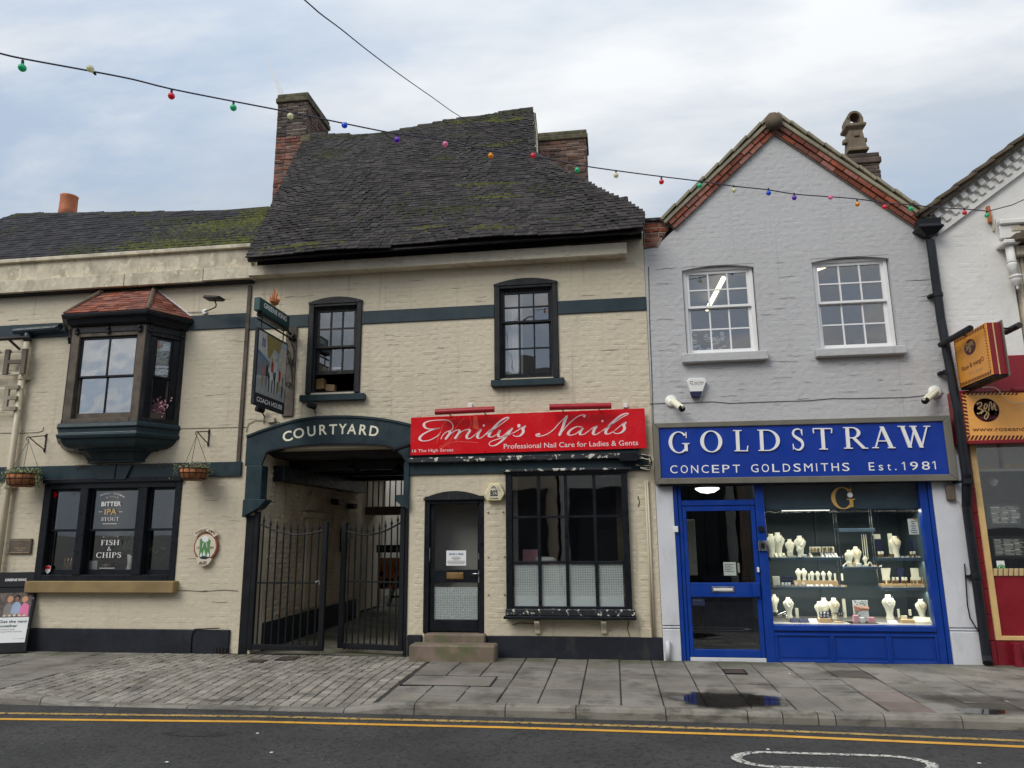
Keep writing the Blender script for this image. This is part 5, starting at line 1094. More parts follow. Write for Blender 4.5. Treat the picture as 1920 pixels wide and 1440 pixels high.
# ---- gates
def gate(name, label, xa, xb, ya, yb, hinge_left, za0, n, zt):
    """xa,ya hinge-side top px etc. bars hang from a curved rail"""
    e = empty(name, label, 'gate', 'pair of black iron courtyard gates', (xa, ya, 0))
    e.location = (0, 0, 0); zb_ = .06; L = math.hypot(xb-xa, yb-ya); d = Vector((xb-xa, yb-ya, 0)).normalized(); nn = Vector((-d.y, d.x, 0))
    F = Matrix(((d.x, nn.x, 0, xa), (d.y, nn.y, 0, ya), (0, 0, 1, 0), (0, 0, 0, 1)))
    hgt = lambda t: zt[0]+(zt[1]-zt[0])*t-.13*math.sin(math.pi*min(max(t, 0), 1))*.9
    MB().box(-.03, .045, -.03, .03, zb_, zt[2], F).build('post', M['iron'], e, .006); MB().box(L-.045, L+.03, -.03, .03, zb_, zt[3], F).build('post', M['iron'], e, .006)
    MB().box(.045, L-.045, -.025, .025, zb_, zb_+.07, F).build('rail', M['iron'], e, .004); MB().box(.045, L-.045, -.012, .012, zt[4], zt[4]+.022, F).build('rail', M['iron'], e, .002)
    MB().tube([F@Vector((L*t, 0, hgt(t))) for t in [i/14 for i in range(15)]], .013, 6).build('rail', M['iron'], e)
    for i in range(n):
        t = (i+1)/(n+1); x = L*t; z = hgt(t)+.06
        b_ = MB().tube([F@Vector((x, 0, zb_+.06)), F@Vector((x, 0, z))], .0115, 6).build('bar', M['iron'], e)
        MB().loft([[F@Vector((x+a*r, c*r*.5, z+h)) for a, c in ((1, 0), (0, 1), (-1, 0), (0, -1))] for r, h in ((.010, -.02), (.024, .0), (.012, .03), (.002, .09))]).build('finial', M['iron'], b_)
    return e
gLx0, gLx1 = q('Z4', 108, 950, .0)[0], q('Z4', 512, 950, .0)[0]; gRx0, gRx1 = q('Z4', 590, 950, .1)[0], q('Z4', 955, 950, .1)[0]
zz = lambda v, u=110: q('Z4', u, v)[1]
g1 = gate('iron_gate', 'left black iron gate with spear-topped bars hung from the arch post', gLx0, gLx1, .0, -.05, True, 0, 9, (zz(650)-.02, zz(700, 500)-.0, zz(597), zz(655, 515), zz(1002)))
g2 = gate('iron_gate', 'right black iron gate standing slightly ajar beside the nail shop wall', gRx1, gRx0, .02, .22, False, 0, 9, (zz(650, 950)-.0, zz(705, 600)+.0, zz(575, 970), zz(658, 610), zz(1000, 700)))
MB().tube([(gLx1, -.05, .1), (gLx1, -.05, -.06)], .012, 6).build('drop_bolt', M['steel'], g1); x_ = gLx1-.12; MB().tube([(x_, -.05, zz(995, 470)), (x_+.05, -.06, zz(985, 480)), (x_+.06, -.06, zz(1010, 480))], .014, 6).build('latch', M['steel'], g1)
# ---- yard beyond the passage
yd = kind(bx('yard_floor', M['slab'], None, -9, -2.0, 4.2, 11, -.12, -.05, 0), 'structure')
mb = MB()
for i in range(12):
    for j in range(16): mb.box(-8+.42*i+.01+(j % 2)*.2, -8+.42*(i+1)+(j % 2)*.2, 4.25+.4*j, 4.24+.4*(j+1), -.05, -.042)
kind(mb.build('yard_paving', M['slab'], yd), 'stuff')
yb = empty('yard_building', 'white painted building closing the yard behind the passage', 'building')
bx('wall', M['white'], yb, -9, -2.2, 9.8, 10, -.1, 5, 0); 
bx('window', M['black'], yb, -5.35, -4.95, 9.76, 9.8, 2.3, 3.2, .01)
bx('side_wall', M['alley'], yb, -7.4, -7.2, 4.2, 10, -.1, 4.0, 0); bx('side_wall', M['white'], yb, -2.4, -2.2, 4.2, 9.8, -.1, 4.0, 0)
cp = bx('brick_pier', M['alley'], None, P(657, 1000, 4.4)[0], P(672, 1000, 4.4)[0], 4.3, 4.6, -.1, 3.0, .02); tag(cp, 'rough painted brick pier at the far end of the passage', 'pier')
bricks(cp, P(657, 1000, 4.4)[0], P(672, 1000, 4.4)[0], .0, 2.9, [], M['alley'], 4.3, relief=.02, keep=60, tilt=.02)
bc = empty('metal_balcony', 'brown metal balcony with upright railings above the yard', 'balcony'); ya = 5.6
bx0, bx1 = P(674, 955, ya)[0], P(733, 955, ya)[0]+.9; dz1, dz0 = P(700, 950, ya)[1], P(700, 965, ya)[1]
bx('deck', M['letwood'], bc, bx0, bx1, ya, ya+.7, dz0, dz1, .005)
for k in range(13): x = bx0+.03+k*(bx1-bx0-.06)/12; bx('baluster', M['iron'], bc, x-.012, x+.012, ya+.02, ya+.045, dz1, dz1+1.05, 0)
bx('handrail', M['iron'], bc, bx0, bx1, ya, ya+.05, dz1+1.05, dz1+1.1, .003)
for x in (bx0+.05, bx1-.08): bx('leg', M['iron'], bc, x, x+.07, ya+.05, ya+.12, -.05, dz0, .004)
stl = empty('metal_stair', 'black open metal stair below the balcony', 'stair')
for k in range(8): bx('tread', M['iron'], stl, bx0+.35+k*.0, bx1-.2, ya+1.3+k*.22, ya+1.5+k*.22, .15+k*.2, .19+k*.2, 0)
for x in (bx0+.3, bx1-.2): MB().prism([(ya+1.2, -.05), (ya+1.4, -.05), (ya+3.1, 1.8), (ya+2.9, 1.8)], x, x+.04, Matrix(((0, 1, 0, 0), (1, 0, 0, 0), (0, 0, 1, 0), (0, 0, 0, 1)))).build('stringer', M['iron'], stl)
sy = 5.9; a, b_ = P(711, 1046, sy), P(752, 1104, sy); ps = bx('poster', M['copper'], None, a[0], b_[0], sy, sy+.03, b_[1], a[1], .003); tag(ps, 'orange and brown poster on a board in the yard behind the right gate', 'poster')
for k in range(14): x, z = random.uniform(a[0]+.05, b_[0]-.05), random.uniform(b_[1]+.05, a[1]-.15); MB().lathe([(0, 0), (random.uniform(.03, .07), 0)], 9, (0, 0, 0)).build('print', M[random.choice(['maroonprint', 'dim', 'orange', 'pinkish', 'iron'])], ps, M=Matrix.Translation((x, sy-.002-k*.0005, z))@Matrix.Rotation(RAD(90), 4, 'X'))
wtext('lettering', 'MERRY', (a[0]+.04, a[1]-.13), (b_[0]-.2, a[1]-.13), .09, sy-.003, M['tan'], ps, bold=.03)
a, b_ = P(706, 1022, sy), P(755, 1034, sy); ps = bx('yard_sign', M['iron'], None, a[0], b_[0], sy, sy+.03, b_[1]-.02, a[1], .003); tag(ps, 'black sign board reading COACH HOUSE above the yard poster', 'sign'); wtext('lettering', 'COACH HOUSE', (a[0]+.04, b_[1]+.02), (b_[0]-.04, b_[1]+.02), .07, sy-.002, M['letwoodg'], ps)
for x in (a[0]+.03, b_[0]-.06): bx('leg', M['iron'], ps, x, x+.04, sy+.04, sy+.08, -.05, a[1], 0)

# ---- nail shop front
bx('lower_band', M['dgreen'], ch, AX1+.02, .5, -.03, .0, lb0, lb1-.02, .005)
bx('sign_cornice', M['flake'], ch, AX1+.0, .40, -.12, .0, P(860, 866, -.12)[1], P(860, 857, -.1)[1], .01)
bx('sign_board_backing', M['dgreen'], ch, AX1+.02, .38, -.06, .0, P(860, 862, -.06)[1], 3.0, .005)
# door
dx0, dx1, dz0_, dz1_ = dr
fr = MB(); fr.box(dx0, dx0+.075, -.01, .12, dz0_, dz1_-.02); fr.box(dx1-.07, dx1, -.01, .12, dz0_, dz1_-.02); fr.box(dx0+.075, dx1-.07, -.005, .12, dz1_-.13, dz1_-.02); fr.build('door_frame', M['black'], ch, .008)
a = arch_pts(dx0-.01, dx1+.01, dz1_-.05, .10); hd = MB()
for p, r in zip(a, a[1:]): hd.prism([(p[0], dz1_-.07), (r[0], dz1_-.07), r, p], -.045, .02)
hd.build('door_head', M['blackworn'], ch)
d0, d1, e0, e1 = dx0+.078, dx1-.073, dz0_+.02, dz1_-.135
za, zb_, zc_, zd = q('Z6', 400, 1115, .05)[1], q('Z6', 400, 857, .05)[1], q('Z6', 400, 768, .05)[1], q('Z6', 400, 300, .05)[1]
x0, x1 = q('Z6', 276, 600, .05)[0], q('Z6', 575, 600, .05)[0]
mb = MB(); mb.box(d0, x0, .03, .075, e0, e1); mb.box(x1, d1, .03, .075, e0, e1); mb.box(x0, x1, .03, .075, e0, za); mb.box(x0, x1, .03, .075, zb_, zc_); mb.box(x0, x1, .03, .075, zd, e1)
door = mb.build('door', M['black'], ch, .005); door['label'] = 'black half-glazed shop door above the stone steps'
pane_obj(door, x0, x1, zc_, zd, .055, M['glass']); pane_obj(door, x0, x1, za, zb_, .055, M['glass'])
bx('privacy_film', M['film'], door, x0+.004, x1-.004, .060, .0605, za+.004, q('Z6', 400, 890, .05)[1], 0)
a, b_ = q('Z6', 360, 787, .03), q('Z6', 476, 834, .03); bx('letter_plate', M['brass'], door, a[0], b_[0], .018, .03, b_[1], a[1], .003); bx('letter_flap', M['brass'], door, a[0]+.02, b_[0]-.02, .012, .018, b_[1]+.015, a[1]-.015, .003)
a, b_ = q('Z6', 578, 775, .03), q('Z6', 595, 858, .03); bx('handle_plate', M['steel'], door, a[0], b_[0], .02, .03, b_[1], a[1], .003); hz = (a[1]+b_[1])/2+.04; MB().tube([(a[0]+.015, .02, hz), (a[0]+.015, -.015, hz), (a[0]-.08, -.015, hz)], .008, 8).build('handle', M['steel'], door, smooth=True)
a = q('Z6', 588, 675, .03); bx('keypad_lock', M['steel'], door, a[0]-.018, a[0]+.018, .01, .03, a[1]-.04, a[1]+.04, .004)
a = q('Z6', 237, 665, 0); bx('hinge', M['steel'], door, a[0]-.006, a[0]+.012, .0, .03, a[1]-.09, a[1]+.09, .002)
a, b_ = q('Z6', 358, 636, .045), q('Z6', 494, 740, .045); nt_ = bx('shop_notice', M['paper'], None, a[0], b_[0], .046, .048, b_[1], a[1], 0); tag(nt_, 'white printed notice taped inside the black shop door', 'notice')
wtext('lettering', "Emily's Nails", (a[0]+.04, a[1]-.06), (b_[0]-.04, a[1]-.06), .03, .045, M['blue'], nt_, shear=.25)
for k, (i0, i1) in enumerate(((.3, .7), (.25, .75), (.35, .65), (.05, .95), (.05, .95), (.1, .9))): z = a[1]-.09-k*.018; w_ = b_[0]-a[0]; bx('print_line', M['dim'], nt_, a[0]+w_*i0, a[0]+w_*i1, .0445, .0455, z-.003, z+.003, 0)
# steps
a, b_ = P(797, 1189, -.1), P(908, 1207, -.1); bx('doorstep', M['step'], ch, P(795, 1200, -.12)[0], P(909, 1200, -.12)[0], -.13, .3, .0, .305, .015)
stp = bx('stone_step', M['step'], None, P(768, 1225, -.36)[0], P(929, 1225, -.36)[0], -.40, -.135, -.02, P(850, 1210, -.4)[1], .02); tag(stp, 'mossy red sandstone step below the black shop door', 'step')
# window of twelve panes
x0, x1, z0, z1 = sw_
yf = -.08
mb = MB(); mb.box(x0, x0+.085, yf, .06, z0, z1); mb.box(x1-.085, x1, yf, .06, z0, z1); mb.box(x0+.085, x1-.085, yf+.004, .06, z1-.06, z1); mb.box(x0+.085, x1-.085, yf+.004, .06, z0, z0+.04)
sw = mb.build('shop_window', M['black'], ch, .006); sw['label'] = 'twelve-pane black shop window with frosted bottom panes'
gx = [x0+.085, q('Z6', 1002, 600, -.04)[0], q('Z6', 1192, 600, -.04)[0], q('Z6', 1393, 600, -.04)[0], x1-.085]; gzs = [z0+.04, q('Z6', 1200, 718, -.04)[1], q('Z6', 1200, 402, -.04)[1], z1-.06]
for x in gx[1:-1]: bx('glazing_bar', M['black'], sw, x-.022, x+.022, yf+.02, .0, gzs[0], gzs[-1], .004)
for z in gzs[1:-1]: bx('glazing_bar', M['black'], sw, gx[0], gx[-1], yf+.026, -.005, z-.016, z+.016, .004)
for i in range(4):
    for j in range(3):
        pane_obj(sw, gx[i]+.0, gx[i+1], gzs[j], gzs[j+1], -.03, M['glass'], Matrix.Rotation(0, 4, 'X'))
        if j == 0:
            zt = gzs[0]+(gzs[1]-gzs[0])*.22; bx('privacy_film', M['filmplain'], sw, gx[i]+.022, gx[i+1]-.022, -.024, -.0235, gzs[0], zt, 0); bx('privacy_film', M['film'], sw, gx[i]+.022, gx[i+1]-.022, -.024, -.0235, zt, gzs[1]-.018, 0)
bx('window_head', M['flake'], ch, x0-.05, x1+.06, -.13, .0, z1+.0, z1+.035, .006); bx('head_fascia', M['black'], ch, x0-.02, x1+.02, -.10, .0, z1-.03, z1, .004)
a, b_ = q('Z6', 765, 1035, -.16), q('Z6', 1665, 1035, -.16); zbb = q('Z6', 1200, 1092, -.16)[1]
bx('sill_box', M['flake'], ch, a[0], b_[0], -.15, .0, zbb, z0+.01, .01); bx('window_sill', M['black'], ch, q('Z6', 752, 1100, -.19)[0], q('Z6', 1675, 1100, -.19)[0], -.19, .0, q('Z6', 1200, 1115, -.19)[1], zbb, .008)
for u in (988, 1448):
    c = q('Z6', u, 1160, -.06); zt = q('Z6', u, 1118, -.1)[1]; zq = q('Z6', u, 1212, -.03)[1]
    MB().prism([(-.15, zt), (0, zt), (0, zq), (-.04, zq), (-.05, zq+.05), (-.09, zq+.10), (-.1, zt-.08), (-.15, zt-.03)], c[0]-.035, c[0]+.035, Matrix(((0, 1, 0, 0), (1, 0, 0, 0), (0, 0, 1, 0), (0, 0, 0, 1)))).build('corbel', M['rail'], ch, .006)
# things inside the nail shop
bx('floor', M['dim'], ch, -2.8, .4, .3, 3.2, .05, .3, 0)
dk = empty('manicure_table', 'pale pink manicure table with towels behind the shop window', 'table'); a = q('Z6', 887, 640, .6); b_ = q('Z6', 1110, 712, .6)
bx('top', M['pink'], dk, a[0], b_[0]+.1, .5, .8, b_[1]-.06, b_[1]-.02, .01); bx('box', M['pink'], dk, a[0], a[0]+.24, .55, .75, b_[1]-.02, a[1]+.02, .01)
for x in (a[0]+.05, b_[0]): bx('leg', M['whitepl'], dk, x, x+.05, .6, .7, .3, b_[1]-.06, 0)
tw = MB().lathe([(0, -.05), (.1, -.045), (.14, -.01), (.1, .03), (0, .04)], 10, (b_[0]-.15, .6, b_[1]+.03), sx=1.3).build('folded_towel', M['paper'], None, smooth=True); tag(tw, 'rolled white towel on the pink manicure table', 'towel')
bb = bx('notice_board', M['teal'], None, q('Z6', 1405, 480, 2.0)[0], q('Z6', 1540, 480, 2.0)[0], 2.0, 2.05, q('Z6', 1405, 705, 2.0)[1], q('Z6', 1405, 480, 2.0)[1], .01); tag(bb, 'green panel standing inside the nail shop at the right', 'panel'); 
bx('inner_wall', M['roomw'], ch, -2.8, q('Z6', 855, 400, .5)[0], .45, .5, .3, 2.75, 0); bx('inner_wall', M['brown'], ch, q('Z6', 1535, 400, .6)[0], .4, .55, .6, .3, 2.75, 0)
bx('door_lining', M['roomw'], ch, x0-1.0, q('Z6', 390, 500, .8)[0], .8, .85, .3, 2.75, 0)

# ---- things fixed to the wall
def signboard():
    e = empty('nail_shop_sign', "red shop sign reading Emily's Nails with two red trough lamps above", 'sign')
    c = [q('Z5', 117, 165, -.1), q('Z5', 1798, 97, -.1), q('Z5', 1815, 385, -.1), q('Z5', 112, 438, -.1)]
    MB().prism([c[3], c[2], c[1], c[0]], -.1, -.07).build('panel', M['signred'], e, .003)
    yy = -.1015
    def pen(pts, w0=6, w1=15, s=1):
        pp = [q('Z5', u, v, -.1) for u, v in pts]; k = 1/3.84/137
        L, R_ = _pen(pp, lambda dx, dy, t: k*(w0+w1*max(0, -dy)**1.5)*(.45 if t < .03 or t > .97 else 1))
        pen.i += 1; mb = MB(); mb.ribbon([tuple(p) for p in R_], [tuple(p) for p in L], -.1025-.0003*(pen.i % 7), -.0995); return mb
    pen.i = 0; strokes = [
     [(372, 268), (398, 262), (420, 240), (412, 205), (380, 184), (320, 183), (250, 190), (212, 210), (222, 238), (262, 248), (320, 240), (262, 256), (205, 285), (180, 315), (200, 333), (250, 328), (305, 300), (332, 268)],
     [(332, 322), (352, 285), (388, 262), (398, 274), (382, 300), (364, 322)], [(366, 318), (420, 268), (458, 254), (466, 268), (448, 296), (432, 318)], [(434, 314), (480, 268), (526, 250), (540, 262), (520, 295), (524, 315), (548, 312), (590, 278)],
     [(590, 278), (620, 248), (604, 278), (596, 305), (612, 314), (640, 298), (690, 250)], 
     [(640, 298), (720, 245), (790, 195), (822, 168), (806, 165), (764, 188), (712, 240), (682, 285), (682, 302), (704, 304), (732, 288)],
     [(732, 288), (758, 255), (745, 285), (756, 304), (790, 290), (842, 240), (824, 272), (780, 325), (730, 362), (694, 368), (680, 352), (706, 332), (780, 308), (860, 270)],
     [(897, 212), (892, 236)], [(852, 278), (905, 245), (938, 222), (924, 246), (926, 270), (902, 296), (870, 300), (850, 288)],
     [(1040, 280), (1022, 290), (1040, 300), (1092, 286), (1140, 255), (1190, 200), (1246, 148)], [(1240, 152), (1222, 200), (1205, 250), (1184, 296)], [(1184, 296), (1240, 225), (1300, 170), (1345, 147), (1366, 150), (1360, 162)],
     [(1352, 232), (1310, 232), (1270, 252), (1250, 280), (1268, 292), (1310, 278), (1352, 238), (1335, 270), (1340, 288), (1368, 282), (1412, 250)],
     [(1412, 250), (1452, 225), (1436, 255), (1430, 280), (1446, 288), (1480, 270)], [(1480, 270), (1560, 215), (1635, 165), (1680, 140), (1668, 134), (1620, 155), (1562, 205), (1524, 255), (1522, 280), (1544, 282), (1580, 262)],
     [(1580, 262), (1630, 220), (1660, 196), (1650, 220), (1655, 245), (1632, 272), (1596, 280), (1572, 270)]]
    for s_ in strokes: pen(s_).build('script_stroke', M['letpink'], e)
    for u, v in ((642, 222), (1496, 190), (1040, 285)): a = q('Z5', u, v, -.1); MB().lathe([(0, 0), (.016, 0), (.016, .003), (0, .003)], 12).build('dot', M['letpink'], e, M=Matrix.Translation((a[0], -.1, a[1]))@Matrix.Rotation(RAD(90), 4, 'X'))
    wtext('lettering', 'Professional Nail Care for Ladies & Gents', q('Z5', 786, 390, -.1), q('Z5', 1753, 363, -.1), .068, -.101, M['letpink'], e, bold=.003)
    wtext('lettering', '16 The High Street', q('Z5', 126, 416, -.1), q('Z5', 424, 408, -.1), .042, -.101, M['letpink'], e, bold=.003)
    # pale outline of shoe print at the left
    for pts in ([(300, 350), (330, 270), (360, 200), (440, 170)], [(320, 380), (400, 330), (440, 240), (500, 170)], [(330, 390), (430, 340), (600, 345)], [(540, 160), (545, 230), (440, 330)]):
        k = 1/3.84/137; L, R_ = _pen([q('Z5', u, v, -.1) for u, v in pts], lambda dx, dy, t: k*5); MB().ribbon([tuple(p) for p in R_], [tuple(p) for p in L], -.1008, -.0995).build('printed_outline', M['pinkish'], e)
    MB().prism([q('Z5', 562, 240, -.1), q('Z5', 608, 255, -.1), q('Z5', 592, 155, -.1), q('Z5', 568, 158, -.1)], -.1006, -.1).build('printed_outline', M['pinkish'], e)
    for u, v in ((655, 148), (920, 136), (970, 134), (1200, 126), (1745, 104), (960, 398), (1500, 382), (1755, 374), (655, 410), (385, 420)): a = q('Z5', u, v, -.1); MB().lathe([(0, 0), (.007, 0)], 8).build('screw_cap', M['letpink'], e, M=Matrix.Translation((a[0], -.103, a[1]))@Matrix.Rotation(RAD(90), 4, 'X'))
    for i, (u0, v0, u1, v1, bu) in enumerate(((292, 125, 718, 105, 545), (1115, 90, 1560, 80, 1662))):
        a, b_ = q('Z5', u0, v0, -.25), q('Z5', u1, v1, -.25); l = tag(empty('trough_lamp', '', 'lamp'), ('left' if i == 0 else 'right')+' red tubular trough lamp above the red shop sign', 'lamp', 'red trough lamps over the nail shop sign')
        MB().tube([(a[0], -.25, a[1]), (b_[0], -.25, b_[1])], .042, 14).build('lamp_body', M['redtube'], l, .004)
        for t in (.2, .8): x = a[0]+(b_[0]-a[0])*t; z = a[1]+(b_[1]-a[1])*t; MB().tube([(x, -.25, z), (x, -.0, z-.02)], .01, 6).build('arm', M['redtube'], l)
        c = q('Z5', bu, 80, -.02); bx('junction_box', M['whitepl'], l, c[0]-.03, c[0]+.03, -.05, 0, c[1]-.03, c[1]+.03, .005)
signboard()
# alarm bell box
al = empty('alarm_box', 'ivory hexagonal burglar alarm box lettered BSS beside the black door', 'alarm')
o6 = [q('Z6', u, v, -.06) for u, v in ((640, 292), (735, 290), (762, 244), (728, 172), (660, 172), (622, 244))]; MB().prism(o6, -.085, -.0).build('casing', M['ivory'], al, .012, seg=2)
i6 = [(sum(p[0] for p in o6)/6+(p[0]-sum(p[0] for p in o6)/6)*.78, sum(p[1] for p in o6)/6+(p[1]-sum(p[1] for p in o6)/6)*.78) for p in o6]; MB().prism(i6, -.088, -.085).build('face_plate', M['cream'], al)
wtext('lettering', 'BSS', q('Z6', 663, 258, -.09), q('Z6', 714, 257, -.09), .075, -.089, M['iron'], al, bold=.03); wtext('lettering', 'SYSTEMS', q('Z6', 660, 278, -.09), q('Z6', 716, 277, -.09), .014, -.089, M['iron'], al, bold=.02)
a = q('Z6', 685, 205, -.09); MB().tube([(a[0]-.03, -.089, a[1]), (a[0], -.089, a[1]+.03), (a[0]+.03, -.089, a[1])], .006, 5).build('emblem', M['iron'], al)
for u, v in ((645, 370), (750, 368), (648, 680), (758, 677), (650, 942), (760, 941)): a = q('Z6', u, v, -.01); o = MB().lathe([(0, 0), (.014, 0), (.010, .012), (0, .014)], 10).build('wall_fixing', M['steel'], None, M=Matrix.Translation((a[0], -.004, a[1]))@Matrix.Rotation(RAD(90), 4, 'X')); tag(o, 'small steel fixing stud in the wall, %s of the %s pair between door and window' % ('left' if u < 700 else 'right', {3: 'upper', 6: 'middle', 9: 'lower'}[v//100]), 'fixing')
# black box and wires at the right end of the sign
jb = empty('cable_box', 'black junction box with tangled white wires at the right end of the fascia', 'junction box'); a, b_ = q('Z5', 1620, 420, -.15), q('Z5', 1765, 478, -.15)
MB().prism([(a[0], a[1]), (b_[0]-.03, a[1]+.01), (b_[0], (a[1]+b_[1])/2), (b_[0]-.03, b_[1]), (a[0], b_[1])][::-1], -.19, -.09).build('box', M['black'], jb, .008)
for k in range(7):
    pts = [q('Z5', 1760, 420+k*8, -.1), q('Z5', 1800+random.uniform(-10, 30), 430+k*10+random.uniform(-20, 20), -.1), q('Z5', 1848+random.uniform(-10, 8), 440+k*8, -.1), q('Z5', 1830+random.uniform(-20, 20), 500+k*8, -.1), q('Z5', 1740+random.uniform(-40, 40), 520+random.uniform(-20, 20), -.1)]
    MB().tube([(p[0], -.08-.01*k, p[1]) for p in arc_edge(pts, 4)], .005, 5).build('wire', M['rail'] if k % 2 else M['iron'], jb)
dp1 = empty('service_pipes', 'pair of thin cream conduits running down beside the shop window', 'pipe')
for u0, u1 in ((1728, 1790), (1742, 1806)):
    a, b_ = q('Z6', u0, 150, -.03), q('Z6', u1, 1235, -.03); x = (a[0]+b_[0])/2; MB().tube([(x, -.03, a[1]), (x, -.03, b_[1])], .014, 8).build('pipe', M['pipe'], dp1, smooth=True)
a = q('Z6', 1745, 1205, -.02); bx('socket_box', M['pipe'], dp1, a[0]-.08, a[0]+.08, -.04, 0, a[1]-.06, a[1]+.06, .006)
crack([(1216, 500), (1218, 600), (1222, 700), (1225, 800)], .005, m=M['crackm'], parent=ch); crack([(1196, 930), (1199, 942), (1197, 950)], .006, m=M['crackm'], parent=ch)
crack([(1010, 1170), (975, 1168), (960, 1172)], .004, m=M['crackm'], parent=ch); crack([(1180, 1165), (1176, 1180), (1182, 1195)], .004, m=M['crackm'], parent=ch)
for (px, py), t, lab in (((585, 761), 1, 'small black spotlight under the sill of the window over the arch'), ((488, 768), 0, 'small black spotlight below the hanging pub sign')):
    e = empty('spotlight', lab, 'lamp'); a = P(px, py, -.12); MB().tube([(a[0]-.03, -.18, a[1]+.01), (a[0]+.03, -.08, a[1]-.01)], .045, 14).build('lamp_head', M['iron'], e, smooth=False); MB().tube([(a[0], -.12, a[1]), (a[0]+.01, -.0, a[1]-.08)], .01, 6).build('arm', M['iron'], e)
    MB().tube([(a[0]+.01, -.01, a[1]-.08), (a[0]+.01, -.01, a[1]-.2)], .004, 5).build('cable', M['dim'], e)
o = bx('junction_box', M['pipe'], None, P(503, 785)[0], P(517, 785)[0], -.05, 0, P(503, 793)[1], P(503, 784)[1], .004); tag(o, 'small cream junction box above the left end of the arch', 'junction box')
MB().tube([(P(x, y)[0], -.01, P(x, y)[1]) for x, y in ((517, 790), (524, 792), (527, 800))], .005, 5).build('cable', M['dim'], o); MB().tube([(P(x, y)[0], -.01, P(x, y)[1]) for x, y in ((503, 790), (480, 788), (466, 795), (462, 810))], .005, 5).build('cable', M['dim'], o)
cm = empty('passage_camera', 'dark camera mounted at the right end of the courtyard arch', 'camera'); a, b_ = q('Z4', 895, 255, -.2), q('Z4', 975, 225, -.12); MB().tube([(a[0], -.25, a[1]), (b_[0], -.12, b_[1])], .03, 10).build('camera_body', M['iron'], cm); MB().tube([(b_[0], -.12, b_[1]), (b_[0], 0, b_[1]+.02)], .02, 8).build('arm', M['iron'], cm)
# ================================================================== GOLDSMITH BUILDING
gd = empty('goldsmith_building', 'pale grey gabled shop with blue shopfront and two white sash windows', 'building')
GX0, GX1 = .58, 4.44
SWM = Matrix(((0, 1, 0, 0), (1, 0, 0, 0), (0, 0, 1, 0), (0, 0, 0, 1)))
wl1 = (P(1283, 580)[0], P(1423, 620)[0], P(1350, 664)[1], P(1345, 497)[1]); wr1 = (P(1532, 600)[0], P(1678, 580)[0], P(1600, 655)[1], P(1595, 481)[1])
sfx0, sfx1, sfz = P(1262, 930)[0], P(1747, 930)[0], P(1500, 902)[1]
ze = 5.55
ap = P(1450, 232); eL = P(1228, 462); eR = P(1738, 411)
holes = [wl1, wr1, (sfx0, sfx1, 0, sfz+.02)]
wl = slab('wall', GX0, GX1, 0, ze, holes, M['grey'], gd, 0, .3)
bl_, br_, ba = q('Y4', 140, 760), q('Y3', 560, 808), q('Y4', 780, 158)          # inner edge of the verge bricks
MB().prism([(GX0, ze), (GX1, ze), (GX1, br_[1]-.12), (br_[0], br_[1]), ba, (bl_[0], bl_[1]), (GX0, bl_[1]-.02)], 0, .3).build('gable_wall', M['grey'], gd)
def gclip(z, zt):
    zz_ = zt
    lo = GX0 if zz_ < bl_[1]-.03 else bl_[0]+(ba[0]-bl_[0])*(zz_-bl_[1])/(ba[1]-bl_[1])
    hi = GX1 if zz_ < br_[1]-.12 else br_[0]+(ba[0]-br_[0])*(zz_-br_[1])/(ba[1]-br_[1])
    return lo+.005, min(hi-.005, GX1)
zl1 = P(1500, 780, -.1)[1]
bricks(wl, GX0, GX1-.02, zl1+.0, ba[1]-.05, [wl1, wr1, (wl1[0], wl1[1], wl1[3]-.1, wl1[3]+.06), (wr1[0], wr1[1], wr1[3]-.1, wr1[3]+.06)], M['grey'], 0, relief=.0016, keep=300, clip=gclip, wave=.012, tilt=.008)
ledges(wl, GX0+.1, GX1-.1, zl1+.1, 5.4, [wl1, wr1], 110, M['ledgeg'], seed=12)
for w in (wl1, wr1): arch_infill(w[0], w[1], w[3]-.055, .055, w[3]+.001, M['grey'], gd, .004, .25)
# brick verge: two sanded courses along each slope, each brick a piece
def verge(a, b_, nm):
    """a outer bottom, b apex (x,z)"""
    L = math.hypot(b_[0]-a[0], b_[1]-a[1]); ex_ = ((b_[0]-a[0])/L, (b_[1]-a[1])/L); s = 1 if ex_[0] > 0 else -1; dn = (ex_[1]*s, -ex_[0]*s)
    F = Matrix(((ex_[0], 0, dn[0], a[0]), (0, 1, 0, 0), (ex_[1], 0, dn[1], a[1]), (0, 0, 0, 1)))
    vb = MB().box(0, L-.02, -.03, .02, 0.0, .150, F).build('verge', M['mortar'], gd)
    for c in range(2):
        x = 0 if c else -.1
        while x < L-.05:
            w = .225; a_, e_ = max(x, 0)+.005, min(x+w, L-.02-(.06 if c else 0))-.005
            if e_-a_ > .03: MB().box(a_, e_, -.075+.022*c+random.uniform(-.003, .003), -.03, .004+.073*c, .068+.073*c, F).build('verge_brick', M['redrub'], vb, .004)
            x += w
    MB().box(-.05, L, -.10, .3, -.055, .0, F).build('verge_bedding', M['verge'], vb, .008)
    x = -.05; k = 0
    while x < L: MB().box(x, min(x+.31, L+.03), -.125, .6, -.105, -.062, F@Matrix.Translation((x, 0, -.06))@Matrix.Rotation(RAD(-3.4)*-1, 4, 'Y')@Matrix.Translation((-x, 0, .06))).build('verge_tile', M['verge'], vb, .006); x += .29
oL, oR, oA = q('Y4', 205, 632), q('Y3', 600, 770), q('Y4', 776, 88)
verge(oL, oA, 'l'); verge(oR, oA, 'r')
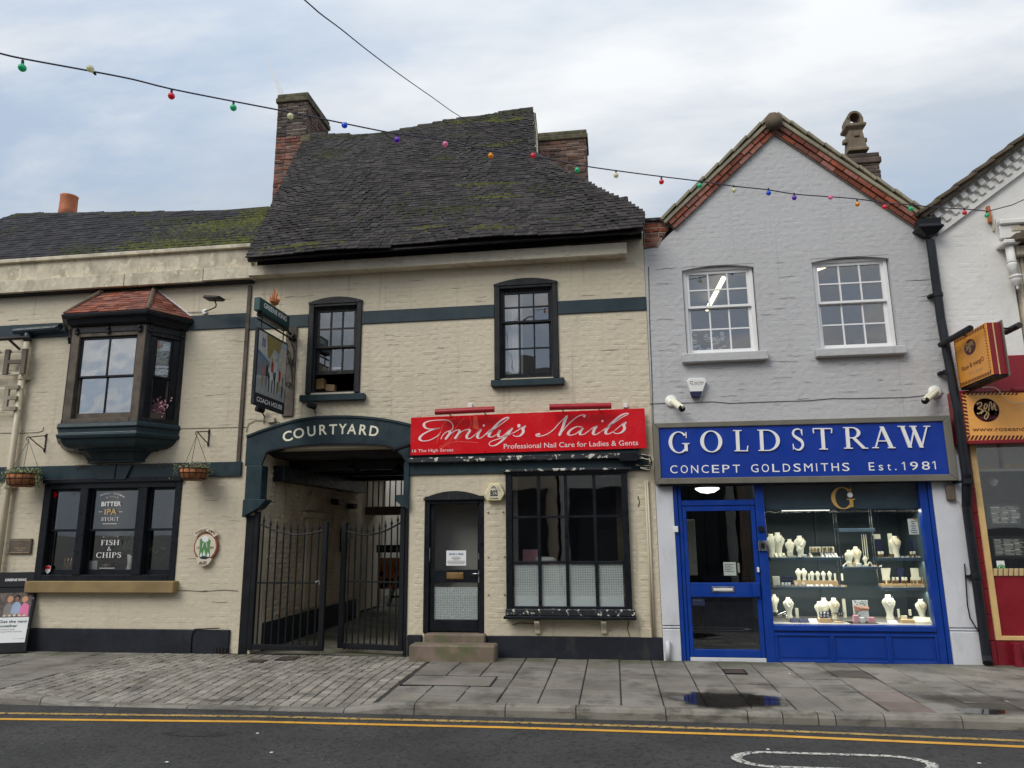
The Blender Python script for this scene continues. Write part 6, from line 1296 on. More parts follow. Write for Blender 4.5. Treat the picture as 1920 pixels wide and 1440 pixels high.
a = q('Y4', 776, 72, -.1); MB().lathe([(.12, 0), (.13, .3), (.13, .5)], 14, (0, 0, 0)).build('ridge_end', M['brown'], gd, M=Matrix.Translation((a[0], -.16, a[1]-.03))@Matrix.Rotation(RAD(-90), 4, 'X'), smooth=True)
for s, o in ((-1, oL), (1, oR)): mb = MB(); mb.add([(oA[0], .2, oA[1]+.09), (o[0], .2, o[1]+.09), (o[0], 7, o[1]+.09), (oA[0], 7, oA[1]+.09)], [(0, 1, 2, 3)]); mb.build('roof_slope', M['brown'], gd)
# stub parapet on the left, bare bricks with a dark capping
sa, sb = q('Y4', 75, 620), q('Y4', 68, 765); st = MB().prism([(sa[0], sb[1]), (sa[0]+.19, sb[1]), (q('Y4', 215, 640)[0], q('Y4', 215, 640)[1]), (q('Y4', 205, 625)[0], sa[1]-.02), (sa[0], sa[1]-.02)], -.01, .3).build('parapet_stub', M['mortar'], gd)
bricks(st, sa[0]+.005, q('Y4', 205, 625)[0], sb[1], sa[1]-.03, [], M['redrub'], -.01, relief=.012, keep=60, clip=lambda z, zt: (sa[0], min(q('Y4', 140, 700)[0]+(z-sb[1])*.75+.02, q('Y4', 205, 625)[0])), wave=0, tilt=.02)
bx('capping', M['slate'], gd, sa[0]-.02, q('Y4', 205, 625)[0]+.02, -.05, .32, sa[1]-.02, sa[1]+.03, .006)
# rear chimney with ornamental pot
s3 = stack(gd, 'chimney_stack', 1588, 1648, 292, 2.2, .55, 6.0, M['sooty'], M['sooty'], 60, 'sooty brick chimney stack behind the grey gable')
c0 = P(1605, 290, 2.45); top_ = P(1603, 216, 2.45)[1]; px_ = (P(1625, 250, 2.45)[0]-P(1583, 250, 2.45)[0]); hh = top_-c0[1]
pot = MB(); sq = lambda r, z: [(c0[0]+a*r, 2.45+b_*r, c0[1]+z) for a, b_ in ((-1, -1), (1, -1), (1, 1), (-1, 1))]
r = px_/2*.82
pot.loft([sq(r*1.1, 0), sq(r*1.1, hh*.06), sq(r*.95, hh*.09), sq(r*.72, hh*.55), sq(r*1.1, hh*.62), sq(r*1.12, hh*.68), sq(r*.9, hh*.7)]); po = pot.build('chimney_pot', M['pot'], gd, .006); 
n = 12; zt0 = c0[1]+hh*.7; rings = []
for k in range(n+1):
    t = math.pi*k/n; rings.append([(c0[0]-r*.85*math.cos(t)*s, y, zt0+hh*.12+(r*.95*math.sin(t))*s) for s, y in ((1, 2.45-r*.9), (.72, 2.45-r*.9), (.72, 2.45+r*.9), (1, 2.45+r*.9))])
MB().loft(rings).build('hooded_top', M['pot'], po)
for s in (-1, 1): bx('hood_cheek', M['pot'], po, c0[0]+s*r*.72-.03, c0[0]+s*r*.72+.03, 2.45-r*.9, 2.45+r*.9, zt0, zt0+hh*.14, .003)
MB().prism([(-r*.3, 0), (r*.3, 0), (r*.25, .1), (-r*.25, .1)], 0, .08).build('vent_lip', M['pot'], po, .01, M=Matrix.Translation((c0[0], 2.45-r*.98, c0[1]+hh*.36)))
for s in (-1, 1): MB().box(c0[0]+s*r*.98-.05, c0[0]+s*r*.98+.05, 2.4, 2.5, c0[1]+hh*.28, c0[1]+hh*.38).build('vent_lip', M['pot'], po, .01)
# sash windows
for w, my, lab in ((wl1, 575, 'white twelve-pane sash window left in the grey gable'), (wr1, 566, 'white twelve-pane sash window right in the grey gable')):
    sash_window(gd, w[0]+.012, w[1]-.012, w[2], w[3]-.012, 3, (2, 2), M['wwhite'], M['glassup'], yf=.06, fw=.045, sw=.045, bar=.02, meet=P((1350 if w is wl1 else 1605), my, .08)[1], label=lab)
    bx('window_head_infill', M['wwhite'], gd, w[0]+.01, w[1]-.01, .09, .15, w[3]-.03, w[3]+.01, 0)
for w, p in ((wl1, ((1279, 669), (1441, 668), (1350, 677))), (wr1, ((1530, 656), (1700, 650), (1610, 666)))):
    a, b_, c_ = P(*p[0], -.09), P(*p[1], -.09), P(*p[2], -.09); bx('window_sill', M['grey'], gd, a[0], b_[0], -.1, .08, c_[1], w[2]+.005, .01)
room(gd, .7, 4.3, 3.0, 5.6, 3.2, M['room'])
a, b_ = q('Y4', 505, 880, .9), q('Y4', 455, 1020, 1.9); tb = MB().tube([(a[0]-.0, .9, 5.45), (a[0]-.05, 2.5, 5.45)], .035, 10).build('fluorescent_tube', M['lit'], None, smooth=True); tag(tb, 'lit fluorescent tube on the ceiling behind the left grey-gable window', 'lamp')
a = q('Y4', 1010, 850, .8); tb = MB().tube([(a[0]-.22, 1.2, 5.5), (a[0]+.12, .7, 5.5)], .035, 10).build('fluorescent_tube', M['lit'], None, smooth=True); tag(tb, 'lit tube end at the top left corner of the right grey-gable window', 'lamp')
bx('storage_shelf', M['navyplinth'], gd, 1.1, 1.9, 1.2, 1.6, 3.1, 4.5, .01); bx('hanging_coat', M['navy'], gd, 3.55, 3.8, .8, 1.0, 3.6, 4.7, .04)
mb = MB()
for _ in range(60): x, y, z = random.uniform(1.15, 1.7), random.uniform(.4, .8), random.uniform(4.15, 4.5); mb.box(x, x+.05, y, y+.03, z, z+random.uniform(.01, .05))
cl_ = mb.build('sparkling_clutter', M['steel'], None); tag(cl_, 'glinting stack of small metal parts behind the left grey-gable window', 'clutter'); kind(cl_, 'stuff')
bx('rear_wall', M['grey'], gd, GX0, GX1, 6.9, 7, 0, 5.5, 0)
for x in (GX0, GX1-.1): bx('side_wall', M['grey'], gd, x, x+.1, .3, 6.9, 0, 5.5, 0)
M['crackg'] = mat('thin_grey_crack', (.14, .14, .15), .9)
crack([(1218, 757), (1250, 756), (1300, 755), (1335, 753), (1370, 756), (1420, 754), (1480, 752), (1515, 751), (1560, 747), (1600, 747), (1700, 745), (1770, 737)], .0045, m=M['crackg'], parent=gd)
# pilasters with a groove
zgv = P(1250, 1176, -.02)[1]
for x0, x1 in ((GX0+.0, sfx0-.003), (sfx1+.003, 4.44)):
    bx('pilaster', M['lgrey'], gd, x0, x1, -.03, .0, zgv+.025, sfz+.3, .005); bx('pilaster', M['lgrey'], gd, x0-.0, x1, -.045, .0, -.06, zgv-.02, .008); bx('pilaster_bead', M['lgrey'], gd, x0, x1, -.04, .0, zgv-.01, zgv+.012, .004)
# shopfront: blue frame
B = M['blue']; yb0, yb1 = -.02, .1
jx0, jx1 = sfx0, P(1281, 1000, -.02)[0]; mx0, mx1 = P(1416.5, 950, -.02)[0], P(1432, 950, -.02)[0]; kx0, kx1 = P(1728, 950, -.02)[0], sfx1
bx('frame_post', B, gd, jx0, jx1-.05, yb0, yb1, -.06, sfz, .006); bx('frame_post', B, gd, jx1-.045, jx1+.0, yb0+.015, yb1, -.06, sfz, .006)
bx('frame_post', B, gd, mx0, mx1+.01, yb0, yb1, -.06, sfz, .006); bx('frame_post', B, gd, kx0, kx1-.05, yb0+.015, yb1, -.06, sfz, .006); bx('frame_post', B, gd, kx1-.045, kx1, yb0, yb1, -.06, sfz, .006)
ztr0, ztr1 = q('Z8', 400, 185, -.01)[1], q('Z8', 400, 152, -.01)[1]; bx('transom', B, gd, jx1, mx0, yb0+.01, yb1, ztr0, ztr1, .006); bx('head_rail', B, gd, jx0, kx1, yb0+.02, yb1, sfz-.02, sfz+.05, .004)
pane_obj(gd, jx1, mx0, ztr1, sfz-.02, .03, M['shopglass'], name='fanlight')
# door
dd0, dd1 = jx1+.006, mx0-.004; gx0_, gx1_ = q('Z8', 222, 400, .02)[0], q('Z8', 612, 400, .02)[0]
z = lambda v: q('Z8', 420, v, .02)[1]
mb = MB(); mb.box(dd0, gx0_, .0, .055, .04, ztr0-.005); mb.box(gx1_, dd1, .0, .055, .04, ztr0-.005); mb.box(gx0_, gx1_, .0, .055, .04, z(1048)); mb.box(gx0_, gx1_, .0, .055, z(735), z(648)); mb.box(gx0_, gx1_, .0, .055, z(218), ztr0-.005)
gdoor = mb.build('shop_door', B, gd, .006); gdoor['label'] = 'blue framed glass door of the goldsmith shop'
pane_obj(gdoor, gx0_, gx1_, z(648), z(218), .03, M['shopglass']); pane_obj(gdoor, gx0_, gx1_, z(1048), z(735), .03, M['shopglass'])
bx('kick_sill', M['lgrey'], gdoor, dd0, dd1, -.01, .06, -.04, .035, .004)
a, b_ = q('Z8', 367, 672, -.02), q('Z8', 504, 706, -.02); bx('letter_plate', M['steel'], gdoor, a[0], b_[0], -.012, .0, b_[1], a[1], .003); bx('letter_flap', M['whitepl'], gdoor, a[0]+.02, b_[0]-.02, -.017, -.012, b_[1]+.02, a[1]-.02, .003)
a, b_ = q('Z8', 612, 648, -.05), q('Z8', 660, 735, -.05); bx('push_block', B, gdoor, a[0], b_[0], -.05, .0, b_[1], a[1], .008)
for u, v, w_, h_, m_ in ((672, 427, 28, 30, 'steel'), (664, 325, 18, 16, 'iron'), (646, 571, 7, 15, 'whitepl'), (152, 327, 14, 18, 'whitepl')):
    a, b_ = q('Z8', u-w_, v-h_, -.04), q('Z8', u+w_, v+h_, -.04); o = bx('entry_panel', M[m_], gd, a[0], b_[0], -.05, -.0, b_[1], a[1], .005)
    if m_ == 'steel': bx('screen', M['iron'], o, a[0]+.03, b_[0]-.03, -.053, -.05, b_[1]+.03, a[1]-.03, .002)
for u0, v0, u1, v1, m_, lab in ((435, 525, 515, 605, 'paper', 'white printed notice inside the blue shop door'), (520, 530, 536, 588, 'roomw', 'narrow pale label beside the notice in the blue door')):
    a, b_ = q('Z8', u0, v0, .04), q('Z8', u1, v1, .04); o = bx('door_notice', M[m_], None, a[0], b_[0], .04, .042, b_[1], a[1], 0); tag(o, lab, 'notice')
    if m_ == 'paper':
        for k in range(5): zz_ = a[1]-.03-k*.022; bx('print_line', M['dim'], o, a[0]+.012, b_[0]-.02-(k % 2)*.03, .0385, .0395, zz_-.004, zz_+.004, 0)
a, b_ = q('Z8', 242, 735, .035), q('Z8', 325, 785, .035); o = bx('window_sticker', M['navy'], None, a[0], b_[0], .024, .026, b_[1], a[1], 0); tag(o, 'dark blue printed sticker in the lower glass of the blue door', 'sticker'); bx('print_line', M['shelf'], o, a[0]+.02, a[0]+.14, .022, .023, b_[1]+.06, b_[1]+.075, 0)
bx('print_line', M['let'], o, a[0]+.02, a[0]+.16, .022, .023, b_[1]+.105, b_[1]+.118, 0)
cs = bx('side_cabinet', M['cream'], None, q('Z8', 218, 400, .7)[0]-.1, q('Z8', 272, 400, .7)[0], .7, 1.0, q('Z8', 250, 605, .7)[1], q('Z8', 250, 268, .7)[1], .01); tag(cs, 'cream lit wall cabinet inside the blue door at left', 'cabinet')
bx('counter', M['navy'], None, 1.3, 2.2, 1.6, 2.0, 0, .95, .02); tag(bpy.data.objects['counter'], 'dark blue counter deep inside behind the glass door', 'counter')
room(gd, .7, 2.02, .0, 2.75, 3.4, M['teal']); 
for x in (1.35, 1.6, 1.85): bx('wall_panel', M['roomd'], gd, x, x+.015, 3.36, 3.4, 0, 2.6, 0)
dl = MB().lathe([(0, -.06), (.1, -.045), (.17, 0), (.17, .02)], 18, (q('Z8', 340, 100, .8)[0], .8, q('Z8', 340, 92, .8)[1]+.01)).build('ceiling_dome_light', M['litc'], None, smooth=True); tag(dl, 'lit round ceiling light seen through the fanlight above the blue door', 'lamp')
# stall riser with three panels
zr = q('Z8', 1000, 925, -.02)[1]; zr2 = q('Z8', 1000, 905, -.04)[1]
sr = bx('stall_riser', B, gd, mx1+.0, kx0+.03, .0, .08, -.06, zr, .004); bx('riser_rail', B, gd, mx1+.01, kx0+.0, -.03, .1, q('Z8', 1000, 940, -.03)[1], zr2, .008)
rx = [(q('Z8', 765, 1040, -.01)[0], q('Z8', 1080, 1040, -.01)[0]), (q('Z8', 1108, 1050, -.01)[0], q('Z8', 1420, 1050, -.01)[0]), (q('Z8', 1450, 1060, -.01)[0], kx0-.03)]
zp0, zp1 = q('Z8', 1000, 1115, -.02)[1], q('Z8', 1000, 970, -.02)[1]
for k, (a, b_) in enumerate(rx):
    e = [mx1+.01]+[(rx[i][1]+rx[i+1][0])/2 for i in range(2)]+[kx0]
    mb = MB(); mb.box(e[k], a, -.02, .0, -.05, zr-.06); mb.box(b_, e[k+1], -.02, .0, -.05, zr-.06); mb.box(a, b_, -.02, .0, -.05, zp0); mb.box(a, b_, -.02, .0, zp1, zr-.06); mb.build('panel_frame', B, sr, .006)
    bx('panel', B, sr, a+.03, b_-.03, -.006, .0, zp0+.03, zp1-.03, .005)
# display window glass and the showcase
wz0, wz1 = zr2, sfz-.02
pane_obj(gd, mx1+.01, kx0, wz0, wz1, .03, M['shopglass'], name='display_window')
sc_ = empty('display_case', 'shallow teal backed showcase behind the large goldsmith window', 'display case')
sx0, sx1 = mx1-.02, kx0+.06
bx('back_panel', M['teal'], sc_, sx0, sx1, 1.0, 1.04, wz0-.02, wz1+.1, 0); bx('side_panel', M['teal'], sc_, sx0-.03, sx0, .12, 1.04, wz0, wz1+.1, 0); bx('side_panel', M['teal'], sc_, sx1, sx1+.03, .12, 1.04, wz0, wz1+.1, 0)
bx('floor_panel', M['roomw'], sc_, sx0, sx1, .1, 1.04, wz0-.03, wz0+.0, 0); bx('ceiling_panel', M['roomd'], sc_, sx0, sx1, .11, 1.04, wz1+.02, wz1+.05, 0)
zfa = q('W6', 900, 0, .13)[1]; bx('header_fascia', M['shelf'], sc_, sx0, sx1, .11, .13, q('Z8', 1100, 208, .12)[1], wz1+.02, 0)
for k, x in enumerate((sx0+.9, sx0+1.75)): bx('back_rib', M['shelf'], sc_, x, x+.03, .98, 1.0, wz0, wz1, 0)
a, b_ = q('Z8', 790, 226, .3), q('Z8', 1075, 226, .3); bx('light_strip', M['spot'], sc_, a[0], b_[0], .3, .34, q('Z8', 1100, 215, .3)[1], q('Z8', 1100, 210, .3)[1], 0)
al_ = bpy.data.lights.new('display_light', 'AREA'); al_.shape = 'RECTANGLE'; al_.size = 2.1; al_.size_y = .12; al_.energy = 10; al_.color = (1, .95, .84)
ao = bpy.data.objects.new('display_light', al_); COL.objects.link(ao); ao.location = ((sx0+sx1)/2, .19, q('Z8', 1100, 222, .3)[1]); ao.rotation_euler = (RAD(-10), 0, 0); ao['label'] = 'strip of display lights at the top of the showcase'
YS = .38
def W6(u, v, y=YS): return q('W6', u, v, y)
def shelf(nm, u0, u1, v0, v1, lab):
    a, b_ = W6(u0, v0, .3), W6(u1, v1, .3); o = bx(nm, M['shelf'], None, a[0], b_[0], .3, .62, b_[1], a[1], .004); tag(o, lab, 'shelf'); MB().tube([(a[0]+.01, .45, a[1]), (a[0]+.01, .45, wz1)], .002, 4).build('hanging_wire', M['steel'], o); MB().tube([(b_[0]-.01, .45, a[1]), (b_[0]-.01, .45, wz1)], .002, 4).build('hanging_wire', M['steel'], o); return a[1]
SZ = {}
for k, (u0, u1, v0, v1, lab) in dict(TL=(130, 842, 457, 487, 'slate blue shelf, upper left in the jewellery window'), ML=(150, 872, 747, 778, 'slate blue shelf, lower left in the jewellery window'), C=(865, 1222, 548, 575, 'slate blue shelf, centre of the jewellery window'), CT=(815, 1182, 165, 198, 'highest slate blue shelf, centre of the jewellery window'), TR=(1212, 1720, 457, 488, 'slate blue shelf, upper right in the jewellery window'), MR=(1250, 1768, 753, 785, 'slate blue shelf, lower right in the jewellery window')).items(): SZ[k] = shelf('display_shelf', u0, u1, v0, v1, lab)
for u0, u1, v, e_ in ((150, 850, 495, 4.5), (1260, 1740, 497, 3.5), (160, 860, 790, 6.5), (1260, 1750, 797, 4.5), (900, 1200, 590, 3.5), (850, 1150, 205, 2.5)):  # strip under top centre shelf is real; the others are added to brighten shelves
    a, b_ = W6(u0, v, .3), W6(u1, v, .3); l_ = bpy.data.lights.new('shelf_fill_light', 'AREA'); l_.shape = 'RECTANGLE'; l_.size = b_[0]-a[0]; l_.size_y = .03; l_.energy = e_*.36; l_.color = (1, .95, .86)
    o = bpy.data.objects.new('shelf_fill_light', l_); COL.objects.link(o); o.location = ((a[0]+b_[0])/2, .29, a[1]-.005); o.rotation_euler = (RAD(14), 0, 0)
NM = dict(TL='upper left shelf', ML='lower left shelf', C='centre shelf', TR='upper right shelf', MR='lower right shelf', F='window floor')
NTH = ['leftmost', 'second from left', 'third from left', 'fourth from left', 'fifth from left', 'sixth from left', 'seventh from left', 'eighth from left', 'ninth from left', 'tenth from left', 'eleventh from left', 'twelfth from left', 'thirteenth from left', 'fourteenth from left']
def bust(u, vt, vb, where, n, y=YS, neck=True, extra=''):
    b_ = W6(u, vb, y); t = W6(u, vt, y); h = t[1]-b_[1]; S = [(0, .17, .15), (.04, .16, .14), (.22, .125, .10), (.42, .165, .11), (.60, .25, .12), (.72, .275, .12), (.81, .22, .11), (.88, .125, .095), (.93, .10, .09), (1, .11, .095)]
    mb = MB(); mb.loft([[(b_[0]+rx_*h*math.cos(k*math.pi/8), y+ry_*h*math.sin(k*math.pi/8), b_[1]+f*h) for k in range(16)] for f, rx_, ry_ in S]); o = mb.build('necklace_bust', M['bust'], None, smooth=True)
    tag(o, 'cream necklace bust on the %s, %s%s' % (where, NTH[n], extra), 'display bust', 'necklace busts in the jewellery window')
    if neck:
        pts = [(b_[0]+dx*h, y-dy*h, b_[1]+f*h) for dx, dy, f in ((-.13, .10, .93), (-.15, .13, .82), (-.10, .15, .68), (0, .155, .56), (.10, .15, .68), (.15, .13, .82), (.13, .10, .93))]
        nk = MB().tube(arc3(pts), .0035, 5).build('necklace', M['steel' if n % 2 else 'gold'], None); tag(nk, 'thin necklace round the %s bust on the %s' % (NTH[n], where), 'necklace')
def arc3(pts, n=3):
    o = []
    for i in range(len(pts)-1):
        p = [Vector(pts[max(i-1, 0)]), Vector(pts[i]), Vector(pts[i+1]), Vector(pts[min(i+2, len(pts)-1)])]
        for k in range(n): t = k/n; o.append(.5*((2*p[1])+(-p[0]+p[2])*t+(2*p[0]-5*p[1]+4*p[2]-p[3])*t*t+(-p[0]+3*p[1]-3*p[2]+p[3])*t**3))
    o.append(Vector(pts[-1])); return o
for n, (u, t, b_) in enumerate(((150, 220, 400), (218, 205, 415), (335, 272, 415), (438, 237, 415), (425, 345, 412))): bust(u, t, 455 if n != 4 else 450, NM['TL'], n, YS+.06-(.14 if n == 4 else 0), n in (1, 3))
for n, (u, t) in enumerate(((417, 566), (472, 566), (553, 592), (608, 592), (666, 592), (727, 592))): bust(u, t, 685, NM['ML'], n, YS, False)
for n, (u, t, b_) in enumerate(((905, 440, 525), (928, 380, 548), (1000, 346, 548), (1085, 440, 535))): bust(u, t, b_, NM['C'], n, YS+(.0 if n % 2 else .04), n == 2)
bust(1393, 240, 455, NM['TR'], 0)
for n, (u, t, b_) in enumerate(((178, 822, 1000), (322, 856, 1060), (632, 895, 1080), (682, 858, 1080), (780, 860, 1075), (1330, 828, 1075), (1655, 872, 1090))): bust(u, t, b_, NM['F'], n, .34+(.1 if n in (0, 3) else 0), n in (1, 4, 5, 6))
def item(nm, m, u0, v0, u1, v1, lab, cat, y=YS, d=.05, grp=None, slope=False):
    a, b_ = W6(u0, v0, y), W6(u1, v1, y)
    if slope: o = MB().prism([(y, b_[1]), (y+.1, b_[1]), (y+.1, a[1]+.0), (y+.08, a[1])], a[0], b_[0], SWM).build(nm, M[m], None, .002)
    else: o = bx(nm, M[m], None, a[0], b_[0], y, y+d, b_[1], a[1], .003)
    tag(o, lab, cat, grp); return o
G1 = 'ring boxes and cards in the jewellery window'
for n, u in enumerate((1222, 1252, 1341, 1372, 1541, 1572, 1652)):
    o = item('ring_box', 'brass', u-14, 420, u+14, 455, 'small tan ring box on the upper right shelf, '+NTH[n], 'ring box', .36, .03, G1); a, b_ = W6(u-15, 395, .37), W6(u+12, 418, .37); bx('ring_card', M['bust'], o, a[0], b_[0], .37, .385, b_[1]-.003, a[1], .002)
for n, u in enumerate((1272, 1316, 1362, 1401, 1458, 1487, 1546, 1582, 1622, 1666)):
    o = item('ring_box', 'brass', u-14, 682, u+14, 717, 'small tan ring box on the wooden riser at lower right, '+NTH[n], 'ring box', .36, .03, G1); a, b_ = W6(u-14, 652, .37), W6(u+14, 680, .37); bx('ring_card', M['bust'], o, a[0], b_[0], .37, .385, b_[1]-.003, a[1], .002)
for n, u in enumerate((195, 237, 275, 545)): item('ring_card', 'bust', u-12, 412, u+14, 452, 'small white ring card on the upper left shelf, '+NTH[n], 'ring card', .33, .03, G1, True)
for n, u in enumerate((662, 702, 732, 765, 800)): item('earring_strip', 'paper', u-13, 412, u+13, 452, 'slanted white earring strip on the upper left shelf, '+NTH[n], 'earring strip', .33, .03, G1, True)
item('earring_stand', 'bust', 303, 390, 360, 445, 'square cream earring stand on the upper left shelf', 'stand', .32); item('jewel_tray', 'paper', 432, 425, 498, 447, 'low white jewellery tray on the upper left shelf', 'tray', .32)
for n, (u0, u1) in enumerate(((524, 632), (648, 765))):
    e = empty('bracelet_stand', 'row of thin bracelets on a rod, %s of two on the upper left shelf' % ('left' if n == 0 else 'right'), 'bracelets'); a, b_ = W6(u0, 352, .36), W6(u1, 352, .36); MB().tube([(a[0], .37, a[1]), (b_[0], .37, a[1])], .004, 5).build('rod', M['bust'], e)
    for k in range(9 if n == 0 else 6): x = a[0]+.01+(b_[0]-a[0]-.02)*k/(8 if n == 0 else 5); MB().tube([(x, .37+.02*math.cos(t), a[1]-.035+.035*math.sin(t)) for t in [i*6.283/10 for i in range(11)]], .004, 4).build('bracelet', M[['gold', 'steel', 'bust'][k % 3]], e)
    for x in (a[0], b_[0]): bx('support', M['bust'], e, x-.003, x+.003, .365, .375, W6(u0, 452, .36)[1], a[1], 0)
item('wooden_riser', 'beech', 365, 690, 812, 744, 'pale wooden riser carrying small busts on the lower left shelf', 'riser', YS-.02, .12)
for n, u in enumerate((520, 780, 850)): item('display_card', 'bust', u-15, 615, u+12, 688, 'upright cream card on the lower left shelf riser, '+NTH[n], 'display card', YS, .01)
item('display_card', 'bust', 150, 642, 230, 735, 'wide cream card with pendants at the left end of the lower left shelf', 'display card', .34, .01)
for r_ in range(3):
    for c in range(4): item('ring_box', 'navy', 245+c*31, 645+r_*30, 268+c*31, 668+r_*30, 'dark ring box, %s in row %s of the lower left shelf stack' % (NTH[c], ['one', 'two', 'three'][r_]), 'ring box', .37, .03, G1)
for n, u in enumerate((255, 290, 322, 392, 465)): item('ring_card', 'paper', u-12, 708, u+14, 738, 'little white ring card before the lower left shelf riser, '+NTH[n], 'ring card', .33, .03, G1)
for n, u in enumerate((512, 545, 600, 650, 695, 740)): item('earring_strip', 'paper', u-16, 702, u+16, 742, 'slanted white earring strip before the lower left riser, '+NTH[n], 'earring strip', .33, .03, G1, True)
item('wooden_riser', 'beech', 1252, 720, 1492, 750, 'pale wooden riser on the lower right shelf, left half', 'riser', .34, .16); item('wooden_riser', 'beech', 1498, 720, 1735, 752, 'pale wooden riser on the lower right shelf, right half', 'riser', .34, .16)
for n, (u0, u1, m_, lab) in enumerate(((1232, 1330, 'bust', 'cream flared pendant stand, left on the lower right shelf'), (1385, 1465, 'navy', 'navy pendant stand in the middle of the lower right shelf'), (1525, 1635, 'bust', 'cream flared pendant stand, right on the lower right shelf'))):
    a, b_, c, d = W6(u0, 560, .5), W6(u1, 560, .5), W6(u1-22, 716, .5), W6(u0+22, 716, .5); o = MB().prism([d, c, b_, a], .48, .5).build('pendant_stand', M[m_], None, .004); tag(o, lab, 'stand')
item('backing_panel', 'bust', 1302, 215, 1372, 455, 'tall cream panel behind the bust on the upper right shelf', 'panel', .5, .02); item('backing_panel', 'bust', 1165, 222, 1235, 270, 'small cream panel between centre and upper right shelves', 'panel', .6, .02); item('navy_stand', 'navy', 1185, 280, 1262, 452, 'navy stand at the left end of the upper right shelf', 'stand', .56, .02); item('navy_stand', 'navy', 1515, 280, 1600, 452, 'navy stand toward the right of the upper right shelf', 'stand', .56, .02)
for n, (u0, u1) in enumerate(((1045, 1062), (1068, 1082), (1088, 1104))): item('chain_stand', 'bust', u0, 222, u1+4, 470, 'long narrow cream chain stand on the centre shelf, '+NTH[n], 'stand', .5, .02)
item('wooden_block', 'beech', 960, 500, 995, 545, 'small wooden block on the centre shelf', 'block', .36); item('jewel_tray', 'paper', 992, 515, 1045, 546, 'small white tray in front of the centre shelf busts', 'tray', .33)
for n, (u0, u1) in enumerate(((858, 960), (1100, 1150))): pts = [(*W6(u0+(u1-u0)*t, 545-42*math.sin(math.pi*min(t*1.0, 1)), .34)[:1], .34, W6(u0, 545-42*math.sin(math.pi*t), .34)[1]) for t in [i/8 for i in range(9)]]; o = MB().tube(pts, .008, 6).build('bangle_stand', M['bust'], None); tag(o, 'curved cream bangle arch at the %s end of the centre shelf' % ('left' if n == 0 else 'right'), 'stand')
item('cream_column', 'bust', 848, 870, 898, 1060, 'tapering cream column beside the busts on the window floor', 'stand', .5, .03)
item('earring_card', 'bust', 378, 962, 418, 1062, 'tall cream earring card on the window floor beside the left bust', 'display card', .33, .01)
for n, (u, m_) in enumerate(((385, 'navy'), (480, 'navy'), (570, 'paper'))): item('bracelet_pad', m_, u-45, 1075, u+45, 1128, 'sloping %s bracelet pad on the window floor, %s' % ('black' if m_ == 'navy' else 'white', NTH[n]), 'pad', .2, .05, None, True)
for k in range(5): x = 440+k*20; a, b_ = W6(x, 1080, .19), W6(x+6, 1125, .19); bx('silver_bar', M['steel'], bpy.data.objects['bracelet_pad.001'], a[0], b_[0], .192, .2, b_[1]+.01, a[1]-.01, 0)
item('watch_box', 'navy', 620, 995, 722, 1062, 'black card with earrings on a wooden block on the window floor', 'display card', .24, .02); item('wooden_block', 'beech', 620, 1066, 745, 1130, 'large wooden block left of centre on the window floor', 'block', .24, .12); item('wooden_block', 'beech', 776, 1098, 860, 1132, 'low wooden block under the ring stand on the window floor', 'block', .22, .1); item('wooden_block', 'beech', 1445, 1078, 1582, 1136, 'large wooden block at the right on the window floor', 'block', .24, .12)
for r_ in range(2):
    for c in range(3): a = W6(638+c*33, 1015+r_*28, .238); MB().lathe([(.014, 0), (.010, .004), (.006, 0)], 10).build('earring', M['steel'], bpy.data.objects['watch_box'], M=Matrix.Translation((a[0], .237, a[1]))@Matrix.Rotation(RAD(90), 4, 'X'))
pc = item('jewellery_photo', 'paper', 950, 882, 1120, 1058, 'standing photo card of a ringed hand with flowers on the window floor', 'picture', .36, .01); 
mb = MB()
for k in range(5): p0, p1 = W6(965+k*3, 940+k*12, .357), W6(1040, 962+k*5, .357); mb.tube([(p0[0], .357, p0[1]), (p1[0], .357, p1[1])], .009, 5)
p0, p1 = W6(1035, 960, .357), W6(1115, 965, .357); mb.tube([(p0[0], .357, p0[1]), (p1[0], .357, p1[1])], .022, 6); M['skin'] = mat('printed_skin_tone', (.55, .27, .17), .7); mb.build('printed_hand', M['skin'], pc)
mb = MB()
for k in range(26): a = W6(random.uniform(965, 1105), random.choice([random.uniform(890, 925), random.uniform(985, 1045)]), .358); mb.add([(a[0]+random.uniform(-.03, .03), .358-k*.0002, a[1]+random.uniform(-.02, .02)) for _ in range(3)], [(0, 1, 2)])
mb.build('printed_leaves', M['leafd'], pc)
for n, (u0, u1, v0, m_, lab) in enumerate(((962, 1018, 1035, 'pink', 'pale pink gift box left of the photo card base'), (1112, 1182, 1055, 'pink', 'pale pink gift box right of the photo card base'), (1030, 1082, 1058, 'paper', 'white jewellery card between the two pink boxes'))): item('gift_box', m_, u0, v0, u1, 1116, lab, 'box', .22, .05)
item('tray_base', 'iron', 935, 1114, 1215, 1132, 'thin dark tray under the photo card and pink boxes', 'tray', .16, .24)
item('card_tray', 'paper', 1322, 1090, 1418, 1138, 'sloping white earring tray right of centre on the window floor', 'tray', .2, .05, None, True)
for n, (u0, v0, u1, v1) in enumerate(((1398, 970, 1432, 1060), (1510, 975, 1545, 1035), (1438, 1035, 1500, 1075))): item('earring_card', 'bust', u0, v0, u1, v1, 'small cream earring card at the right of the window floor, '+NTH[n], 'display card', .33, .01)
pd = W6(1692, 1138, .3); o = MB().lathe([(.20, 0), (.20, .02), (.14, .04), (.12, .07), (.10, .07), (.10, .05)], 24, (pd[0]-.0, .36, wz0), sy=.6).build('round_plinth', M['bust'], None, smooth=True); tag(o, 'round stepped cream plinth at the right end of the window floor', 'plinth')
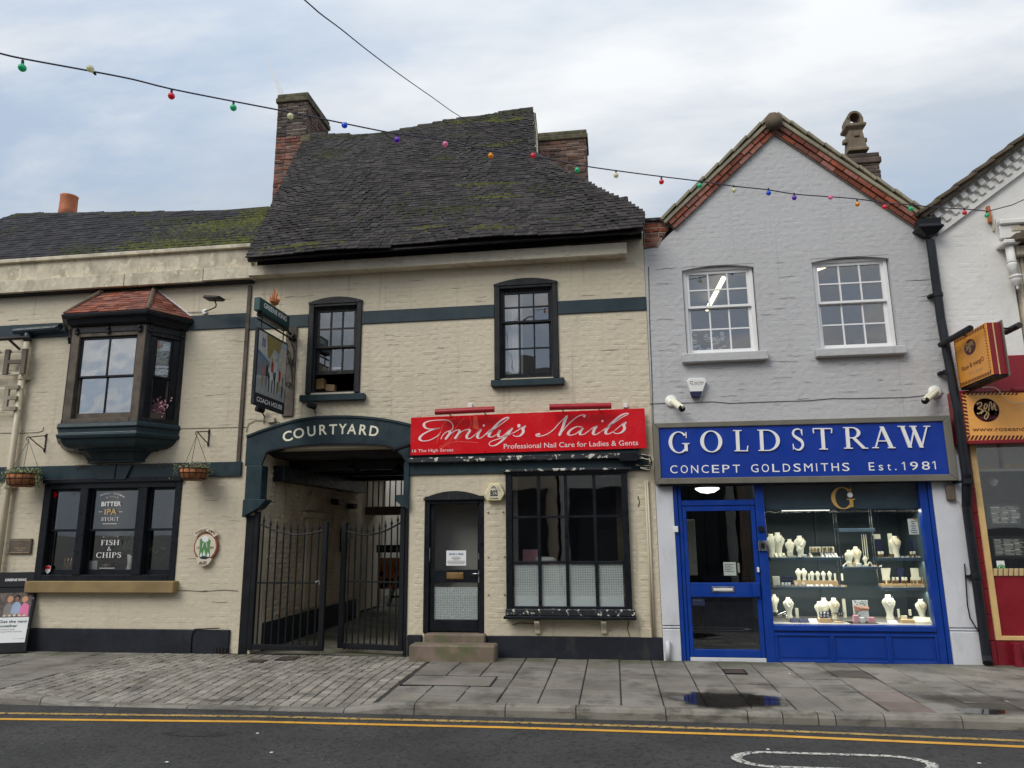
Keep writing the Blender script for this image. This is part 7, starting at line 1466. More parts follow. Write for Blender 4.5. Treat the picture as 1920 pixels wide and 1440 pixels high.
mb = empty('earring_tree', 'black wire stand of rings above the low wooden block', 'stand'); a = W6(808, 1090, .3); MB().tube([(a[0], .3, a[1]), (a[0], .3, a[1]+.1)], .004, 5).build('stem', M['iron'], mb); MB().tube([(a[0]-.08, .3, a[1]+.1), (a[0]+.09, .3, a[1]+.1)], .006, 5).build('bar', M['iron'], mb)
for k in range(6): x = a[0]-.07+k*.03; MB().tube([(x+.0, .3+.018*math.cos(t), a[1]+.09+.018*math.sin(t)) for t in [i*6.283/8 for i in range(9)]], .003, 4).build('ring', M['steel'], mb)
for k in range(7): a = W6(195+k*16, 1000+(k*37 % 45), .3); o = MB().tube([(a[0]+.014*math.cos(t), .3, a[1]+.014*math.sin(t)) for t in [i*6.283/8 for i in range(9)]], .004, 4).build('silver_ring', M['steel'], None); tag(o, 'silver ring in the cluster at the left of the window floor, '+NTH[k], 'ring', 'silver rings at the left of the window floor')
a, b_ = W6(1500, 68, .045), W6(1618, 224, .045); o = bx('window_poster', M['paper'], None, a[0], b_[0], .04, .042, b_[1], a[1], 0); tag(o, 'small white printed notice at the upper right of the jewellery window', 'notice')
for k, (i0, i1) in enumerate(((.3, .7), (.35, .65), (.25, .75), (.3, .7), (.2, .8), (.2, .8))): zz_ = a[1]-.035-k*.028; w_ = b_[0]-a[0]; bx('print_line', M['shelf'], o, a[0]+w_*i0, a[0]+w_*i1, .0385, .0395, zz_-.005, zz_+.005, 0)
MB().prism([(b_[0]-.06, a[1]), (b_[0], a[1]), (b_[0], a[1]-.05)], .0385, .0395).build('corner_print', M['tan'], o)
# fine glinting pieces and price tags along every shelf
rs = random.Random(31)
for k_, (zk, u0, u1, yk) in dict(TL=(455, 140, 835, .32), ML=(745, 160, 860, .32), C=(547, 870, 1215, .34), TR=(456, 1225, 1710, .33), MR=(751, 1260, 1760, .33), F=(1140, 170, 1790, .22)).items():
    tg, gl_ = MB(), MB()
    for _ in range(int((u1-u0)/7)):
        u = rs.uniform(u0, u1); a = W6(u, zk, yk+rs.uniform(-.01, .2)); w_ = rs.uniform(.006, .016); y = yk+rs.uniform(-.01, .16); (tg if rs.random() < .6 else gl_).box(a[0], a[0]+w_, y, y+.004, a[1]+.001, a[1]+rs.uniform(.008, .03))
    o = kind(tg.build('price_tags', M['paper'], None), 'stuff'); tag(o, 'scatter of tiny white price tags along the %s' % NM[k_], 'price tags'); o = kind(gl_.build('small_jewellery', M['gold'], None), 'stuff'); tag(o, 'scatter of tiny gold pieces along the %s' % NM[k_], 'jewellery')
# gold G on the glass
a, b_ = q('Z8', 1087, 205, .02), q('Z8', 1222, 75, .02); e = empty('gold_initial', 'gold letter G with a round stone on the jewellery window glass', 'letter')
fmG = frame_map((a[0], .027, a[1]), (1, 0, 0), (0, 0, 1), (0, -1, 0)); serif_letter('letter', 'G', fmG, 0, (b_[0]-a[0])*.98, b_[1]-a[1], M['gold'], e, .004)
c = q('Z8', 1196, 122, .02); MB().lathe([(0, 0), (.036, 0), (.030, .012), (0, .014)], 14).build('stone', M['paper'], e, M=Matrix.Translation((c[0], .02, c[1]))@Matrix.Rotation(RAD(90), 4, 'X'))
# sign board
e = empty('goldsmith_sign', 'long blue sign reading GOLDSTRAW Concept Goldsmiths Est. 1981 in a grey frame', 'sign')
o4 = [q('Z7', 75, 352, -.16), q('Z7', 1820, 305, -.16), q('Z7', 1836, 685, -.16), q('Z7', 92, 706, -.16)]; i4 = [q('Z7', 108, 380, -.14), q('Z7', 1758, 340, -.14), q('Z7', 1796, 648, -.14), q('Z7', 122, 672, -.14)]
x0 = (o4[0][0]+o4[3][0])/2; x1 = o4[1][0]; i4 = [(i4[0][0]*.5+i4[3][0]*.5, i4[0][1]), (i4[1][0]*.5+i4[2][0]*.5, i4[1][1]), (i4[1][0]*.5+i4[2][0]*.5, i4[2][1]), (i4[0][0]*.5+i4[3][0]*.5, i4[3][1])]
x1 = (o4[1][0]+o4[2][0])/2; o4 = [(x0, o4[0][1]), (x1, o4[1][1]), (x1, o4[2][1]), (x0, o4[3][1])]
for k in range(4): MB().prism([o4[k], i4[k], i4[(k+1) % 4], o4[(k+1) % 4]], -.16, -.0).build('frame', M['signfr'], e, .006)
MB().prism(i4[::-1], -.135, -.12).build('panel', M['signblue'], e)
bx('soffit', M['iron'], e, x0+.05, x1-.05, -.13, .0, sfz+.052, min(o4[3][1], o4[2][1])-.004, 0)
L_ = [('G', 165, 288, 524), ('O', 350, 481, 519), ('L', 545, 630, 515), ('D', 685, 816, 513), ('S', 885, 953, 508), ('T', 1010, 1122, 505), ('R', 1185, 1322, 500), ('A', 1348, 1482, 497), ('W', 1506, 1696, 494)]
for c, u0, u1, v in L_:
    a, b_ = q('Z7', u0, v, -.14), q('Z7', u1, v, -.14); fm, w_ = wall_frame(a, b_, -.136); serif_letter('letter', c, fm, 0, w_, .283, M['let'], e, .018)
for s, u0, u1, v0, v1 in (('CONCEPT', 176, 582, 642, 638), ('GOLDSMITHS', 646, 1218, 636, 628), ('Est.', 1330, 1492, 626, 624), ('1981', 1528, 1727, 624, 619)):
    n = len(s); cw = {'I': .25, '.': .3, 's': .8, 't': .6, '1': .45, 'M': 1.15}; ws = [cw.get(c, 1) for c in s]; gp = .45 if s != 'Est.' else .75; tot = sum(ws)+gp*(n-1); k = (u1-u0)/tot; u = u0
    for c, w_ in zip(s, ws):
        v = v0+(v1-v0)*(u-u0)/(u1-u0); hgt = .104 if c != '.' else .016
        vs, fs = textmesh(c, -.006); 
        a, b_ = q('Z7', u, v, -.136), q('Z7', u+w_*k, v, -.136)
        if c in 'st': hgt = .104
        if c == '.': bx('letter', M['let'], e, a[0], a[0]+.015, -.1385, -.135, a[1], a[1]+.015, 0)
        elif c == 'I' or c == '1': bx('letter', M['let'], e, (a[0]+b_[0])/2-.006, (a[0]+b_[0])/2+.006, -.1385, -.135, a[1], a[1]+.104, 0); (c == '1') and MB().prism([((a[0]+b_[0])/2-.006, a[1]+.104), ((a[0]+b_[0])/2-.03, a[1]+.086), ((a[0]+b_[0])/2-.03, a[1]+.076), ((a[0]+b_[0])/2-.006, a[1]+.092)], -.138, -.135).build('letter', M['let'], e)
        else: wtext('letter', c, a, b_, hgt, -.1365, M['let'], e)
        u += (w_+gp)*k
# wall fittings
ab = empty('alarm_box', 'white and blue shield shaped alarm box under the left grey-gable window', 'alarm'); pts = [q('Z7', u, v, -.05) for u, v in ((300, 200), (270, 110), (285, 92), (370, 92), (385, 106), (352, 200))]
MB().prism(pts, -.08, 0).build('casing', M['whitepl'], ab, .008, seg=2); pts = [q('Z7', u, v, -.06) for u, v in ((300, 201), (290, 168), (362, 166), (350, 201))]; MB().prism(pts, -.085, -.02).build('lower_lens', M['navy'], ab, .006)
wtext('lettering', 'ACTON', q('Z7', 316, 122, -.08), q('Z7', 368, 120, -.08), .026, -.0815, M['maroonprint'], ab); wtext('lettering', 'SECURITY', q('Z7', 304, 130, -.08), q('Z7', 368, 128, -.08), .009, -.0815, M['navy'], ab)
a = q('Z7', 300, 116, -.08); MB().tube([(a[0]+.02*math.cos(t), -.082, a[1]+.02*math.sin(t)) for t in [i*.7 for i in range(9)]], .003, 4).build('emblem', M['maroonprint'], ab)
for s, (bu, bv, eu_, ev_), lab in ((1, (182, 222, 245, 268), 'left'), (-1, (1716, 168, 1655, 222), 'right')):
    e = empty('security_camera', 'cream bullet security camera at the %s end above the blue sign' % lab, 'camera', 'security cameras above the goldsmith sign'); a, b_ = q('Z7', bu, bv, -.03), q('Z7', eu_, ev_, -.28)
    MB().lathe([(.085, 0), (.085, .02), (.06, .035), (0, .04)], 18).build('mounting_disc', M['whitepl'], e, M=Matrix.Translation((a[0], 0, a[1]))@Matrix.Rotation(RAD(90), 4, 'X'), smooth=True)
    A = Vector((a[0], -.06, a[1])); Bv = Vector((b_[0], -.28, b_[1])); d = (Bv-A).normalized(); MB().tube([A+Vector((0, .05, 0)), A-Vector((0, .03, .02)), A+d*.05], .018, 8).build('arm', M['whitepl'], e, smooth=True)
    MB().tube([A+d*.02, A+d*.02, Bv-d*.03], [.035, .042, .042], 14).build('body', M['bust'], e, .004); MB().tube([Bv-d*.03, Bv+d*.01], .043, 14).build('lens_hood', M['iron'], e); up = Vector((0, 0, .036)); MB().tube([A+d*.03+up, Bv+d*.03+up], .022, 8).build('sun_shield', M['bust'], e)
a, b_ = q('Z7', 1762, 712, -.06), q('Z7', 1832, 800, -.06); o = bx('wall_box', M['letwood'], None, a[0]+.02, b_[0], -.09, -.03, b_[1], a[1], .012); tag(o, 'brown plastic box on the white pilaster right of the shop window', 'box'); MB().tube([(q('Z7', u, v, -.04)[0], -.05, q('Z7', u, v, -.04)[1]) for u, v in ((1830, 795), (1850, 805), (1862, 835), (1868, 860))], .005, 5).build('cable', M['rail'], o)
st = MB().tube([(P(1252, 1210, -.08)[0], -.09, P(1252, 1201, -.08)[1]), (P(1252, 1210, -.08)[0], -.09, 0)], .03, 12).build('pipe_stub', M['lgrey'], None, smooth=True); tag(st, 'short pale grey pipe stub at the foot of the left pilaster', 'pipe')
# black downpipe with hopper
dp = empty('downpipe', 'black downpipe with hopper between the grey and the white building', 'downpipe'); xt, zt = P(1747, 470, -.09); xb = P(1846, 1200, -.09)[0]; xm_ = (xt+xb)/2
xs1 = P(1792, 800, -.09)[0]
MB().tube([(xt, -.09, zt+.15), (xt, -.09, P(1760, 600, -.09)[1]), (xs1, -.2, 3.1), (xs1, -.2, 2.3), (xb, -.09, 1.9), (xb, -.09, .12), (xb-.03, -.16, .04)], .055, 12).build('pipe', M['plastic'], dp, smooth=False)
h0, h1 = q('Y3', 580, 775, -.15), q('Y3', 722, 760, -.15); hb_ = q('Y3', 645, 865, -.15)
MB().loft([[(x, y, z_) for x, y in ((c-w_, -.09-w_*.8), (c+w_, -.09-w_*.8), (c+w_, -.0), (c-w_, -.0))] for z_, w_, c in ((hb_[1], .06, xt), (hb_[1]+.1, .17, (h0[0]+h1[0])/2), (hb_[1]+.14, (h1[0]-h0[0])/2, (h0[0]+h1[0])/2), (h0[1]+.02, (h1[0]-h0[0])/2+.01, (h0[0]+h1[0])/2))]).build('hopper', M['plastic'], dp, .006)
for py in (555, 700, 905, 1080): zc_ = P(1790, py)[1]; x = xt if zc_ > 3.3 else (xb if zc_ < 2 else xs1); y = -.2 if 2.2 < zc_ < 3.2 else -.09; MB().tube([(x, y, zc_-.03), (x, y, zc_+.03)], .066, 12).build('collar', M['plastic'], dp, .004); bx('bracket', M['iron'], dp, x-.1, x-.04, y-.01, 0, zc_-.015, zc_+.015, 0)
MB().tube([(xb-.1, -.06, 1.2), (xb-.13, -.06, .7), (xb-.12, -.06, .55), (xb-.04, -.1, .35)], .008, 5).build('cable', M['iron'], dp)

# ================================================================== RED AND WHITE BUILDING
rb_ = empty('restaurant_building', 'white gabled building with maroon tiled shopfront at the right edge', 'building')
RX0, RX1 = 4.46, 9.5
vz = P(1856, 1000)[0]
zsb = P(1860, 831, -.05)[1]
sfw = (q('Y2', 178, 400, .02)[0]+.0, 9.3, q('Y2', 300, 835)[1], zsb)
ww = (P(1897, 500)[0], 6.9, P(1900, 600)[1]-.4, P(1890, 418)[1])
wl = slab('wall', RX0, RX1, 0, 5.2, [(sfw[0], sfw[1], sfw[2], sfw[3]), (ww[0], ww[1], ww[2], 5.15)], M['white'], rb_, 0, .3)
v0, v1 = q('Y3', 735, 846), q('Y3', 1296, 430); v0o, v1o = q('Y3', 700, 715, -.2), q('Y3', 1296, 268, -.2)
sl = (v1[1]-v0[1])/(v1[0]-v0[0]); ax = 7.6
MB().prism([(RX0, 5.2), (RX1, 5.2), (RX1, v0[1]+sl*(ax-v0[0])-(RX1-ax)*sl), (ax, v0[1]+sl*(ax-v0[0])), (v0[0], v0[1]), (RX0, v0[1])], 0, .3).build('gable_wall', M['white'], rb_)
bricks(wl, RX0+.05, 6.2, 3.35, v0[1], [(ww[0]-.3, 7, 2.0, 9)], M['white'], 0, relief=.0018, keep=0, wave=.012)
s_ = 1.0
ang = math.atan(sl); Ls = 3.6; ca, sa_ = math.cos(ang), math.sin(ang); F = Matrix(((ca, 0, -sa_, v0[0]-.05), (0, 1, 0, 0), (sa_, 0, ca, v0[1]-.06), (0, 0, 0, 1)))
MB().box(0, Ls, -.05, 0, .0, .07, F).build('verge_band', M['white'], rb_, .006)
MB().box(0, Ls, -.04, 0, .07, .30, F).build('verge_backing', M['white'], rb_)
x = .05; k = 0
while x < Ls:
    for r_ in range(2):
        a = x+r_*.075; MB().box(a, a+.085, -.075-.02*r_, -.04, .085+r_*.105, .085+r_*.105+.085, F@Matrix.Translation((a, 0, .1))@Matrix.Rotation(ang*.0+random.gauss(0, .03), 4, 'Y')@Matrix.Translation((-a, 0, -.1))).build('dentil_block', M['white'], rb_, .005)
    x += .15
MB().box(-.05, Ls, -.17, .1, .30, .36, F).build('verge_bedding', M['brown'], rb_, .008)
x = -.08
while x < Ls: MB().box(x, x+.34, -.22, .5, .37, .42, F@Matrix.Translation((x, 0, .37))@Matrix.Rotation(RAD(4), 4, 'Y')@Matrix.Translation((-x, 0, -.37))).build('verge_tile', M['brown'], rb_, .008); x += .31
mb = MB(); e0, e1 = F@Vector((0, .3, .36)), F@Vector((Ls, .3, .36)); mb.add([e0, e1, e1+Vector((0, 6, 0)), e0+Vector((0, 6, 0))], [(0, 1, 2, 3)]); mb.build('roof_slope', M['brown'], rb_)
# oriel at the right edge: pilaster column with pendant, head mouldings
a, b_ = q('V7', 770, 320, -.1), q('V7', 1200, 270, -.1)
ow = bx('upper_window', M['white'], rb_, a[0], ww[0]+.16, -.06, .05, q('V7', 800, 560)[1], a[1]+.0, .01)
bx('head_moulding', M['white'], ow, a[0], 6.6, -.10, -.0, a[1], a[1]+.07, .012); bx('head_moulding', M['stone'], ow, a[0]+.14, 6.6, -.07, .0, a[1]-.10, a[1]-.03, .008)
c = q('V7', 920, 700, -.16); zt_, zb_ = q('V7', 880, 640, -.16)[1], q('V7', 960, 1085, -.16)[1]
MB().lathe([(.05, zb_-.0), (.05, (zt_+zb_)/2-.1), (.058, (zt_+zb_)/2-.08), (.058, (zt_+zb_)/2-.05), (.05, (zt_+zb_)/2-.03), (.05, zt_-.25), (.06, zt_-.23), (.05, zt_-.2), (.052, zt_)], 16, (c[0], -.14, 0)).build('column', M['white'], ow, smooth=True)
c2 = c[0]+.02; MB().lathe([(.0, zb_-.20), (.014, zb_-.19), (.018, zb_-.175), (.012, zb_-.155), (.02, zb_-.145), (.055, zb_-.09), (.068, zb_-.06), (.064, zb_-.04), (.08, zb_-.03), (.08, zb_-.01), (.06, zb_), (.0, zb_+.01)], 20, (c2, -.14, 0)).build('pendant_boss', M['white'], ow, smooth=True)
bx('capital', M['white'], ow, c[0]-.1, c[0]+.1, -.24, .0, zt_, zt_+.06, .012); bx('cornice', M['brown'], ow, c[0]+.02, 7, -.3, .0, zt_+.02, zt_+.12, .01); MB().prism([(c[0]+.05, zt_+.12), (7, zt_+.12), (7, zt_+.62), (c[0]+.35, zt_+.28)], -.25, -.02).build('little_roof', M['brown'], ow, .01)
bx('frieze', M['stone'], ow, c[0]+.08, 7, -.15, .05, zt_-.14, zt_+.0, .01)
for k in range(4): bx('reeded_jamb', M['bare' if k == 3 else 'stone'], ow, ww[0]+.04+k*.05, ww[0]+.08+k*.05, -.05+.0*k, .1, zb_-1.0, zt_-.14, .006)
room(rb_, 5.4, 8.5, 3.0, 5.3, 2.5, M['room'])
sash_window(rb_, ww[0]+.26, ww[1]-.02, ww[2]+.02, 5.13, 2, (2, 2), M['wwhite'], M['glassup'], yf=.1)
# bracket on the wall carrying the bulb string
bk = empty('wall_bracket', 'rusty timber batten with hook on the white wall holding the bulb string', 'bracket'); a, b_ = q('V7', 590, 45, -.05), q('V7', 615, 415, -.05)
bx('batten', M['terra'], bk, a[0]-.02, a[0]+.02, -.05, 0, b_[1]+.12, a[1], .004); bx('strap', M['rail'], bk, a[0]+.02, a[0]+.045, -.03, 0, b_[1], a[1]-.12, .003); MB().tube([(a[0]+.03, -.03, b_[1]+.02), (a[0]+.03, -.07, b_[1]), (a[0]+.05, -.07, b_[1]+.14)], .006, 5).build('hook', M['steel'], bk)
# maroon shopfront
tx0, tx1 = RX0, None
zz_ = [q('Y2', 150, v)[1] for v in (1405, 1242, 1085, 928, 772, 617, 465, 315, 167, 40)]
tlx = lambda z_: (P(1806, 840, -.04)[0]+.02)
xa, xb_ = RX0-.0, q('Y2', 170, 500, -.05)[0]-.03
for i in range(len(zz_)-1): z0_ = zz_[i] if i else -.06; bx('glazed_tile', M['maroon'], rb_, xa+.05, xb_+.05, -.045, .0, z0_+.003, zz_[i+1]-.003, .004)
zt0, zt1 = q('Y2', 300, 1245, -.05)[1], q('Y2', 300, 1218, -.05)[1]; xtr = xb_+.055
bx('base_panel', M['maroon'], rb_, xtr, 9, -.044, .0, -.06, zt0, .004)
bx('trim', M['timbery'], rb_, xtr, xtr+.075, -.055, .02, zt0, zsb+.05, .005); bx('trim', M['timbery'], rb_, xtr+.075, 9, -.054, .02, zt0, zt1, .005)
zp = q('Y2', 300, 850, -.02)[1]; bx('riser_panel', M['maroonp'], rb_, xtr+.075, 9, -.025, .02, zt1, zp, .003)
mb = MB()
for k in range(70): x = xtr+.08+k*.06; MB().prism([(x, zp), (x+.045, zp), (x+.06, zp+.09), (x+.015, zp+.09)], -.045, .0).build('rope_piece', M['tan'], rb_, .006)
bx('rope_backing', M['dim'], rb_, xtr+.075, 9, -.02, .02, zp, zp+.09, 0)
pane_obj(rb_, xtr+.07, 9, zp+.09, zsb+.02, .03, M['shopglass'], name='shop_glass')
bx('header_panel', M['timbery'], rb_, xtr+.07, 9, .25, .3, q('Y2', 200, 195, .25)[1], zsb+.3, .005)
for u in (300,): bx('header_mullion', M['maroonp'], rb_, q('Y2', u, 100, .24)[0], q('Y2', u+14, 100, .24)[0], .22, .25, q('Y2', 200, 195, .25)[1], zsb+.3, .004)
bx('header_rail', M['roomw'], rb_, xtr+.07, 9, .2, .25, q('Y2', 200, 212, .25)[1], q('Y2', 200, 195, .25)[1], .004); bx('header_infill', M['roomw'], rb_, xtr+.1, q('Y2', 296, 100, .24)[0], .235, .249, q('Y2', 200, 180, .25)[1], zsb+.3, 0); bx('header_infill', M['roomw'], rb_, q('Y2', 322, 100, .24)[0], 9, .235, .249, q('Y2', 200, 165, .25)[1], zsb+.3, 0)
room(rb_, 4.6, 8.5, .0, 2.85, 3.0, M['roomd'], .35)
for n, (u0, v0_, u1, v1_) in enumerate(((225, 405, 440, 548), (245, 605, 470, 745))):
    y = .2; a, b_ = q('Y2', u0, v0_, y), q('Y2', u1, v1_, y); e = bx('menu_screen', M['iron'], None, a[0], b_[0]+.04, y, y+.05, b_[1], a[1], .008); tag(e, ('upper' if n == 0 else 'lower')+' framed menu screen in the restaurant window', 'menu')
    M['menu%d' % n] = mat('menu_print_ground%d' % n, (.05, .055, .05), .4); bx('menu_face', M['menu%d' % n], e, a[0]+.03, b_[0], y-.004, y, b_[1]+.03, a[1]-.03, 0)
    for c in range(3):
        for r_ in range(13):
            x = a[0]+.045+c*(b_[0]-a[0]-.06)/3; z_ = a[1]-.05-r_*(a[1]-b_[1]-.09)/13; bx('print_line', M['let'] if (r_+c) % 5 == 0 else M['roomw'], e, x, x+random.uniform(.06, .14), y-.006, y-.004, z_-.004, z_+.003, 0)
a, b_ = q('Y2', 288, 757, .02), q('Y2', 345, 818, .02); o = MB().prism([(a[0], a[1]), (b_[0], a[1]), (b_[0], b_[1]+.04), ((a[0]+b_[0])/2, b_[1]), (a[0], b_[1]+.04)][::-1], .02, .024).build('hygiene_sticker', M['paper'], None); tag(o, 'white pointed sticker with a green disc low in the restaurant window', 'sticker')
M['grn'] = mat('bright_green_print', (.03, .55, .12), .5); c = q('Y2', 320, 802, .02); MB().lathe([(0, 0), (.045, 0)], 18).build('green_disc', M['grn'], o, M=Matrix.Translation((c[0], .018, c[1]))@Matrix.Rotation(RAD(90), 4, 'X')); MB().tube([(c[0]+.028*math.cos(t), .017, c[1]+.028*math.sin(t)) for t in [i*6.283/12 for i in range(13)]], .003, 4).build('ring_print', M['let'], o)
for n, (u, v, r_) in enumerate(((240, 178, .05), (260, 268, .09))): a = q('Y2', u, v, .6); o = MB().lathe([(0, -r_), (r_*.7, -r_*.7), (r_, 0), (r_*.7, r_*.7), (.01, r_), (.01, .9)], 14, (a[0], .6, a[1])).build('globe_lamp', M['whitepl'] if n == 0 else M['steel'], None, smooth=True); tag(o, ('small white' if n == 0 else 'larger chrome')+' globe lamp hanging inside the restaurant window', 'lamp')
o = MB().tube([(P(1908, 1230, -.12)[0], -.12, .27), (P(1908, 1230, -.12)[0], -.12, -.02)], .05, 14).build('pipe_stub', M['maroon'], None, .004); tag(o, 'stubby maroon pipe standing at the foot of the maroon tiles', 'pipe')
# box fascia sign
e = empty('restaurant_sign', 'orange fascia sign with maroon dashes, logo disc and web address at the right edge', 'sign')
sx0_, sz1 = q('Y1', 395, 690, -.2); sz0 = q('Y1', 470, 1140, -.2)[1]; fx0 = q('Y1', 455, 700, -.2)[0]
bx('frame', M['maroonp'], e, sx0_, fx0+.0, -.22, .0, sz0, sz1, .01); bx('frame', M['maroonp'], e, fx0, 9, -.22, .0, sz1-.03, sz1+.0, .006); z5_ = q('Y1', 500, 1108, -.2)[1]; bx('frame', M['maroonp'], e, fx0, 9, -.22, .0, sz0, z5_, .006)
z4_ = q('Y1', 500, 702, -.2)[1]; bx('panel', M['orangeb'], e, fx0, 9, -.2, -.15, z5_, sz1-.03, 0)
for k in range(16): a = q('Y1', 520+k*34, 1083, -.2); MB().prism([(a[0]-.03, a[1]-.028), (a[0]-.005, a[1]-.028), (a[0]+.03, a[1]+.028), (a[0]+.005, a[1]+.028)], -.203, -.2).build('dash', M['maroonprint'], e)
for k in range(14): a = q('Y1', 488+k*34, 708, -.2); MB().prism([(a[0]-.03, a[1]-.02), (a[0]-.005, a[1]-.02), (a[0]+.03, a[1]+.016), (a[0]+.005, a[1]+.016)], -.203, -.2).build('dash', M['maroonprint'], e)
for k in range(11): a = q('Y1', 478+k*3.2, 735+k*31, -.2); MB().prism([(a[0]-.035, a[1]+.02), (a[0]-.03, a[1]-.002), (a[0]+.03, a[1]-.02), (a[0]+.028, a[1]+.004)], -.203, -.2).build('dash', M['maroonprint'], e)
c = q('Y1', 672, 850, -.2); MB().lathe([(0, 0), (.152, 0)], 36).build('logo_disc', M['maroonprint'], e, M=Matrix.Translation((c[0], -.202, c[1]))@Matrix.Rotation(RAD(90), 4, 'X'))
def scribble(e, f, k, m, sc=1):
    for st in ([(590, 800), (625, 785), (628, 815), (600, 835), (640, 850), (610, 880), (592, 875)], [(625, 880), (665, 840), (680, 810), (660, 800), (655, 850), (690, 880), (672, 925), (655, 910), (680, 870)], [(690, 860), (700, 790), (712, 790), (722, 850), (738, 790), (748, 845), (760, 850)]):
        L, R_ = _pen([f(*p) for p in st], lambda dx, dy, t: k); scribble.n += 1; yield L, R_
scribble.n = 0
for i, (L, R_) in enumerate(scribble(e, lambda u, v: q('Y1', u, v, -.2), .014, None)): MB().ribbon([tuple(p) for p in R_], [tuple(p) for p in L], -.2045-.0003*i, -.202).build('script_stroke', M['timbery'], e)
wtext('lettering', 'www.roseandmango.co.uk', q('Y1', 556, 1030, -.2), q('Y1', 1420, 1020, -.2), .055, -.202, M['maroonprint'], e)
bx('lamp_trough', M['maroonp'], e, q('Y1', 885, 685, -.4)[0], 9, -.44, -.36, q('Y1', 885, 705, -.4)[1], q('Y1', 885, 660, -.4)[1], .02)
bx('upper_fascia', M['maroonp'], rb_, q('Y1', 770, 600, -.02)[0]-.35, 9, -.03, .0, sz1+.002, q('Y1', 900, 388, -.02)[1], .005)
wr = MB().tube(arc3([(q('Y1', u, v, -.24)[0], -.24, q('Y1', u, v, -.24)[1]) for u, v in ((640, 660), (740, 660), (800, 710), (850, 770), (920, 795), (1000, 780))], 5), .005, 5).build('loose_cable', M['rail'], None); tag(wr, 'loose pale cable looping over the orange fascia sign', 'cable')
# projecting box sign
e = empty('projecting_sign', 'orange and maroon box sign projecting from the white wall between two black trough lamps', 'sign'); X = 4.5
c = [PXc(x, y, X) for x, y in ((1789, 640), (1847, 602), (1862, 701), (1798, 729))]   # (y,z)
ywall, ynear = (c[0][0]+c[3][0])/2, (c[1][0]+c[2][0])/2; zT, zB = (c[0][1]+c[1][1])/2, (c[3][1]+c[2][1])/2; xw = X+.17
bx('box', M['maroonp'], e, X+.012, xw, ynear+.01, ywall, zB, zT, .004); bx('panel', M['orange'], e, X, X+.012, ynear, ywall, zB, zT, .002); bx('far_panel', M['signfr'], e, xw, xw+.012, ynear-.02, ywall, zB-.02, zT+.02, .002)
bx('gold_line', M['timbery'], e, X+.075, X+.088, ynear+.006, ynear+.01, zB, zT, 0); bx('bottom_tray', M['iron'], e, X+.012, xw, ynear+.02, ywall, zB-.03, zB-.002, .003)
fw = ynear-ywall; pf2 = lambda s, t, d=0: Vector((X-.002-d, ywall+fw*s, zB+(zT-zB)*t))   # s 0 wall .. 1 street
def pdash(s, t, a): mb = MB(); da, db = .012, .035; mb.add([pf2(s-da-a[0], t-a[1], .001), pf2(s+da-a[0], t-a[1], .001), pf2(s+da+a[0], t+a[1], .001), pf2(s-da+a[0], t+a[1], .001)], [(0, 1, 2, 3)]); mb.build('dash', M['maroonprint'], e)
for k in range(20): pdash(.05+k*.047, .05, (.012, .03)); pdash(.05+k*.047, .95, (.012, .03))
for k in range(15): pdash(.04, .1+k*.057, (-.015, .012)); pdash(.95, .1+k*.057, (-.015, .012))
mb = MB(); mb.add([pf2(.48+.17*math.cos(t), .70+.15*math.sin(t)*1.0, .002) for t in [i*6.283/28 for i in range(28)]], [tuple(range(28))]); mb.build('logo_disc', M['maroonprint'], e)
for i, (L, R_) in enumerate(scribble(e, lambda u, v: ((u-672)/92*.14+.48, .70-(v-855)/80*.11), .016, None)):
    n = len(L); MB().add([pf2(a, b_, .003+i*.0003) for a, b_ in L]+[pf2(a, b_, .003+i*.0003) for a, b_ in R_], [(j, j+1, n+j+1, n+j) for j in range(n-1)]).build('script_stroke', M['timbery'], e)
fmS = lambda x, z, d=0: Vector((X-.003, ywall-.0-x*1.0, zB+z))
W0 = -fw
text('lettering', 'Rose & mangO', lambda x, z, d=0: Vector((X-.003, ywall+fw*.16-x, zB+(zT-zB)*.30+x*.03+z)), W0*.66, .055, M['maroonprint'], e); text('lettering', 'TEL 01 489 8773', lambda x, z, d=0: Vector((X-.003, ywall+fw*.34-x, zB+(zT-zB)*.17+z)), W0*.42, .028, M['tan'], e)
for side, (p0, p1), lab in ((0, ((1763, 645), (1820, 617)), 'black trough lamp on the street side left of the projecting sign'), (1, ((1885, 622), (1912, 610)), 'rusty black trough lamp right of the projecting sign')):
    xx = X-.13 if side == 0 else xw+.2; l = empty('trough_lamp', lab, 'lamp'); a = PXc(*p0, xx); b_ = PXc(*p1, xx); z_ = (a[1]+b_[1])/2; MB().tube([(xx, min(a[0], -.05), z_), (xx, b_[0], z_)], .038, 12).build('lamp_body', M['iron' if side == 0 else 'ironbr'], l, .004)
    MB().tube([(xx, (a[0]+b_[0])/2, z_), (X+.08, (a[0]+b_[0])/2, z_+.03)], .01, 6).build('arm', M['iron'], l)
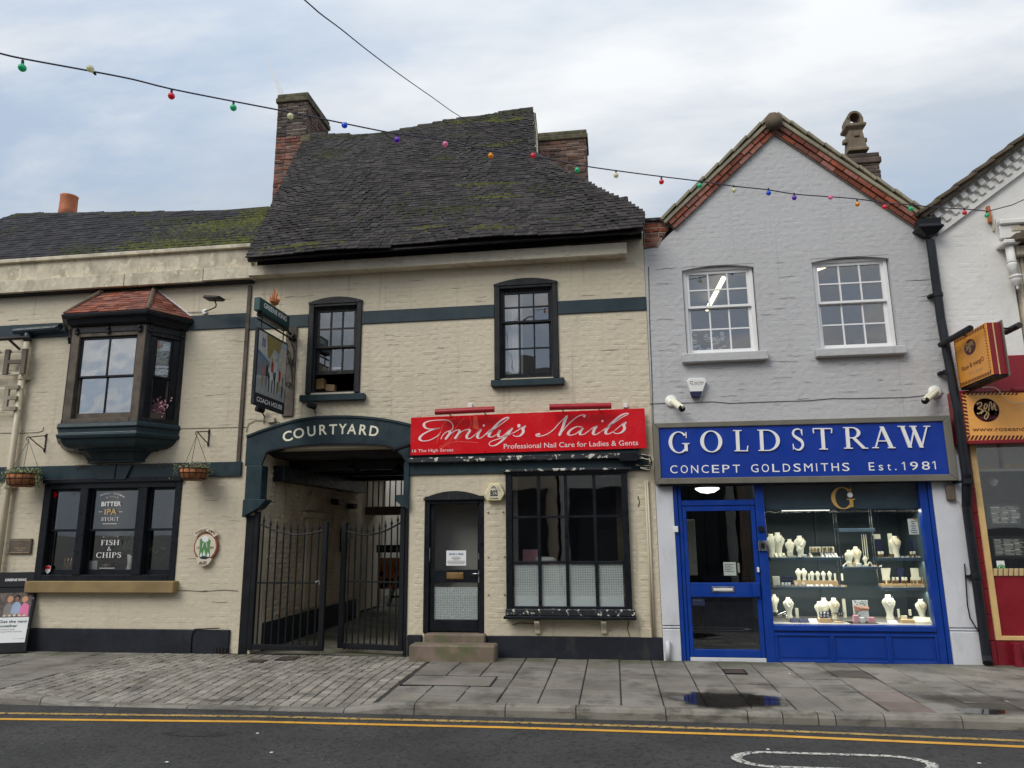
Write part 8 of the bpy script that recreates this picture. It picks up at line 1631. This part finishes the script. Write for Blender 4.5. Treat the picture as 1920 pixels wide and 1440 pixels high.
# ================================================================== street things
# hanging pub sign
e = empty('pub_sign', 'hanging pub sign with a coach and horses picture lettered COACH HOUSE', 'sign'); X = -4.72
y0_, zA = PXc(481.8, 616.7, X); _, zBm = PXc(472.5, 757.5, X); y1_, zA2 = PXc(537.5, 641, X); _, zB2 = PXc(530, 776.7, X); zT, zB = (zA+zA2)/2, (zBm+zB2)/2; yN, yW = y0_, y1_
bx('board', M['navyplinth'], e, X-.025, X+.02, yN, yW, zB, zT, .004)
sgf = lambda s, t, d=0: Vector((X+.021+d, yN+(yW-yN)*s, zB+(zT-zB)*t))
def spoly(nm, m, pts, d): MB().add([sgf(a, b_, d) for a, b_ in pts], [tuple(range(len(pts)))]).build(nm, m, e)
pm = dict(sky=(.42, .52, .6), road=(.38, .42, .42), houseL=(.62, .63, .6), blueb=(.12, .22, .32), ochre=(.32, .27, .08), houseM=(.55, .55, .5), houseR=(.6, .58, .5), dk=(.02, .025, .03), red=(.42, .03, .03), wh=(.72, .72, .7), tanc=(.4, .28, .1), pin=(.5, .2, .2), bl2=(.1, .2, .35), shade=(.2, .25, .3))
for k, c in pm.items(): M['p_'+k] = mat('sign_paint_'+k, tuple(v*.75 for v in c), .45, var=.12, vs=14)
I0 = .155
spoly('painted_sky', M['p_sky'], [(.03, I0), (.97, I0), (.97, .97), (.03, .97)], .001)
spoly('painted_road', M['p_road'], [(.03, I0), (.97, I0), (.97, .36), (.6, .42), (.03, .34)], .0014)
spoly('painted_roof', M['p_ochre'], [(.28, .97), (.28, .72), (.42, .66), (.55, .82), (.72, .78), (.8, .97)], .0015)
spoly('painted_house', M['p_houseL'], [(.03, .97), (.28, .97), (.33, .68), (.03, .72)], .0018); spoly('painted_house', M['p_blueb'], [(.03, .72), (.45, .6), (.45, .56), (.03, .66)], .002); spoly('painted_house', M['p_shade'], [(.03, .66), (.42, .56), (.40, .42), (.03, .38)], .0018)
spoly('painted_house', M['p_houseM'], [(.42, .56), (.42, .66), (.55, .8), (.66, .68), (.66, .5)], .0021); spoly('painted_house', M['p_houseR'], [(.72, .38), (.72, .8), (.80, .88), (.97, .88), (.97, .34)], .0021)
for a, b_ in ((.14, .78), (.20, .78), (.14, .84), (.20, .84)): spoly('painted_window', M['p_blueb'], [(a, b_), (a+.05, b_-.005), (a+.05, b_+.05), (a, b_+.055)], .0025)
for x, y, w_ in ((.42, .30, .17), (.60, .30, .18)):
    spoly('painted_horse', M['p_wh'], [(x-.05, y+.14), (x-.06, y+.21), (x-.02, y+.25), (x+w_*.7, y+.24), (x+w_, y+.17), (x+w_*.95, y+.09), (x, y+.08)], .0028)
    for k in (0, .05, .1, .14): spoly('painted_leg', M['p_dk'] if k in (0, .1) else M['p_wh'], [(x+k-.01, y+.1), (x+k+.02, y+.1), (x+k+.015, y-.08), (x+k-.005, y-.08)], .003)
    spoly('painted_harness', M['p_dk'], [(x-.05, y+.13), (x-.02, y+.2), (x+.02, y+.12), (x+.01, y+.04)], .0032)
for x, y, c, c2 in ((.22, .40, 'pin', 'tanc'), (.50, .50, 'red', 'wh'), (.62, .52, 'wh', 'bl2'), (.76, .42, 'red', 'tanc'), (.88, .36, 'shade', 'dk'), (.34, .42, 'dk', 'shade')):
    spoly('painted_figure', M['p_'+c], [(x-.035, y), (x+.035, y), (x+.045, y+.11), (x+.01, y+.15), (x-.03, y+.13)], .0033); spoly('painted_head', M['p_tanc'], [(x-.015, y+.15), (x+.015, y+.15), (x+.018, y+.185), (x-.012, y+.19)], .0034); spoly('painted_legs', M['p_'+c2], [(x-.03, y-.16), (x-.005, y-.16), (x+.03, y), (x-.035, y)], .0031)
text('lettering', 'COACH HOUSE', lambda x, z, d=0: Vector((X+.0235, yN+.07+x, zB+.052+z)), (yW-yN)-.15, .062, M['let'], e, bold=.01)
# header box and bracket
h0 = PXc(481.7, 560, X); h1 = PXc(542.5, 590, X); hb0 = PXc(487, 590, X); hb1 = PXc(542.5, 613, X); hz1_, hz0_ = (h0[1]+h1[1])/2, (hb0[1]+hb1[1])/2
he = bx('header_board', M['green_sign'], e, X-.06, X+.03, yN-.02, yW+.0, hz0_, hz1_, .008); text('lettering', 'GREENE KING', lambda x, z, d=0: Vector((X+.033, yN+.09+x, hz0_+.075+z)), (yW-yN)-.2, .068, M['let'], e, bold=.022)
bx('lamp_housing', M['iron'], e, X-.05, X+.05, yN+.05, yW-.05, hz0_-.06, hz0_-.005, .01); MB().tube([(X, -.02, (hz0_+zT)/2), (X, yN, (hz0_+zT)/2)], .014, 8).build('bracket_bar', M['iron'], e)
for y in (yN+.12, yW-.12): MB().tube([(X, y, hz0_), (X, y, zT)], .008, 6).build('hanger', M['iron'], e)
cr = MB(); cy = yN+(yW-yN)*.5; cz = hz1_+.04
cr.lathe([(.05, 0), (.085, .03), (.09, .07), (.08, .07), (.06, .03), (.03, .01)], 14, (X, cy, cz-.0), sx=.7)
for k in range(9): a = k*6.283/9; cr.tube([(X+.055*math.cos(a), cy+.085*math.sin(a), cz+.06), (X+.06*math.cos(a), cy+.095*math.sin(a), cz+.12+.02*(k % 2))], [.012, .004], 5)
for dy in (-.03, .03): cr.tube([(X, cy+dy, cz+.02), (X+.01, cy+dy*1.2, cz+.17), (X, cy+dy*2.0, cz+.25)], [.012, .013, .004], 6)
cr.tube([(X, cy, cz+.01), (X+.02, cy+.02, cz-.10)], [.012, .006], 5); cr.build('crown', M['copper'], e)
# backing board and scrolls on the wall
a, b_ = P(537, 641, -.02), P(555, 780, -.02); xq = (P(534, 700)[0], P(551, 700)[0]); bx('wall_board', M['bare'], e, xq[0]-.0, xq[1]+.03, -.035, 0, P(545, 781)[1], P(545, 615)[1], .006)
def scroll(pts, r=.009): MB().tube(arc3([(q('W4', u, v, -.06)[0], -.06, q('W4', u, v, -.06)[1]) for u, v in pts], 4), r, 6).build('scroll', M['iron'], e)
scroll([(520, 560), (545, 650), (545, 740), (520, 760), (505, 740), (520, 725)]); scroll([(465, 645), (480, 640), (478, 680), (462, 700)]); scroll([(480, 720), (500, 790), (530, 800), (540, 760)]); scroll([(510, 830), (525, 900), (525, 1000), (505, 1050), (470, 1040), (465, 1010), (490, 1000), (508, 1020)]); scroll([(475, 800), (500, 770), (525, 800), (500, 820)])
for k in range(9): u, v = random.uniform(490, 560), random.uniform(430, 540); a = q('W4', u, v, -.05); MB().tube([(a[0], -.03, a[1]), (a[0]+random.uniform(-.05, .05), -.09, a[1]+random.uniform(-.05, .05))], .014, 5).build('leaf_scroll', M['iron'], e)
# floodlight on the pub wall
e = empty('floodlight', 'small brown floodlight on a bent arm above the bay roof at right', 'lamp'); a, b_ = P(386, 560, -.35), P(418, 562, -.35); MB().prism([(a[0]+.0, a[1]-.015), (b_[0]-.05, a[1]-.03), (b_[0], a[1]+.0), (a[0]+.02, a[1]+.03)], -.45, -.25).build('lamp_head', M['ironbr'], e, .008)
MB().tube(arc3([((a[0]+b_[0])/2, -.35, a[1]-.02), ((a[0]+b_[0])/2, -.3, a[1]-.12), (P(388, 586)[0], -.06, P(388, 586)[1])], 5), .01, 6).build('arm', M['ironbr'], e); c = P(385, 585); MB().lathe([(.045, 0), (.04, .03), (0, .035)], 12).build('junction_box', M['whitepl'], e, M=Matrix.Translation((c[0], 0, c[1]))@Matrix.Rotation(RAD(90), 4, 'X'))
MB().tube([(c[0], -.012, c[1]), (P(352, 585)[0], -.012, P(352, 586)[1])], .004, 5).build('cable', M['iron'], e)
# oval ale plaque
e = empty('oval_plaque', 'oval Greene King Ales 1799 plaque with a green figure on the pub wall', 'plaque'); f4 = lambda u, v: q('V4', u, v, -.05)
c = f4(540, 780); rx_ = (f4(815, 780)[0]-f4(275, 780)[0])/2; rz_ = (f4(540, 440)[1]-f4(540, 1085)[1])/2
ell = lambda k_, n=36: [(c[0]+rx_*k_*math.cos(i*6.2832/n), c[1]+rz_*k_*math.sin(i*6.2832/n)) for i in range(n)]
MB().prism(ell(1.0), -.045, 0).build('rim', M['plaqrim'], e, .006); MB().prism(ell(.87), -.05, -.04).build('field', M['cream'], e, .002)
topb = [f4(*p) for p in ((290, 510), (330, 460), (400, 395), (480, 355), (560, 345), (640, 358), (720, 400), (790, 465), (825, 515), (745, 570), (690, 500), (620, 450), (545, 435), (470, 448), (400, 500), (345, 575))]; MB().prism(topb[::-1], -.062, -.03).build('banner', M['cream'], e, .004)
botb = [f4(*p) for p in ((345, 1030), (400, 1010), (450, 1060), (540, 1075), (640, 1040), (690, 1060), (655, 1120), (600, 1190), (500, 1225), (400, 1190), (350, 1110))]; MB().prism(botb[::-1], -.062, -.03).build('banner', M['cream'], e, .004)
for i, ch_ in enumerate('GREENE KING'):
    if ch_ == ' ': continue
    t = (i-5)/5; ang_ = t*.82; u, v = 552+math.sin(ang_)*265, 640-math.cos(ang_)*235; hw = 17; A_ = f4(u-hw*math.cos(ang_), v-hw*math.sin(ang_)+28*math.cos(ang_)); B_ = f4(u+hw*math.cos(ang_), v+hw*math.sin(ang_)+28*math.cos(ang_)); wtext('lettering', ch_, A_, B_, .032, -.0635, M['maroonprint'], e, bold=.01)
wtext('lettering', 'ALES', f4(405, 1180), f4(580, 1170), .04, -.0635, M['maroonprint'], e, bold=.02); wtext('lettering', '17', f4(345, 835), f4(408, 835), .035, -.0515, M['iron'], e); wtext('lettering', '99', f4(645, 832), f4(725, 832), .035, -.0515, M['iron'], e)
def fig(m, pts, d): MB().prism([f4(*p) for p in pts][::-1], -.052-d, -.05).build('painted_figure', m, e)
M['grn2'] = mat('soft_green_print', (.10, .26, .09), .5)
fig(M['grn2'], [(420, 620), (480, 590), (600, 590), (660, 640), (640, 760), (640, 1010), (400, 1010), (415, 780)], .001); M["grn3"] = mat("deep_green_print", (.05, .16, .06), .5); fig(M['grn2'], [(430, 640), (500, 620), (600, 620), (640, 680), (625, 1000), (415, 1000), (430, 780)], .0016)
fig(M['paper'], [(470, 560), (540, 540), (620, 570), (610, 650), (540, 690), (470, 640)], .0022); fig(M['paper'], [(480, 980), (515, 840), (545, 980)], .0022); fig(M['paper'], [(410, 1000), (450, 900), (470, 960), (450, 1010)], .0022); fig(M['paper'], [(570, 1000), (600, 900), (630, 960), (620, 1010)], .0022); fig(M['navy'], [(400, 1020), (500, 1000), (640, 1020), (560, 1055), (440, 1050)], .0024)
fig(M['paper'], [(490, 690), (470, 800), (482, 800), (505, 700)], .0021); fig(M['paper'], [(575, 690), (585, 800), (573, 800), (562, 700)], .0021)
# rectangular brown plaque
a, b_ = q('Z2', 80, 570, -.03), q('Z2', 215, 676, -.03); o = bx('wall_plaque', M['bare'], None, a[0]-.02, b_[0]+.0, -.035, 0, b_[1], a[1], .006); tag(o, 'small dark brown Greene King plaque beside the cream downpipe', 'plaque'); 
cx_ = (a[0]+b_[0])/2; wtext('lettering', 'GREENE KING', (cx_-.09, (a[1]+b_[1])/2-.035), (cx_+.09, (a[1]+b_[1])/2-.035), .017, -.0365, M['tan'], o); MB().tube([(cx_-.03, -.037, (a[1]+b_[1])/2+.05), (cx_-.02, -.037, (a[1]+b_[1])/2+.02), (cx_, -.037, (a[1]+b_[1])/2+.05), (cx_+.02, -.037, (a[1]+b_[1])/2+.02), (cx_+.03, -.037, (a[1]+b_[1])/2+.05)], .004, 4).build('crown_emblem', M['tan'], o); bx('print_line', M['tan'], o, cx_-.05, cx_+.05, -.0365, -.0355, (a[1]+b_[1])/2-.06, (a[1]+b_[1])/2-.055, 0)
for z0_, z1_ in ((a[1]-.022, a[1]-.017), (b_[1]+.017, b_[1]+.022)): bx('border_line', M['tan'], o, a[0]+.0, b_[0]-.02, -.0365, -.0355, z0_, z1_, 0)
# hanging baskets
def basket(cx, py_rim, w, y, lab, brpx, top, hook, trail, n, seed, hh):
    random.seed(seed); e = empty('hanging_basket', lab, 'hanging basket'); x, z = P(cx, py_rim, y); r = w/2; h = hh
    MB().lathe([(r*.55, -h), (r*.82, -h*.85), (r*.97, -h*.4), (r, 0), (r*.9, 0), (r*.5, -.02)], 22, (x, y, z)).build('coir_liner', M['coir'], e, .0, smooth=True)
    for f, k in ((1.02, 0), (1.0, -.38), (.86, -.85)): MB().tube([(x+r*f*math.cos(t), y+r*f*math.sin(t), z+h*k) for t in [i*6.2832/22 for i in range(23)]], .005, 5, False).build('wire_hoop', M['iron'], e)
    for i in range(14): t = i*6.2832/14; MB().tube([(x+r*f*math.cos(t), y+r*f*math.sin(t), z+h*k) for f, k in ((1.02, 0), (1.0, -.4), (.86, -.85), (.5, -1.01))], .004, 4).build('wire', M['iron'], e)
    hx_, hz_ = P(*hook, y)
    for t in (.4, 2.4, 4.5): MB().tube([(x+r*math.cos(t), y+r*math.sin(t), z), (hx_, y, hz_)], .004, 4).build('chain', M['ironbr'], e)
    lf, pt_ = MB(), MB()
    def leaf(mb, c, s): a = random.uniform(0, 6.28); b_ = random.uniform(-1, 1); d = Vector((math.cos(a), math.sin(a)*.6, b_)).normalized()*s; k = d.cross(Vector((random.random()-.5, random.random()-.5, random.random()-.5))).normalized()*s*.55; mb.add([c-d, c+k, c+d, c-k], [(0, 1, 2, 3)])
    for _ in range(n): t = random.uniform(0, 6.28); rr = r*1.05*math.sqrt(random.random()); c_ = Vector((x+rr*math.cos(t), y+rr*math.sin(t), z+random.uniform(0, .12)*(1.2-rr/r))); leaf(lf, c_, random.uniform(.008, .02)); (random.random() < .45) and leaf(pt_, c_+Vector((0, -.01, .01)), .008)
    sm_ = MB()
    for tx, ln_, dn in trail:
        p = Vector((x+tx*r, y-abs(random.gauss(0, .06))-.02, z+.05)); pts = [p.copy()]
        for k in range(10): p = p+Vector((math.copysign(.022 if k < 3 else .004, tx)+random.gauss(0, .006), random.gauss(0, .004), -ln_/10 if k > 1 else .004)); pts.append(p.copy())
        sm_.tube(pts, .003, 4)
        for q_ in pts:
            for _ in range(dn): c_ = q_+Vector((random.gauss(0, .02), random.gauss(0, .015), random.gauss(0, .018))); leaf(lf, c_, random.uniform(.007, .014)); (random.random() < .5) and leaf(pt_, c_, .008)
    for nm, mb_, m_ in (('foliage', lf, 'leaf'), ('flowers', pt_, 'petal'), ('trailing_stems', sm_, 'dryst')): kind(mb_.build(nm, M[m_], e), 'stuff')
    b = empty('basket_bracket', brpx[2], 'bracket'); (u0, v0), (u1, v1) = brpx[:2]; X_, Z_ = P(u0, v0); Zb = P(u0, v1)[1]; hxx, hzz = P(*top, y)
    bx('back_plate', M['ironbr'], b, X_-.012, X_+.012, -.012, 0, Zb, Z_, .002); tip = Vector((hxx, y, hzz)); A = Vector((X_, -.01, Z_-.03)); C_ = Vector((X_, -.01, Zb+.04)); 
    MB().tube([A, tip], .009, 6).build('arm', M['ironbr'], b); MB().tube([C_, (C_+tip)/2, tip+(A-tip)*.06], .008, 6).build('brace', M['ironbr'], b)
    for c_, s in ((tip, .035), (A, .025), (C_, .022)): d = (A-tip).normalized(); MB().tube([c_+d*s*math.cos(t)*(1-t*.08)+Vector((0, 0, s*math.sin(t)*(1-t*.08)-s*.6)) for t in [i*.6 for i in range(11)]], .006, 5).build('scroll', M['ironbr'], b)
basket(45, 889, .44, -.28, 'large coir hanging basket with trailing white flowers by the cream downpipe', ((88, 813), (88, 848), 'small scrolled black bracket left of the bay window base'), (53, 820), (54, 826), [(-1, .42, 9), (-.95, .32, 9), (1.0, .38, 10), (.9, .42, 10), (1.05, .3, 10), (.95, .2, 8), (-.85, .15, 7)], 520, 3, .19)
basket(364, 879, .40, -.26, 'smaller coir hanging basket with sparse greenery near the arch', ((393, 805), (393, 837), 'small scrolled black bracket between the bay window and the arch'), (369, 810), (369, 816), [(-1, .14, 4), (.95, .20, 2), (.3, .30, 1), (.6, .26, 1), (-.9, .28, 1), (.9, .34, 1)], 230, 5, .17)
random.seed(21)
# withered stems along the pub band
mb = MB()
for k in range(150): x = random.uniform(-8.1, -5.9); z = zb1+.01; mb.tube([(x, -.05, z), (x+random.gauss(0, .02), -.055, z-.03), (x+random.gauss(0, .04), -.06, z-random.uniform(.03, .09))], .0018, 3)
o = kind(mb.build('dry_creeper', M['dryst'], None), 'stuff'); tag(o, 'thin withered creeper stems hanging over the lower dark band of the pub', 'creeper')
# A board
e = empty('pavement_sign', 'leaning black A-board poster reading Get the gang together at the left edge', 'sign')
A0, A1 = G(48, 1222, .02), G(-40, 1240, .02)
pl0 = Vector((A0[0], A0[1], .01)); ex_ = Vector((-1, -.30, 0)).normalized(); w_ = .62; lean = Vector((-.12, .22, 1)).normalized(); nn = ex_.cross(lean).normalized()
if nn.y > 0: nn = -nn
h_ = 1.02
def ab(a, b_, d=0): return pl0+ex_*a+lean*b_+nn*d
def abx(nm, m, a0, a1, b0, b1, d0, d1, bev=.003): MB().add([ab(a, b_, d) for b_ in (b0, b1) for d in (d0, d1) for a in (a0, a1)], [(0, 2, 3, 1), (4, 5, 7, 6), (0, 1, 5, 4), (2, 6, 7, 3), (0, 4, 6, 2), (1, 3, 7, 5)]).build(nm, m, e, bev)
abx('frame', M['iron'], 0, w_, 0, h_, -.03, 0, .006); abx('header', M['iron'], .02, w_, h_-.1, h_+.12, -.02, .012, .006)
abx('poster', M['paper'], .035, w_-.03, .14, .49, 0, .004, 0); M['photo'] = mat('printed_photo_ground', (.10, .07, .06), .5, var=.5, vs=20); abx('photo', M['photo'], .035, w_-.03, .49, .84, 0, .004, 0)
def apoly(nm, m, pts, d): MB().add([ab(w_-.0-a, b_, d) for a, b_ in pts], [tuple(range(len(pts)))]).build(nm, m, e)
M['p_lb'] = mat('printed_pale_blue_shirt', (.30, .38, .52), .5); M['p_hot'] = mat('printed_pink_top', (.66, .16, .34), .5); M['p_hair'] = mat('printed_fair_hair', (.5, .27, .12), .5); M['p_dsk'] = mat('printed_brown_skin', (.22, .11, .07), .5); M['p_gry'] = mat('printed_grey_jacket', (.2, .19, .19), .5); M['p_food'] = mat('printed_food', (.4, .2, .08), .5)
for m, cx_, cz_, s in (('p_gry', .28, .60, 1.0), ('p_lb', .385, .62, 1.0), ('p_hot', .50, .60, 1.0)):
    apoly('printed_body', M[m], [(cx_-.06*s, cz_-.1), (cx_+.065*s, cz_-.1), (cx_+.06*s, cz_+.05), (cx_+.02, cz_+.09), (cx_-.02, cz_+.09), (cx_-.055*s, cz_+.04)], .0046+cx_*.002)
for m, m2, cx_, cz_ in (('p_dsk', 'iron', .385, .755), ('skin', 'p_hair', .49, .735), ('skin', 'p_hair', .29, .74)):
    apoly('printed_hair', M[m2], [(cx_+.04*math.cos(t)*1.05, cz_+.01+.046*math.sin(t)) for t in [i*.785 for i in range(8)]], .0057); apoly('printed_face', M[m], [(cx_-.004+.027*math.cos(t), cz_-.005+.036*math.sin(t)) for t in [i*.785 for i in range(8)]], .0061)
for k in range(9): cx_, cz_ = .25+k*.033, .515+.02*(k % 2); apoly('printed_food', M['p_food' if k % 2 else 'cream'], [(cx_+.02*math.cos(t), cz_+.014*math.sin(t)) for t in [i*1.05 for i in range(6)]], .0065+k*.0001)
fmA = lambda x, z, d=0: ab(w_-.60+.0-0, z, .005)
def atext(s, x0, b_, w2, hh, m, bold=0): text('lettering', s, lambda x, z, d=0: ab(w_-x0-x, b_+z, .0135 if b_ > .85 else .006), w2, hh, m, e, bold)
atext('Get the gang', .20, .415, .37, .036, M['green_sign'], .02); atext('together', .20, .355, .25, .036, M['green_sign'], .02); atext('and enjoy friends', .22, .315, .2, .016, M['dim']); atext('and good times, favourites', .22, .285, .3, .016, M['dim']); atext('terms apply', .42, .19, .15, .008, M['dim'])
atext('GREENE KING', .17, h_-.01, .29, .034, M['let'], .02)
for a, b_ in ((.02, .75), (.02, .33)): abx('fixing', M['steel'], a-.0, a+.01, b_, b_+.012, 0, .004, 0)
abx('rear_leg', M['iron'], .04, .08, 0, .02, -.03, .0, 0); MB().tube([ab(.06, h_*.9, -.03), ab(.06, 0, -.4)], .015, 6).build('prop', M['iron'], e); MB().tube([ab(w_-.06, h_*.9, -.03), ab(w_-.06, 0, -.4)], .015, 6).build('prop', M['iron'], e)

# festoon of coloured bulbs, and the plain wire
fe = empty('festoon_string', 'string of unlit coloured bulbs sagging across the street in front of the roofs', 'string lights')
PXP = [(0, 100), (43, 110), (174, 134), (250, 149), (322, 167), (438, 190), (547, 211), (648, 232), (745, 251), (836, 263), (920, 283), (1000, 293), (1082, 309), (1156, 320), (1240, 331), (1314, 340), (1376, 349), (1441, 356), (1490, 364), (1557, 369), (1608, 373), (1658, 380), (1708, 384), (1757, 389), (1808, 392), (1853, 396)]
xsW = lambda px: -5.6*(1-(px/1855))**1.0-.12
cp_ = []
for px, py in PXP: y = xsW(px); x, z = P(px, py, y); cp_.append(Vector((x, y, z)))
end = Vector((*q('V7', 1075, 5, -.15)[:1], -.15, q('V7', 1075, 5, -.15)[1])); d0 = (cp_[0]-cp_[1]).normalized()
MB().tube([cp_[0]+d0*4]+arc3(cp_, 3)+[cp_[-1]+Vector((.3, -.02, .06)), end+Vector((1.6, 0, .7))], .007, 6).build('cable', mat('dark_violet_cable', (.035, .03, .06), .5), fe)
BL = [(43, 127, 'green', 1), (174, 133, 'clear', 0), (322, 180, 'red', 1), (438, 202, 'green', 1), (547, 221, 'clear', 0), (648, 238, 'blue', 0), (745, 262, 'purple', 1), (836, 273, 'pink', 0), (920, 292, 'amber', 1), (1000, 294, 'red', 0), (1082, 319, 'green', 1), (1155, 329, 'clear', 1), (1240, 341, 'red', 1), (1312, 348, 'green', 1), (1376, 357, 'clear', 1), (1441, 362, 'blue', 1), (1489, 371, 'purple', 1), (1556, 372, 'pink', 0), (1607, 383, 'amber', 1), (1658, 388, 'red', 1), (1707, 392, 'green', 1), (1808, 399, 'red', 1), (1850, 404, 'green', 1)]
from bisect import bisect
PW_ = [p[0] for p in PXP]
for px, py, c, hang in BL:
    i = min(max(bisect(PW_, px), 1), len(PXP)-1); t = (px-PXP[i-1][0])/(PXP[i][0]-PXP[i-1][0]); cb_ = cp_[i-1].lerp(cp_[i], t); y = cb_.y; x, z = P(px, py, y); ctr = Vector((x, y-(0 if hang else .03), z)); r_ = .030
    if hang: ctr = Vector((cb_.x+(x-cb_.x)*.5, y, z))
    up = (cb_-ctr).normalized() if (cb_-ctr).length > .01 else Vector((0, 0, 1))
    b = MB().lathe([(0, -r_), (r_*.5, -r_*.87), (r_*.87, -r_*.5), (r_, 0), (r_*.87, r_*.5), (r_*.5, r_*.87), (r_*.35, r_*1.15)], 14).build('bulb', M['b_'+c], fe, smooth=True, M=Matrix.Translation(ctr)@up.to_track_quat('Z', 'Y').to_matrix().to_4x4()); b['label'] = ('plain clear' if c == 'clear' else c)+' round bulb'
    MB().tube([ctr+up*r_*1.0, ctr+up*(r_*1.0+.035)], [.011, .010], 8).build('bulb_holder', M['iron'], b)
    if (cb_-ctr).length > r_+.04: MB().tube([ctr+up*(r_+.03), cb_], .004, 4).build('bulb_lead', M['iron'], b)
pp = [(560, -10, -5.5), (600, 25, -5.1), (640, 55, -4.4), (690, 95, -3.5), (750, 140, -2.3), (810, 182, -1.0), (870, 223, .4), (940, 275, .9)]
ws = []
for px, py, y in pp: x, z = P(px, py, y); ws.append(Vector((x, y, z)))
ws = [ws[0]+(ws[0]-ws[1])*8]+ws[:-1]+[Vector((*(RO+REU*ru(1000, 300)[0]+REV*ru(1000, 300)[1]),))+Vector((0, 0, .05))]
o = MB().tube(arc3(ws, 4), .006, 5).build('overhead_wire', M['iron'], None); tag(o, 'plain dark wire running from above the street down to the roof', 'wire')

# ================================================================== the other side of the street (seen in reflections)
random.seed(5)
cols = [('cream terraced house with white windows across the street, behind the viewpoint at left', (.62, .52, .33), -14, -7.5, 5.9), ('tall buff terraced house across the street, behind the viewpoint near the left', (.55, .46, .34), -7.4, -1.8, 6.3), ('white terraced house across the street, directly behind the viewpoint', (.62, .60, .55), -1.7, 3.8, 5.6), ('pale brick terraced house across the street, behind the viewpoint at right', (.40, .27, .2), 3.9, 11, 6.0)]
YO = -13.6
for i, (lab, c, a, b_, h) in enumerate(cols):
    e = empty('opposite_house', lab, 'house'); m_ = mat('opposite_wall_%s' % 'abcd'[i], c, .8, var=.08); bx('wall', m_, e, a, b_, YO-6, YO, -.1, h, 0); bx('cornice', M['wwhite'], e, a, b_, YO, YO+.25, h-.25, h, .01)
    rr_ = MB().prism([(YO-6, h), (YO+.2, h), (YO-2.9, h+1.5)], a, b_, SWM).build('roof', M['slate'], e)
    n = 3
    for k in range(n):
        x = a+(b_-a)*(k+.5)/n; f = bx('window', M['wwhite'], e, x-.55, x+.55, YO, YO+.08, 3.7, 5.3, .01); 
        for s in (-1, 1):
            for t in range(2): bx('pane', M['roomd'], f, x+s*.27-.21, x+s*.27+.21, YO+.08, YO+.085, 3.8+t*.75, 4.46+t*.75, 0)
    f = bx('shopfront', M[['black', 'blackworn', 'navyplinth', 'bare'][i]], e, a+.3, b_-.3, YO, YO+.12, 0, 3.0, .01); bx('shop_glass', M['roomd'], f, a+.6, b_-.6, YO+.12, YO+.13, .6, 2.3, 0)
# contrail high behind the chimney
a, b_ = ray(498, 103), ray(523, 172); Dn = 2600
m = bpy.data.materials.new('ice_cloud'); m.use_nodes = True; t = m.node_tree; t.nodes.clear(); o_ = t.nodes.new('ShaderNodeOutputMaterial'); df_ = t.nodes.new('ShaderNodeBsdfDiffuse'); df_.inputs[0].default_value = (.97, .97, .97, 1); t_ = t.nodes.new('ShaderNodeBsdfTransparent'); tl_ = t.nodes.new('ShaderNodeBsdfTranslucent'); tl_.inputs[0].default_value = (.97, .97, .97, 1); m1_ = t.nodes.new('ShaderNodeMixShader'); m2_ = t.nodes.new('ShaderNodeMixShader'); m2_.inputs[0].default_value = .55
t.links.new(df_.outputs[0], m1_.inputs[1]); t.links.new(tl_.outputs[0], m1_.inputs[2]); t.links.new(t_.outputs[0], m2_.inputs[1]); t.links.new(m1_.outputs[0], m2_.inputs[2]); t.links.new(m2_.outputs[0], o_.inputs[0])
ct_ = empty('contrail', 'thin white aircraft contrail in the sky above the left chimney', 'contrail')
for off, r1, r2 in ((0, 1.5, 5.5), (9, 1.2, 5.0)): MB().tube([CPOS+a*Dn+Vector((off*.2, 0, 0)), CPOS+(a+b_)*.5*Dn+Vector((off*.8, 0, 0)), CPOS+b_*Dn*1.0+Vector((off*1.2, 0, 0)), CPOS+(b_+(b_-a)*.8)*Dn+Vector((off*2, 0, 0))], [r1, (r1+r2)/2, r2, r2], 8).build('vapour_trail', m, ct_)
# litter specks on the asphalt
for k, (px, py) in enumerate(((509, 1411), (1836, 1431), (483, 1375), (313, 1429), (1440, 1405), (543, 1281), (1480, 1263))):
    z = -.096 if py > 1340 else .004; a = G(px, py, z); o = MB().box(a[0]-.012, a[0]+.012, a[1]-.009, a[1]+.009, z, z+.003).build('litter_scrap', M['paper'], None); tag(o, ['white scrap of litter on the asphalt below the archway', 'white scrap on the asphalt right of the white oval', 'tiny pale scrap on the asphalt under the yellow lines at left', 'tiny scrap on the asphalt near the lower left', 'pale scrap on the asphalt above the white oval', 'white scrap on the block paving', 'pale scrap on the slabs before the blue door'][k], 'litter')
